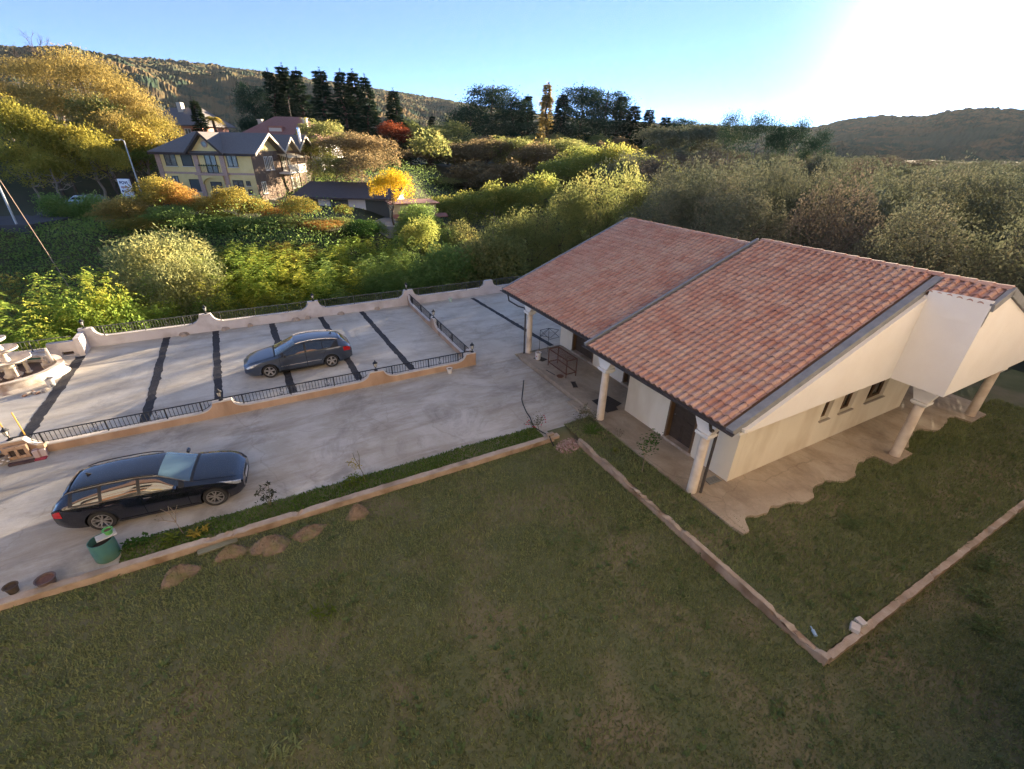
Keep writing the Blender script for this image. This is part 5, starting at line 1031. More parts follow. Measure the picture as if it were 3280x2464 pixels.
m_galv = M('galvanised_pole', (0.42,0.44,0.45), (0.36,0.38,0.39), scale=3, rough=.5, metal=.4)
def lamp_post(label, x, y, z, h, arm):
    t = thing('street_lamp', label, 'street lamp', cw(x,y,z), RZ, local=True)
    MB().tube([(0,0,-.4),(0,0,h)], .10, 8, .06).build('pole', m_galv, t, smooth=True); MB().tube([(0,0,h),(-arm*.5,0,h+.12),(-arm,0,h+.1)], .05, 6).build('arm', m_galv, t); MB().obox((-arm-.2,0,h+.08),.6,.25,.12).build('lamp_head', m_galv, t, bevel=.03)
    MB().box(-.3,.3,-.3,.3,-.5,.04).build('footing', m_kerb, t)
lamp_post('tall grey street lamp on the road at the far left edge', -47.9, 45.1, 2.05, 8.0, 1.0); lamp_post('thin grey street lamp between the wooded slope and the yellow house', -46.3, 60.0, 2.6, 6.7, .6)
SG = thing('sign_totem', 'tall white leaning-looking sign totem by the road left of the yellow house', 'sign', cw(-43.6,54.5,2.0), RZ, local=True)
MB().box(-.62,.62,-.12,.12,-.6,3.6).build('panel', M('white_sign_panel', (0.70,0.74,0.80), rough=.4), SG, bevel=.02)
MB().box(-.62,.64,.121,.2,-.6,3.64).build('back_frame', M('navy_sign_edge', (0.02,0.03,0.09)), SG)
def sign_text(s, x, z, size, mat, bold=0.0):
    cu = bpy.data.curves.new('lettering', 'FONT'); cu.body = s; cu.size = size; cu.extrude = .004; cu.align_x = 'CENTER'; cu.offset = bold
    tmp = bpy.data.objects.new('tmp', cu); COL.objects.link(tmp); me = bpy.data.meshes.new_from_object(tmp.evaluated_get(bpy.context.evaluated_depsgraph_get())); bpy.data.objects.remove(tmp); me.materials.clear(); me.materials.append(mat)
    o = link_obj('lettering', me, SG); o.location = (x,-.126,z); o.rotation_euler = (pi/2,0,0); return o
m_ink = M('navy_sign_ink', (0.015,0.035,0.14)); m_inkr = M('muted_red_sign_ink', (0.30,0.14,0.16))
sign_text('POVI', 0.0, 3.08, .42, m_ink, .014)
mb = MB()
for k in range(7): mb.box(-.40+k*.115,-.40+k*.115+.085,-.128,-.121,2.66,2.86)
mb.build('blurred_line', m_inkr, SG)
mb = MB()
for k in range(9): mb.box(-.2+k*.06,-.2+k*.06+.045,-.128,-.121,2.31,2.40)
mb.build('blurred_line', m_ink, SG)
o = MB().lathe([(.0,0),(.11,0)], n=12).build('logo_dot', m_ink, SG)
o.matrix_local = Matrix.Translation((-.38,-.124,2.36)) @ Matrix.Rotation(pi/2,4,'X')
o = tube_cw(MB(), [(-43.4,40.8,7.6),(-42.16,40.0,6.42),(-36.6,36.0,.2),(-35.4,35.1,-1.2)], .03, 5).build('guy_wire', M('rusty_wire', (0.28,0.2,0.14))); props(o, 'slanting brown guy wire running down into the shrubs at far left', 'cable')
t = thing('parked_car', 'pale grey car mostly hidden behind the roadside hedge', 'car', cw(-50.0,56.5,2.25), RZ, local=True)
MB().prism([(-2.1,.3),(2.1,.3),(2.15,.75),(1.5,.9),(.8,1.4),(-.9,1.42),(-1.7,.95),(-2.15,.85)],'y',-.85,.85).build('body', M('pale_car', (0.42,0.45,0.48), rough=.25, metal=.4, coat=1), t, bevel=.08)
for x in (-1.3,1.3):
    for sg in (-1,1): MB().cyl((x,sg*.7,.32),(x,sg*.88,.32),.32,n=16).build('wheel', m_tyre, t)
MB().prism([(-.85,1.36),(.72,1.34),(1.3,.95),(-1.5,.95)],'y',-.87,.87).build('window', m_glass, t)
# ---------------------------------------------------------------- foliage
def unit(v): return v/np.maximum(np.linalg.norm(v, axis=-1, keepdims=True), 1e-9)
def crown_round(n, r, h, seed, leaf=(.16,.30), lobes=9, z0=.22, fill=.35, asp=.6, flat=.0):
    """leaves in uneven lobes over a rounded crown (radius r, top at h), thinner inside"""
    g = np.random.default_rng(seed); C = []; zc = h*(z0+(1-z0)/2); hz = h*(1-z0)/2
    for k in range(lobes):
        a = 2*pi*k/lobes+g.uniform(-.5,.5); e = g.uniform(-.7,1.1); q = g.uniform(.45,.72); C.append((q*r*cos(a)*cos(e*.8), q*r*sin(a)*cos(e*.8), zc+hz*.68*sin(e)*1.0, g.uniform(.34,.52)*r))
    C.append((0,0,zc+hz*.35,.6*r)); C.append((g.uniform(-.2,.2)*r,g.uniform(-.2,.2)*r,h-.38*r*hz/r*.9,.38*r)); C = np.array(C)
    w = C[:,3]**2; idx = g.choice(len(C), n, p=w/w.sum()); d = unit(g.normal(size=(n,3))); d[:,2] = np.where(d[:,2] < -.35, -d[:,2]*.6, d[:,2])
    rad = np.where(g.random(n) < fill, g.uniform(.25,1,n), 1-np.abs(g.normal(0,.09,n)))*(1+.13*np.sin(5*d[:,0]+idx)+.12*np.sin(7*d[:,1]+2*idx))
    p = C[idx,:3] + d*(C[idx,3]*rad)[:,None]*np.array([1,1,min(1.25, hz/r*1.0)]); p[:,2] = np.maximum(p[:,2], h*z0*.5)
    dd = unit(d*.6 + g.normal(size=(n,3))*.75 + np.array([0,0,.1-flat])); up = unit(g.normal(size=(n,3))+np.array([0,0,.6])+d*.6)
    return leaves_np(p, dd, up, g.uniform(*leaf, n), asp)
def crown_frond(n, r, h, seed, lf=(.10,.17), L=(.45,.9)):
    """feathered leaves: leaflets in pairs along arching ribs, springing from upright shoots"""
    g = np.random.default_rng(seed); shoots = int(n/9/24)+1; P = []; D = []; U = []; S = []
    for s in range(shoots):
        a, q = g.uniform(0,2*pi), sqrt(g.random())*r; bx, by = q*cos(a), q*sin(a); top = h*(1-.35*(q/r)**2)*g.uniform(.55,1.1)
        for k in range(24):
            t = g.random()**.7; z = top*(.35+.65*t); ang = g.uniform(0,2*pi); ln = g.uniform(*L)*(1.15-.5*t); rise = g.uniform(.1,.9)*t
            o = np.array([bx+.12*q*cos(a)*t, by+.12*q*sin(a)*t, z]); dirh = np.array([cos(ang),sin(ang),0])
            for i in range(9):
                f = (i//2+1)/5.0; pt = o+dirh*ln*f+np.array([0,0,ln*(rise*f-.75*f*f)]); sd = np.array([-sin(ang),cos(ang),0])*(1 if i%2 else -1)
                P.append(pt); D.append(sd+dirh*.6+np.array([0,0,-.25])+g.normal(0,.15,3)); U.append(np.array([0,0,1])+g.normal(0,.3,3)); S.append(g.uniform(*lf))
    return leaves_np(np.array(P), np.array(D), unit(np.array(U)), np.array(S), .42)
def crown_conifer(n, r, h, seed, droop=.35, leaf=(.5,.95), gap=.0, bare=.08):
    """whorled branches shortening to a point, sprays along each"""
    g = np.random.default_rng(seed); P = []; D = []; U = []; S = []; lv = int(h/.62)
    for k in range(lv):
        z = h*(bare+(1-bare)*k/lv); rr_ = r*1.1*(1-k/lv)**1.0*g.uniform(.75,1.1)+.1
        for b in range(g.integers(6,10)):
            a = g.uniform(0,2*pi); ln = rr_*g.uniform(.7,1.12); m = max(3, int(n/lv/6.5)); t = g.uniform(.15,1,m)**.8
            x = ln*t; zz = z-droop*ln*t+.22*ln*t*t; off = g.normal(0,.09+.10*ln*(1-t)*.5,m)
            P.append(np.stack([x*cos(a)-off*sin(a), x*sin(a)+off*cos(a), zz+g.normal(0,.05,m)],-1)); D.append(np.stack([cos(a)+np.sign(off)*-sin(a)*.6, sin(a)+np.sign(off)*cos(a)*.6, np.full(m,-.15)],-1)+g.normal(0,.25,(m,3))); U.append(np.array([0,0,1])+g.normal(0,.35,(m,3))); S.append(g.uniform(*leaf,m))
    m = 60; P.append(np.stack([g.normal(0,.08,m),g.normal(0,.08,m),h*g.uniform(.9,1.02,m)],-1)); D.append(g.normal(0,.5,(m,3))+np.array([0,0,.8])); U.append(g.normal(0,1,(m,3))); S.append(g.uniform(.2,.35,m))
    return leaves_np(np.concatenate(P), np.concatenate(D), unit(np.concatenate(U)), np.concatenate(S), .36)
def crown_cedar(n, r, h, seed):
    """dark plates of needles on level limbs with gaps of sky between"""
    g = np.random.default_rng(seed); P = []; N_ = 150
    for k in range(N_):
        z = h*g.uniform(.1,.97); rm = r*sqrt(max(.06, 1-((z/h-.5)/.53)**2)); a = g.uniform(0,2*pi); q = rm*sqrt(g.random())*.9; m = n//N_; s = g.uniform(.5,1.0)*r*.2
        P.append(np.stack([q*cos(a)+g.normal(0,s,m), q*sin(a)+g.normal(0,s,m), z+g.normal(0,s*.55,m)+.06*q],-1))
    P = np.concatenate(P); m = len(P); return leaves_np(P, g.normal(size=(m,3))+np.array([0,0,.5]), unit(g.normal(size=(m,3))), g.uniform(.3,.55,m), .45)
def trunk_mesh(name, h, r, spread, seed, mat, limbs=6, top=.75, sub=2):
    g = random.Random(seed); mb = MB(); pts = [Vector((0,0,-.6))]
    for i in range(1,6): pts.append(Vector((g.gauss(0,.02*h), g.gauss(0,.02*h), h*top*i/5)))
    mb.tube(pts, r, 8, r*.35)
    for k in range(limbs):
        a = 2*pi*k/limbs+g.uniform(-.4,.4); i = g.randint(2,4); b = pts[i]; e = b+Vector((cos(a)*spread*g.uniform(.5,.9), sin(a)*spread*g.uniform(.5,.9), h*g.uniform(.1,.24))); mid = (b+e)/2+Vector((0,0,-.04*h)); mb.tube([b,mid,e], r*.42, 6, r*.12)
        for s in range(sub):
            f = e+Vector((g.gauss(0,.3)*spread, g.gauss(0,.3)*spread, h*g.uniform(.02,.08))); mb.tube([mid.lerp(e,.6), f], r*.16, 5, r*.05)
    return mb.mesh(name, mat, smooth=True)
m_bark = M('bark', (0.075,0.055,0.04), (0.12,0.09,0.065), scale=6, rough=.95); m_palebark = M('pale_bark', (0.22,0.18,0.14), (0.30,0.25,0.20), scale=5, rough=.95)
LM = dict(
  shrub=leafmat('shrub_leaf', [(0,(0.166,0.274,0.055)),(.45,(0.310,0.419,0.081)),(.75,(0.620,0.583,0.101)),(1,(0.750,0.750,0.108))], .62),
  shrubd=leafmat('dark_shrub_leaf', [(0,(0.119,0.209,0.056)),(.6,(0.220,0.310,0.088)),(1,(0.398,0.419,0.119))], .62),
  pale=leafmat('willow_leaf', [(0,(0.211,0.250,0.106)),(.5,(0.326,0.346,0.144)),(1,(0.518,0.461,0.163))], .62),
  gold=leafmat('golden_leaf', [(0,(0.13,0.15,0.04)),(.4,(0.27,0.24,0.06)),(1,(0.56,0.41,0.09))], .62),
  bright=leafmat('bright_yellow_leaf', [(0,(0.405,0.297,0.027)),(.5,(0.675,0.459,0.034)),(1,(0.800,0.459,0.041))], .62),
  orange=leafmat('orange_leaf', [(0,(0.24,0.16,0.05)),(.5,(0.42,0.25,0.075)),(1,(0.58,0.34,0.10))], .6),
  red=leafmat('red_leaf', [(0,(0.144,0.041,0.023)),(.5,(0.270,0.067,0.032)),(1,(0.324,0.108,0.045))], .62),
  olive=leafmat('olive_leaf', [(0,(0.128,0.166,0.059)),(.5,(0.240,0.259,0.086)),(1,(0.440,0.349,0.128))], .62),
  brown=leafmat('brown_leaf', [(0,(0.137,0.116,0.060)),(.5,(0.233,0.180,0.094)),(1,(0.383,0.259,0.124))], .62),
  ochre=leafmat('ochre_leaf', [(0,(0.192,0.162,0.060)),(.5,(0.336,0.264,0.090)),(1,(0.552,0.408,0.120))], .6),
  maple=leafmat('maple_leaf', [(0,(0.151,0.208,0.055)),(.5,(0.302,0.331,0.082)),(1,(0.606,0.468,0.111))], .62),
  fir=leafmat('fir_needle', [(0,(0.022,0.050,0.028)),(.6,(0.045,0.081,0.045)),(1,(0.102,0.112,0.054))], .15),
  laurel=leafmat('laurel_leaf', [(0,(0.028,0.070,0.020)),(.6,(0.056,0.119,0.028)),(1,(0.168,0.210,0.049))], .3),
  ivy=leafmat('ivy_leaf', [(0,(0.17,0.17,0.04)),(.5,(0.33,0.30,0.06)),(1,(0.56,0.45,0.09))], .6),
  hazyw=leafmat('backlit_tint_wood_leaf', [(0,(0.090,0.108,0.063)),(.5,(0.153,0.162,0.099)),(1,(0.234,0.207,0.135))], .2),  # this and the next: greyed, darkened leaf colours imitating backlight and haze
  hazyb=leafmat('backlit_tint_brown_leaf', [(0,(0.096,0.088,0.064)),(.5,(0.160,0.136,0.096)),(1,(0.240,0.184,0.128))], .2))
PROTO = {}
def proto(key, V, r, h, mat, trunk=None): PROTO[key] = (quadmesh(key, V, mat), trunk, r, h)
tr1, tr2, tr3, tr4 = trunk_mesh('trunk', 8, .2, 2.4, 1, m_bark, 6, .62), trunk_mesh('trunk', 8, .17, 2.6, 2, m_palebark, 9, .7, 3), trunk_mesh('trunk', 18, .3, .5, 3, m_bark, 0, .97), trunk_mesh('trunk', 4.4, .07, 1.2, 4, m_bark, 6, .6)
proto('roundA', crown_round(6500, 3.8, 8, 1, fill=.2), 3.8, 8, LM['olive'], tr1); proto('roundB', crown_round(6800, 3.8, 8, 2, lobes=12, leaf=(.15,.27), fill=.2), 3.8, 8, LM['olive'], tr1); proto('roundC', crown_round(5600, 3.6, 8, 3, lobes=9, fill=.3, z0=.12), 3.6, 8, LM['olive'], tr2)
proto('denseA', crown_round(15000, 3.8, 8, 21, lobes=13, leaf=(.09,.17), fill=.15, z0=.1), 3.8, 8, LM['olive'], tr1); proto('denseB', crown_round(15000, 3.8, 8, 22, lobes=10, leaf=(.09,.17), fill=.2, z0=.1), 3.8, 8, LM['olive'], tr1)
proto('twiggy', crown_round(5200, 3.6, 8, 4, lobes=11, fill=.6, leaf=(.12,.26), asp=.4), 3.6, 8, LM['ochre'], tr2)
proto('fine', crown_round(11000, 2.6, 5, 5, lobes=16, fill=.3, leaf=(.12,.22), asp=.34, z0=.02), 2.6, 5, LM['pale'], tr4)
proto('frondA', crown_frond(8000, 2.5, 4.6, 6, lf=(.12,.2)), 2.4, 4.6, LM['shrub'], None); proto('frondB', crown_frond(8000, 2.5, 4.6, 7, lf=(.12,.2), L=(.5,.95)), 2.4, 4.6, LM['shrub'], None)
proto('bushA', crown_round(7500, 2.4, 4.4, 8, lobes=14, leaf=(.11,.2), z0=.0, fill=.15), 2.4, 4.4, LM['gold'], tr4)
proto('firA', crown_conifer(9000, 3.4, 18, 9), 3.4, 18, LM['fir'], tr3); proto('firB', crown_conifer(9000, 3.0, 18, 10, droop=.5), 3.0, 18, LM['fir'], tr3)
proto('cedarA', crown_cedar(15000, 6.0, 17, 11), 6.0, 17, LM['fir'], tr3); proto('cedarB', crown_cedar(15000, 6.0, 17, 12), 6.0, 17, LM['fir'], tr3)
proto('poplar', np.concatenate([crown_round(3500, 1.6, 16, 13, lobes=8, z0=.15, leaf=(.16,.3)), crown_conifer(2500, 1.5, 17, 14, droop=-.9)]), 1.7, 17, LM['gold'], tr3)
NAMES = {'fir':'fir_tree','cedar':'cedar_tree','poplar':'poplar_tree','frond':'shrub','bush':'shrub','fine':'willow_shrub','round':'broadleaf_tree','dense':'broadleaf_tree','twigg':'broadleaf_tree'}
def px_at(sx, sy, Yd):
    px, py = sx*3280/2212, sy*3280/2212; d = _F + _R*((px-1640)/FPX) - _U2*((py-1232)/FPX); k = Yd/d.dot(CY); return d.dot(CX)*k, CAM_H+d.z*k
def tree_at(x, y, top, key, r, mat, label, cat='tree', group=None, zb=None, name=None):
    me, tk, r0, h0 = PROTO[key]; z = TZ(x, y) if zb is None else zb; h = max(1.0, top-z)
    nm = name or next(v for k_, v in NAMES.items() if key.startswith(k_))
    t = thing(nm, label, cat, cw(x, y, z), random.uniform(0, 6.28), group, local=True); t.scale = (r/r0, r/r0, h/h0)
    c = link_obj('foliage' if 'shrub' in nm else 'crown', me, t)
    if mat: c.material_slots[0].link = 'OBJECT'; c.material_slots[0].material = LM[mat]
    if tk: link_obj('trunk', tk, t)
    return t
def tree(sx, sy, Yd, key, r, mat, label, **k):
    x, top = px_at(sx, sy, Yd); return tree_at(x, Yd, top, key, r, mat, label, **k)
# -- shrubs right behind the terrace wall, from the fountain to the bungalow
G = 'shrubs along the terrace wall'
row = [(-30,615,24.5,'frondA',2.6,'shrub','yellow-green feathery shrub at the far left end of the wall row'),(60,600,26,'frondB',2.3,'shrub','feathery shrub left of the fountain, tinged orange'),(150,585,27.5,'frondA',2.2,'shrub','tallest feathery shoots right behind the fountain'),
 (215,632,28,'bushA',2.4,'shrub','low tangled shrub behind the white corner pillar'),(255,600,30,'frondB',2.2,'shrub','yellowing feathery shrub between corner pillar and willow shrub'),(330,512,36,'fine',3.7,'pale','large pale willow-like shrub above the tree-edge wall'),(385,560,33.5,'fine',2.6,'pale','small willow-like shrub right of the large pale one'),
 (330,650,31,'frondA',2.2,'shrub','dark-footed feathery shrub below the pale willow shrub'),(440,575,34,'frondB',2.4,'shrub','yellow feathery shrub second panel of the wall'),(490,548,36,'frondA',2.6,'shrub','yellow-topped feathery shrub behind the second wall pillar'),(545,530,37,'frondB',2.7,'shrub','bright yellow-topped shrub left of the car roof line'),
 (600,545,37,'frondA',2.5,'shrub','yellow-green shrub behind the blue-grey car, left one'),(655,540,38,'frondB',2.8,'shrub','yellow-green shrub behind the blue-grey car, right one'),(470,640,33,'bushA',2.2,'shrubd','dark low bush under the yellow shrubs, left'),(590,630,35,'bushA',2.3,'shrubd','dark low bush under the yellow shrubs, right'),
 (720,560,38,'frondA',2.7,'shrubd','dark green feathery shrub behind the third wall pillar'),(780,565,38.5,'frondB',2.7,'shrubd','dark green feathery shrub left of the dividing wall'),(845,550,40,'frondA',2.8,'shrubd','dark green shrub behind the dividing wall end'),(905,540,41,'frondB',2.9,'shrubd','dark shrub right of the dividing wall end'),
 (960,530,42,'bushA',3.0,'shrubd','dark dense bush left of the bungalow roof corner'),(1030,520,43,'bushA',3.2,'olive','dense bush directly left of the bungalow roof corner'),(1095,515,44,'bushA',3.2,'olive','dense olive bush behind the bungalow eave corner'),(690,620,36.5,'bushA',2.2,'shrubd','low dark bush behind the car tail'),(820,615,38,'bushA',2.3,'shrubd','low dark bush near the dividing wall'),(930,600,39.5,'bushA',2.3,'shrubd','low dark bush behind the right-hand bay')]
for (sx,sy,Yd,key,r,mat,lb) in row: tree(sx,sy-(6 if key.startswith('frond') else 0),Yd,key,r*1.22,mat,lb,cat='shrub',group=G)
back = [(40,585,29,'gold'),(120,572,31,'shrub'),(200,580,33,'shrub'),(265,572,34,'gold'),(420,548,38.5,'shrub'),(468,538,39.5,'gold'),(520,522,40.5,'shrub'),(575,518,41,'shrub'),(630,522,41.5,'gold'),(685,528,42,'shrub'),(735,540,42,'shrub'),(800,545,43,'shrubd'),(870,538,44,'shrubd'),(940,520,45,'shrubd')]
for i,(sx,sy,Yd,mat) in enumerate(back): tree(sx,sy,Yd,('frondA','frondB')[i%2],2.3,mat,'tall feathery shrub of the back rank behind the wall, number %s from the fountain side' % ['one','two','three','four','five','six','seven','eight','nine','ten','eleven','twelve','thirteen','fourteen'][i],cat='shrub',group='back rank of shrubs along the wall')
# -- trees and bushes in front of the yellow house
G = 'trees below the yellow house'
for a in [(330,382,50,'bushA',2.6,'gold','golden bush before the left end of the yellow house'),(372,395,50.5,'bushA',2.0,'orange','pinkish-orange bush before the shuttered ground-floor window'),(262,425,47,'bushA',2.4,'ochre','brown upright bush right of the white sign'),(235,450,46,'roundC',2.0,'ochre','brown bush standing before the roadside hedge'),
 (300,470,45,'bushA',2.6,'gold','yellow-brown bush above the pale willow shrub'),(355,445,47,'bushA',2.8,'shrubd','dark bush below the golden bush'),(440,425,51,'bushA',2.2,'gold','golden bush below the arched porch'),(500,405,52,'bushA',2.5,'gold','tall golden bush before the ground-floor window right of the arch'),(545,430,52.5,'bushA',1.9,'gold','golden bush at the right corner of the yellow house'),
 (590,450,53,'bushA',1.6,'orange','orange bush below the wood-clad side'),(640,425,53,'bushA',2.3,'gold','olive-gold bush in front of the garages'),(740,442,57,'bushA',1.1,'gold','small golden tree before the garage doors'),(716,475,50,'bushA',1.3,'orange','orange upright bush right of the garage yard edge'),(690,505,48,'bushA',2.1,'orange','rust-orange bush above the yellow shrubs'),
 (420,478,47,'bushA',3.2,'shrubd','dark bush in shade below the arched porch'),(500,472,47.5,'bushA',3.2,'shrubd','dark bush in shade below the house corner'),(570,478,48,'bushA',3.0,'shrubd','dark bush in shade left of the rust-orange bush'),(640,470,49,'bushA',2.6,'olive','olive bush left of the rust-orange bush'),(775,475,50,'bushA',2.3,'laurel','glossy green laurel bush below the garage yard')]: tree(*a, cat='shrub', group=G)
tree(840,367,58,'roundB',2.7,'bright','bright golden-yellow round tree beside the small outbuilding', group='solitary trees', zb=1.0)
tree(905,440,57,'roundC',2.6,'shrubd','dark bush hiding the right end of the small outbuilding', cat='shrub', group=G, zb=-1.0); tree(878,462,55,'bushA',1.7,'shrubd','dark bush before the outbuilding canopy', cat='shrub', group=G)
for (sx,sy,Yd,key,r,mt,lb) in ((730,478,52,'bushA',2.0,'olive','olive bush hiding the lower garage doors'),(800,478,53,'bushA',1.9,'shrubd','dark bush at the foot of the golden tree'),(600,462,51,'bushA',2.0,'olive','olive bush below the wood-clad corner'),(460,458,50,'bushA',2.2,'maple','yellow-green bush below the arched porch'),(905,470,50,'roundB',2.6,'maple','yellow-green tree right of the golden tree'),(760,512,46,'frondA',2.2,'shrub','feathery shrub below the laurel bush')): tree(sx,sy,Yd,key,r,mt,lb,cat='shrub',group=G)
tree(830,500,47,'frondB',1.9,'shrub','yellow-green feathery bush below the golden tree', cat='shrub', group=G); tree(870,505,46,'frondA',1.9,'shrubd','green feathery bush right below the outbuilding', cat='shrub', group=G)
# -- conifers on the skyline
G = 'conifers on the skyline'
for a in [(537,182,104,'cedarA',3.6,None,'dark round-topped conifer at the left end of the fir row'),(578,152,110,'firA',4.2,None,'tall fir, first of the row left of the antenna'),(607,141,112,'firB',4.2,None,'tallest fir of the row above the red hipped roof'),(638,150,110,'firA',4.4,None,'tall fir just right of the tallest one'),
 (688,150,108,'firB',4.4,None,'broad fir standing alone in the gap of the row'),(733,153,110,'firA',4.2,None,'fir, left one of the close trio'),(760,154,112,'firB',4.0,None,'fir, middle one of the close trio'),(787,164,108,'firA',3.8,None,'fir, right one of the close trio'),(848,194,100,'firB',3.2,None,'slender single fir above the red-leaved tree'),
 (932,250,112,'firA',2.6,None,'small pine tip between slender fir and cedars'),(1012,232,114,'cedarA',6.0,None,'dark cedar with level limbs, left one of the cedar group'),(1062,188,118,'cedarB',7.5,None,'largest dark cedar with a broad round top'),(1108,212,116,'cedarA',5.2,None,'dark cedar right behind the largest cedar'),(1140,206,118,'firA',4.0,None,'pointed fir left of the yellow poplar'),
 (1217,203,115,'firB',3.6,None,'pointed fir right of the yellow poplar'),(1262,190,116,'cedarB',7.0,None,'broad dark cedar right of the poplar, left one'),(1312,200,114,'cedarA',6.5,None,'broad dark cedar right of the poplar, right one'),(1345,208,112,'firA',4.0,None,'fir at the right shoulder of the broad cedars'),(1372,228,110,'firB',3.6,None,'lower fir stepping down right of the cedars'),
 (1405,236,108,'firA',3.4,None,'fir with a pointed tip in the falling skyline'),(1440,252,106,'firB',3.2,None,'small fir in the falling skyline'),(1478,256,104,'cedarA',3.8,None,'low round conifer at the end of the falling skyline')]:
    k = 1.38 if a[0] < 900 else 1.95; tree(a[0], a[1], a[2]*k, a[3], a[4]*k, *a[5:], group=G)
tree(1183,181,228,'poplar',4.0,'ochre','narrow yellow poplar standing up between the cedars', group='solitary trees')
# -- broadleaf wood in the middle distance
G = 'broadleaf trees of the middle wood'
mid = [(700,262,88,'roundA',5.5,'olive','olive tree right of the red-roofed house'),(665,300,84,'roundC',4.5,'olive','dark tree at the white balcony house corner'),(745,285,82,'roundB',5.5,'brown','brown tree above the garages, left'),(800,295,80,'roundA',5.0,'brown','brown tree above the garages, right'),(850,264,86,'roundB',3.6,'red','red-leaved tree in the wood below the slender fir'),
 (880,258,92,'roundC',4.5,'olive','green tree right of the red-leaved tree'),(720,340,74,'roundA',4.6,'olive','dark low tree behind the garages, left'),(775,330,72,'roundC',4.6,'brown','dark low tree behind the garages, right'),(925,275,90,'roundA',5.5,'olive','olive tree left below the cedars'),(965,262,98,'roundB',5.0,'olive','green tree touching the left cedar'),
 (870,330,78,'roundB',6.0,'brown','grey-brown tree left of the wood centre'),(930,325,76,'roundA',6.5,'brown','grey-brown tree in the wood centre'),(990,310,80,'roundC',6.0,'brown','brown tree below the left cedar'),(1050,300,84,'roundB',6.0,'brown','brown tree below the largest cedar'),(1110,298,86,'roundA',6.0,'olive','olive tree below the pointed fir'),
 (1160,310,82,'roundC',5.5,'brown','brown tree below the poplar'),(1210,300,86,'roundB',6.0,'olive','olive tree below the broad cedars'),(1080,355,72,'roundA',5.0,'brown','grey-brown tree low in the wood, left of the maples'),(1010,375,68,'roundC',5.0,'brown','bare-looking brown tree above the lit maples'),(950,395,64,'roundC',4.4,'olive','dark tree behind the outbuilding'),
 (1440,275,95,'roundA',5.5,'hazyw','olive tree under the falling skyline'),(1500,268,98,'roundB',5.5,'hazyw','round tree left of the skyline dip'),(1545,268,98,'roundC',5.0,'hazyw','round tree in the skyline dip'),(1592,238,94,'twiggy',3.0,'fir','oak with a domed top on the right skyline, left one'),(1655,240,92,'twiggy',4.2,'fir','largest oak with a domed top on the right skyline'),
 (1695,262,90,'twiggy',2.8,'fir','small oak beside the largest skyline oak'),(1733,252,89,'twiggy',3.0,'fir','oak with a domed top on the right skyline, right one'),(1778,274,87,'twiggy',2.6,'fir','last low oak before the far hill')]  # oaks coloured with dark fir tones to imitate backlit silhouettes
for a in mid:
    k = 1.0 if a[0] < 830 else 1.55 if a[0] < 1580 else 1.2; tree(a[0], a[1], a[2]*k, a[3], a[4]*k, *a[5:], group=G)
G = 'maples behind the bungalow roof'
for a in [(905,445,52,'roundB',2.6,'maple','small lit maple right of the outbuilding'),(955,425,53,'roundA',2.8,'maple','lit maple, second right of the outbuilding'),(1010,412,54,'roundB',3.0,'maple','lit maple, third right of the outbuilding'),(1065,395,56,'roundC',3.2,'maple','lit maple, fourth right of the outbuilding'),(1115,400,56,'roundA',3.2,'maple','lit maple left of the taller maples'),
 (1165,375,58,'roundB',3.4,'maple','taller lit maple, leftmost of the tall ones'),(1215,345,60,'roundA',3.8,'maple','tall lit maple left of the largest'),(1275,316,62,'roundB',4.4,'maple','largest lit maple, round head above the roof, left'),(1335,312,62,'roundC',4.4,'maple','large lit maple, round head above the roof, right'),(1395,340,60,'roundA',4.0,'maple','lit maple right of the large round heads'),(1440,360,58,'roundB',3.6,'maple','last lit maple before the hazy wood')]: tree(a[0], a[1], a[2]*(1.7 if a[1] < 365 else 1.32), a[3], a[4]*(1.6 if a[1] < 365 else 1.25), *a[5:], group=G)
G = 'trees just behind the bungalow'
for a in [(930,490,54,'roundA',3.4,'shrubd','dark green tree below the small lit maples'),(1000,480,55,'roundB',3.6,'olive','dark tree below the lit maples, left of the roof'),(1075,470,48,'roundC',3.6,'olive','dark tree left of the roof apex'),(1140,455,49,'roundA',3.8,'olive','dark tree behind the roof verge'),(1225,402,51,'roundB',4.0,'olive','dark tree behind the roof apex, left'),
 (1285,372,52,'roundC',4.0,'olive','dark tree behind the roof apex, right'),(1365,358,52,'roundA',4.0,'olive','dark tree behind the far ridge'),(1440,352,51,'roundB',4.0,'hazyw','dark tree behind the ridge step'),(1520,346,51,'roundC',4.2,'olive','dark tree behind the near ridge, left'),(1610,346,50,'roundA',4.2,'olive','dark tree behind the near ridge, middle'),(1710,350,50,'roundB',4.2,'olive','dark tree behind the near ridge, right'),(1800,352,50,'roundC',4.6,'hazyw','dark tree between near ridge and porch gable, left one'),(1900,356,48,'roundA',4.6,'hazyb','dark tree between near ridge and porch gable, middle one'),(2000,360,46,'roundB',4.6,'hazyw','dark tree between near ridge and porch gable, right one'),(2110,362,45,'roundC',4.6,'hazyw','dark tree above the porch gable'),(2215,365,44,'roundA',4.6,'hazyb','dark tree cut by the right picture edge')]:
    tree(*a[:3], ('denseA','denseB')[a[0]//10 % 2], a[4], 'hazyw' if a[0] > 1400 else a[5], a[6], group=G)
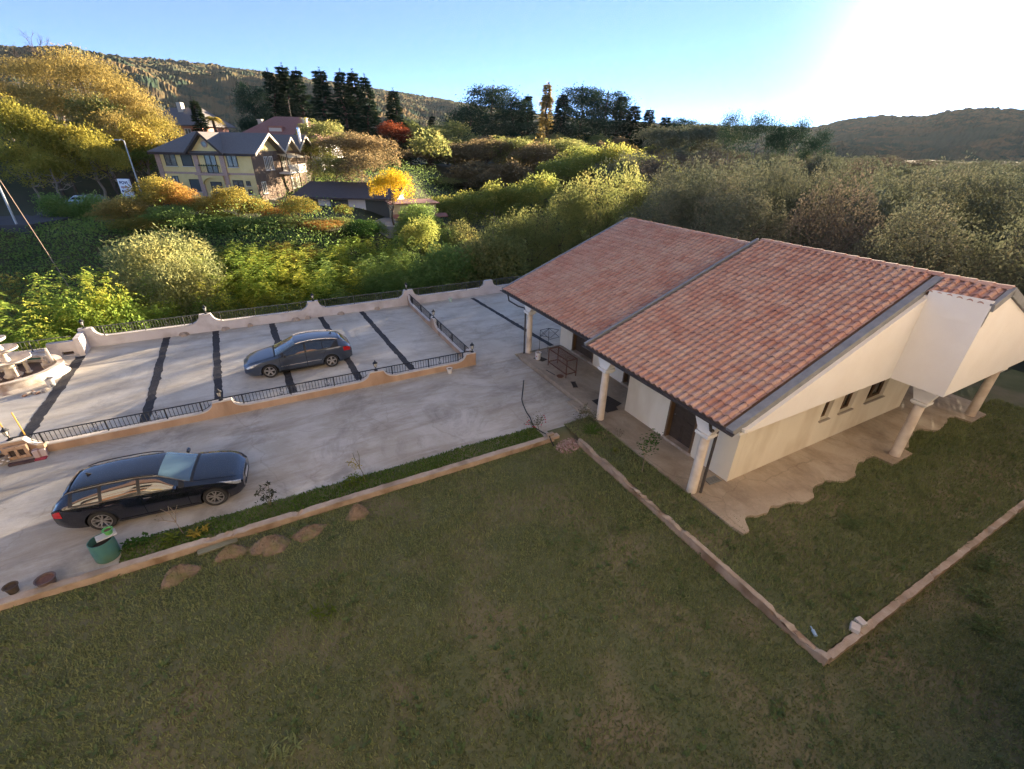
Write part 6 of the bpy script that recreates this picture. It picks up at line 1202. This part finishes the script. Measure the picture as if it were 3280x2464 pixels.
for (u,v,top,r,mt,lb) in ((33,24,7.0,3.8,'hazyw','dark tree right behind the bungalow, seen over the near ridge end'),(32,31,7.2,3.8,'hazyw','dark tree behind the far end of the bungalow'),(37,19,8.2,4.2,'hazyb','brownish tree behind the bungalow, over the porch gable'),(36,29,8.2,4.2,'hazyw','green tree behind the ridge step of the bungalow'),
    (35,13,7.6,4.0,'hazyw','dark tree at the right picture edge behind the porch gable'),(38,8,9.0,4.4,'hazyw','unseen dark tree added beyond the right picture edge by the porch'),(38,1,9.0,4.4,'hazyb','unseen brownish tree added beyond the right picture edge, second from the porch'),(39,-6,9.5,4.6,'hazyw','unseen dark tree added beyond the right picture edge, third from the porch'),(40,-13,9.5,4.6,'hazyw','unseen dark tree added beyond the right picture edge, farthest from the porch'),(43,4,10,4.6,'hazyw','unseen green tree added beyond the right picture edge, behind the others')):
    tree_at(CX.x*u+CX.y*v, CY.x*u+CY.y*v, top, ('denseA','denseB')[int(u+v)%2], r, mt, lb, group=G)  # trees past the picture edge continue the wood, added to shade the raised lawn
# -- wooded slope at upper left
G = 'trees on the wooded slope'
hill = [(25,120,80,'twiggy',5.0,'ochre','ochre tree under the bare tree'),(85,118,78,'twiggy',5.0,'ochre','ochre tree right of the bare tree'),(150,97,77,'twiggy',5.4,'ochre','highest ochre tree on the slope crest'),(205,125,76,'twiggy',5.0,'ochre','ochre tree right of the crest'),(250,165,75,'twiggy',4.6,'ochre','ochre tree stepping down the crest'),(290,200,74,'twiggy',4.2,'ochre','ochre-yellow tree low on the crest'),(320,232,73,'twiggy',3.6,'gold','yellow tree touching the pink house'),
 (-30,165,72,'twiggy',5.0,'ochre','ochre tree at the picture edge, upper slope'),(60,175,71,'roundC',4.6,'ochre','dense ochre tree on the middle slope, left'),(130,180,70,'twiggy',4.8,'ochre','twiggy ochre tree on the middle slope'),(190,205,70,'roundC',4.2,'olive','greenish tree on the middle slope'),(245,235,69,'twiggy',4.0,'ochre','twiggy tree on the middle slope, right'),(285,262,68,'roundC',3.4,'gold','golden tree above the street lamp'),
 (10,215,63,'roundA',3.8,'ivy','ivy-hung lime green tree at the left edge'),(60,235,62,'roundB',3.8,'ivy','ivy-hung lime green tree right of the left edge one'),(110,275,62,'roundA',3.4,'ivy','ivy-hung tree in the middle of the lower slope'),(165,270,62,'roundC',3.6,'ivy','leafy tree above the bright grass patch'),(210,300,61,'roundB',3.0,'ivy','yellow-green tree left of the street lamp'),(30,310,57,'roundC',3.2,'ivy','yellow-green bush above the road, left'),(90,330,57,'roundC',3.0,'ivy','yellow-green bush above the road, right'),(255,300,68,'roundA',3.0,'shrubd','dark evergreen behind the street lamp'),(300,310,68,'roundB',3.0,'shrubd','dark evergreen at the left wall of the yellow house')]
for a in hill: tree(*a, group=G)
# bare tree: limbs and twigs only
def bare_tree(sx, sy, Yd, label):
    x, top = px_at(sx, sy, Yd); z = TZ(x, Yd); t = thing('bare_tree', label, 'tree', cw(x,Yd,z), 0, local=True); h = top-z; g = random.Random(8); mb = MB(); tw = MB()
    def grow(p, d, l, r, lev):
        e = p+d*l; (mb if lev < 3 else tw).tube([p, p+d*l*.5+Vector((g.gauss(0,.05*l),g.gauss(0,.05*l),0)), e], r, 6 if lev < 3 else 4, r*.6)
        if lev >= 6: return
        for k in range(3 if lev < 5 else 2): q = (d+Vector((g.gauss(0,.5),g.gauss(0,.5),g.gauss(.12,.3)))).normalized(); grow(e if k else p.lerp(e,.7), q, l*g.uniform(.6,.8), r*.56, lev+1)
    grow(Vector((0,0,-.5)), Vector((.05,0,1)).normalized(), h*.36, .34, 0); mb.build('trunk', m_bark, t, smooth=True, fix=False); tw.build('twigs', m_bark, t, fix=False); t.scale = (1,1,1)
bare_tree(38, 60, 78, 'leafless tree with forked limbs against the sky at the upper left')
# palm beside the pink house
x, top = px_at(455, 240, 90); z = TZ(x, 90); pt = thing('palm_tree', 'palm tree with drooping yellowish fronds behind the yellow house roof', 'tree', cw(x,90,z), 0, local=True); MB().tube([(0,0,-.5),(0,0,top-z-1.2)], .3, 8, .22).build('trunk', m_bark, pt)
g = np.random.default_rng(2); P=[];D=[];U=[];S=[]
for k in range(46):
    a, e = g.uniform(0,2*pi), g.uniform(-.2,1.1)
    for i in range(14): f=(i+1)/14; P.append((1.9*f*cos(a)*cos(e)*.9, 1.9*f*sin(a)*cos(e)*.9, top-z-1.2+1.9*f*sin(e)-1.5*f*f)); D.append((cos(a)+(-1)**i*-sin(a)*.9, sin(a)+(-1)**i*cos(a)*.9, -.5)); U.append((0,0,1)); S.append(.5)
link_obj('crown', quadmesh('palm_crown', leaves_np(np.array(P),np.array(D,float),np.array(U,float),np.array(S),.25), LM['gold']), pt)
tree(418,215,88,'firB',2.2,None,'small fir between the pink house and the palm', group='conifers on the skyline')
# -- hedge by the road and green cover on the bank
def scatter(name, n, fn, leaf, mat, seed, asp=.55):
    g = np.random.default_rng(seed); P = fn(g, n); m = len(P); V = leaves_np(P, g.normal(size=(m,3))+np.array([0,0,.25]), unit(g.normal(size=(m,3))+np.array([0,0,.4])), g.uniform(*leaf, m), asp); return link_obj(name, quadmesh(name, V, mat))
def cwv(x, y, z): return np.stack([CX.x*x+CY.x*y, CX.y*x+CY.y*y, z], -1)
def hedge_pts(g, n):
    s = g.random(n); a = g.uniform(-1, 1, n); x = -49.5+9.0*s+a*.7; y = 50.2+.6*s+g.uniform(-1,1,n)*.9; q = g.random(n)**.6; return cwv(x, y, 1.2+2.5*q+.5*np.sin(s*14)*q+.25*g.normal(size=n)*q)
o = scatter('roadside_hedge', 15000, hedge_pts, (.12,.24), LM['shrubd'], 5); props(o, 'clipped dark hedge along the road with sunlit top', 'hedge')
def bank_pts(g, n):
    x = g.uniform(-62, -14, n); y = g.uniform(31, 52, n); k = (-x*cos(AZ)+y*sin(AZ) > 33.5) & (y < 44+g.random(n)*8) & ~((x < -46) & (y > 44.2)); x, y = x[k], y[k]; z = terrain_z(x, y); return cwv(x, y, z+np.abs(g.normal(0,.25,len(x)))*(.5+1.6*fbm(x/3,y/3,4,3)))
props(scatter('bank_ivy', 60000, bank_pts, (.14,.30), LM['shrubd'], 6), kind='stuff')
# -- the dense hazy wood right of and behind the bungalow: reads as one mass, haze put into its leaf colours
def wood(name, spots, seed, mats, per=2400, leaf=(.3,.6)):
    g = np.random.default_rng(seed); base = [crown_round(per, 4.2, 9, 100+i, leaf=leaf, lobes=9+i, fill=.35, z0=.05) for i in range(4)]; groups = {}
    for (x, y, top, r) in spots:
        z = TZ(x, y); h = max(3, top-z); b = base[g.integers(4)]; a = g.uniform(0, 2*pi); c = cw(x, y, z); V = b*np.array([r/4.2, r/4.2, h/9.0]); V = np.stack([V[:,0]*cos(a)-V[:,1]*sin(a)+c.x, V[:,0]*sin(a)+V[:,1]*cos(a)+c.y, V[:,2]+c.z], -1); groups.setdefault(int(g.integers(len(mats))), []).append(V)
    allv = []; mi = []
    for k, vs in groups.items():
        v = np.concatenate(vs); allv.append(v); mi.append(np.full(len(v)//4, k, dtype=np.int32))
    me = quadmesh(name, np.concatenate(allv), LM[mats[0]])
    for m in mats[1:]: me.materials.append(LM[m])
    me.polygons.foreach_set('material_index', np.concatenate(mi)); return props(link_obj(name, me), kind='stuff')
g = np.random.default_rng(31); spots = []
for k in range(1400):
    x, y = g.uniform(14, 175), g.uniform(18, 190); u = x*sin(AZ)+y*cos(AZ); v = -x*cos(AZ)+y*sin(AZ)
    if u < 39 and v < 37: continue
    if abs(x) > 1.45*y+26 or v < -14: continue
    if y < 62 and x < 18: continue
    sep = 4.2+y*.018
    if any((x-a)**2+(y-b)**2 < sep**2 for a,b,_,_ in spots): continue
    hz = CAM_H - .5 - max(0,(95-max(y,50)))*.07 if y < 95 else CAM_H - 1.0
    spots.append((x, y, hz + g.uniform(-2.0, 1.2) - (1.0 if x > 80 else 0), g.uniform(3.2, 5.0)+y*.012))
    if len(spots) >= 215: break
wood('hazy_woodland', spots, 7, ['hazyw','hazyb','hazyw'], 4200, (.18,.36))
spots2 = []
for k in range(600):
    x, y = g.uniform(-95, 40), g.uniform(98, 230)
    if x < -22: continue
    if any((x-a)**2+(y-b)**2 < 7.5**2 for a,b,_,_ in spots2): continue
    spots2.append((x, y, TZ(x,y)+g.uniform(5.5, 8.5), g.uniform(3.6,5.6)))
    if len(spots2) >= 80: break
wood('far_woodland', spots2, 8, ['olive','brown','ochre'], per=1400, leaf=(.4,.8))
# low scrub that fills the valley between the trees
def scrub_pts(g, n):
    x = g.uniform(-34, 60, n); y = g.uniform(36, 100, n); v = -x*cos(AZ)+y*sin(AZ); u = x*sin(AZ)+y*cos(AZ); k = ((v > 32.5) | (u > 34)) & ~((x < -10) & (y > 55) & (y < 70)); x, y = x[k], y[k]; return cwv(x, y, terrain_z(x,y)+g.random(len(x))**1.5*2.2*fbm(x/4,y/4,14,3)*2)
props(scatter('valley_scrub', 110000, scrub_pts, (.12,.24), LM['shrubd'], 16), kind='stuff')
# ---------------------------------------------------------------- garden plants near the kerb and porch
m_stem = M('green_stem', (0.10,0.11,0.05), (0.16,0.12,0.07), scale=8); m_twig = M('grey_twig', (0.20,0.16,0.12), (0.27,0.22,0.17), scale=8)
def plant(name, label, cat, p, stems, leaves, mat, lsize, seed, asp=.45, stem_mat=None, r=.012, flowers=None, group=None):
    """stems as polylines (local), whorls of leaves at given points"""
    t = thing(name, label, cat, p, local=True, group=group); mb = MB()
    for s in stems: mb.tube(s, r, 6, r*.5)
    mb.build('stem', stem_mat or m_stem, t, smooth=True); g = np.random.default_rng(seed); P=[]; D=[]; U=[]; S=[]
    for (c, n, spread, drop) in leaves:
        for k in range(n):
            a = g.uniform(0,2*pi); P.append(np.array(c)+g.normal(0,spread,3)); D.append((cos(a),sin(a),g.uniform(-drop,.5))); U.append(np.array([0,0,1.])+g.normal(0,.3,3)); S.append(g.uniform(*lsize))
    link_obj('leaves', quadmesh('leaves', leaves_np(np.array(P),np.array(D,float),unit(np.array(U)),np.array(S),asp), mat), t)
    if flowers:
        mb = MB()
        for c in flowers: mb.lathe([(0,-.015),(.028,.0),(.02,.02),(0,.025)], c, 6)
        mb.build('flowers', flowers_mat, t, smooth=True)
    return t
flowers_mat = M('red_petal', (0.50,0.02,0.04), (0.40,0.015,0.05), scale=30, rough=.6)
lm_oleander = leafmat('dark_shrub_leaf_near', [(0,(0.03,0.04,0.02)),(.6,(0.06,0.06,0.035)),(1,(0.13,0.085,0.05))], .3); lm_lime = leafmat('lime_leaf', [(0,(0.07,0.11,0.02)),(.6,(0.13,0.17,0.03)),(1,(0.30,0.26,0.04))], .35)
lm_yel = leafmat('yellow_hosta_leaf', [(0,(0.16,0.16,0.03)),(.6,(0.34,0.26,0.05)),(1,(0.48,0.34,0.08))], .35); lm_rose = leafmat('rose_leaf', [(0,(0.05,0.06,0.03)),(.6,(0.10,0.11,0.06)),(1,(0.18,0.16,0.09))], .3); lm_lemon = leafmat('citrus_leaf', [(0,(0.03,0.07,0.018)),(.6,(0.05,0.11,0.025)),(1,(0.10,0.16,0.04))], .3)
st = [[(0,0,0),(.05,.02,.35),(.1,.05,.75)],[(0,0,0),(-.08,.03,.3),(-.22,.04,.55)],[(0,0,0),(.0,-.05,.3),(-.08,-.05,.7)],[(0,0,0),(.08,.0,.3),(.2,.0,.45)]]
plant('dark_leaved_shrub','upright dark-leaved shrub in the verge at the front of the black car','shrub',(-1.4,12.55,.03), st, [((.1,.05,.78),16,.03,.4),((-.22,.04,.57),14,.03,.4),((-.08,-.05,.72),14,.03,.4),((.2,0,.47),14,.03,.4),((.06,.02,.45),22,.07,.4),((-.1,0,.4),20,.08,.4),((0,0,.2),20,.1,.3)], lm_oleander, (.09,.15), 1, .32)
plant('sapling','thin leaning yellow-leaved sapling with dark berries in the verge','sapling',(1.4,12.4,.03), [[(0,0,0),(-.03,.02,.35),(-.1,.04,.62),(-.28,.05,.85)],[(-.1,.04,.62),(-.2,.1,.95),(-.22,.12,1.15)],[(-.28,.05,.85),(-.5,.05,.92)],[(-.1,.04,.62),(-.05,.1,1.0),(-.08,.12,1.2)]], [((-.25,.05,.8),26,.07,.3),((-.15,.05,.68),16,.05,.3),((-.35,.05,.88),10,.06,.3)], lm_yel, (.05,.09), 2, .5)
plant('lime_shrub','low lime green bush at the foot of the leaning sapling','shrub',(1.05,12.45,.03), [[(0,0,0),(0,0,.2)]], [((x,y,z),26,.06,.3) for x,y,z in ((0,0,.28),(.14,.05,.22),(-.14,.03,.2),(.05,-.1,.18),(.24,0,.12),(-.26,0,.1))], lm_lime, (.06,.11), 3, .55)
plant('bare_sapling','leafless twiggy sapling in the verge before the black car','sapling',(-3.6,12.4,.03), [[(0,0,0),(-.04,0,.3),(-.06,.02,.48)],[(-.06,.02,.48),(-.3,.05,.62),(-.5,.06,.7)],[(-.06,.02,.48),(.0,.05,.75),(.1,.08,.98)],[(-.06,.02,.48),(-.12,.05,.8),(-.1,.1,1.02)],[(-.3,.05,.62),(-.35,.1,.85)],[(.0,.05,.75),(.18,.0,.85)],[(-.12,.05,.8),(-.28,.1,.98)],[(.0,.05,.75),(-.08,.12,.95)]], [((-.1,.08,.98),7,.1,.3),((.1,.06,.9),6,.08,.3),((-.45,.06,.72),5,.06,.3)], lm_oleander, (.03,.06), 4, .5, m_twig)
plant('hosta','yellowing broad-leaved plant in the verge, right of the bare sapling','plant',(-3.3,12.2,.03), [[(0,0,0),(0,0,.08)]], [((0,0,.1),34,.05,.25),((.22,.04,.09),18,.04,.25)], lm_yel, (.14,.22), 5, .28)
plant('hosta','green broad-leaved plant in the verge, left of the bare sapling','plant',(-3.85,12.2,.03), [[(0,0,0),(0,0,.1)]], [((0,0,.12),34,.06,.25),((-.12,.05,.1),18,.05,.25)], lm_lime, (.14,.24), 6, .28)
plant('leafy_plant','green leafy plant right beside the teal drum','plant',(-4.75,12.35,.03), [[(0,0,0),(.02,0,.25)]], [((0,0,.28),22,.09,.3),((.14,.05,.2),18,.08,.3),((.32,.1,.24),14,.07,.3)], lm_lemon, (.09,.15), 7, .6)
plant('rose_bush','straggly bush with red flowers at the end of the verge','shrub',(8.0,12.3,.03), [[(0,0,0),(-.03,.1,.3),(-.05,.15,.55)],[(-.03,.1,.3),(-.35,.2,.45)],[(-.03,.1,.3),(.2,.15,.6)]], [((-.05,.15,.55),40,.11,.4),((.12,.15,.5),36,.1,.4),((-.35,.2,.45),24,.08,.4),((-.2,.15,.4),20,.08,.4),((.05,.15,.35),26,.09,.4)], lm_rose, (.05,.09), 8, .5, None, .012, [(-.45,.2,.5),(-.42,.15,.42),(-.38,.2,.55),(-.5,.2,.4),(.28,.12,.55),(.3,.1,.45),(.26,.16,.62),(.3,.08,.35),(-.25,.1,.3),(-.18,.06,.27),(.1,.05,.3)])
plant('citrus_sapling','young green sapling with glossy leaves on the raised lawn by the porch','sapling',(9.83,8.6,.1), [[(0,0,0),(.02,.02,.5),(.08,.06,.95),(.3,.12,1.35)],[(.04,.04,.6),(-.08,.1,1.0),(-.02,.12,1.2)],[(.08,.06,.95),(.4,.05,1.15)],[(.06,.05,.75),(.35,.0,.85)]], [((.3,.12,1.35),40,.12,.5),((.42,.05,1.18),36,.1,.5),((.15,.1,1.2),30,.12,.5),((-.05,.1,1.1),26,.1,.5),((.35,0,.85),20,.09,.5),((0,.05,.85),18,.09,.5),((.2,.1,1.05),22,.1,.5),((.5,.1,1.3),18,.08,.5)], lm_lemon, (.07,.12), 9, .5, m_twig, .016)
plant('spiky_grass_clump','spiky grass-like clump near the kerb gap on the raised lawn','plant',(9.75,11.3,.1), [[(0,0,0),(0,0,.05)]], [((0,0,.02),90,.05,-.3)], m_verge, (.35,.6), 10, .05)
plant('olive_shrub','dense low shrub at the foot of the middle porch column','shrub',(9.95,12.0,.1), [[(0,0,0),(0,0,.3)]], [((x,y,z),44,.1,.3) for x,y,z in ((0,0,.45),(.25,.1,.35),(-.25,.1,.35),(.1,-.2,.3),(-.15,-.2,.3),(.35,-.1,.22),(-.4,0,.2),(0,.25,.35),(.2,.3,.5))], lm_rose, (.06,.1), 11, .4)
plant('dry_plant','small dry seed-head plant at the porch edge','plant',(10.42,10.5,.12), [[(0,0,0),(.05,.05,.3)],[(0,0,0),(-.08,.1,.32)],[(0,0,0),(.1,-.05,.28)]], [((.05,.05,.3),10,.05,.3),((-.08,.1,.32),10,.05,.3),((.1,-.05,.28),10,.05,.3)], lm_oleander, (.03,.05), 12, .6)
plant('weed','light green weed rosette in the raised lawn grass','plant',(9.75,9.95,.12), [[(0,0,0),(0,0,.05)]], [((0,0,.04),16,.03,.1)], lm_lime, (.1,.18), 13, .2)
for k,(x,y,z,lb) in enumerate(((13.6,3.9,.14,'broad pale weed clump in the middle of the raised lawn'),(14.2,1.1,-.08,'large pale thistle-like weed below the right kerb'),(13.2,.6,-.08,'smaller pale weed left below the right kerb'),(15.6,1.4,-.08,'pale weed clump right below the right kerb'),(-1.6,5.6,-.08,'dry tuft of grass on the lawn'),(-.6,8.2,-.08,'yellowing weed in the middle of the lawn'))):
    plant('weed', lb, 'plant', (x,y,z), [[(0,0,0),(0,0,.06)]], [((g_x,g_y,.06),14,.04,.2) for g_x,g_y in ((0,0),(.18,.08),(-.16,.1),(.05,-.16),(.28,-.05))], [m_weed,m_weed,m_weed,m_weed,m_grass,lm_lime][k], (.12,.26) if k < 4 else (.08,.2), 20+k, .22)
# ---------------------------------------------------------------- hazy evening air
hz = MB().box(-2700,2700,-2700,2700,-60,245).build('haze', None); hz['kind'] = 'stuff'
hm = bpy.data.materials.new('haze_air'); hm.use_nodes = True; n = hm.node_tree; n.nodes.clear(); out = n.nodes.new('ShaderNodeOutputMaterial'); pv = n.nodes.new('ShaderNodeVolumePrincipled')
pv.inputs['Color'].default_value = (0.80,0.90,1.0,1); pv.inputs['Density'].default_value = 0.00002; pv.inputs['Anisotropy'].default_value = 0.2
link(n, pv.outputs[0], out.inputs['Volume']); hz.data.materials.append(hm)
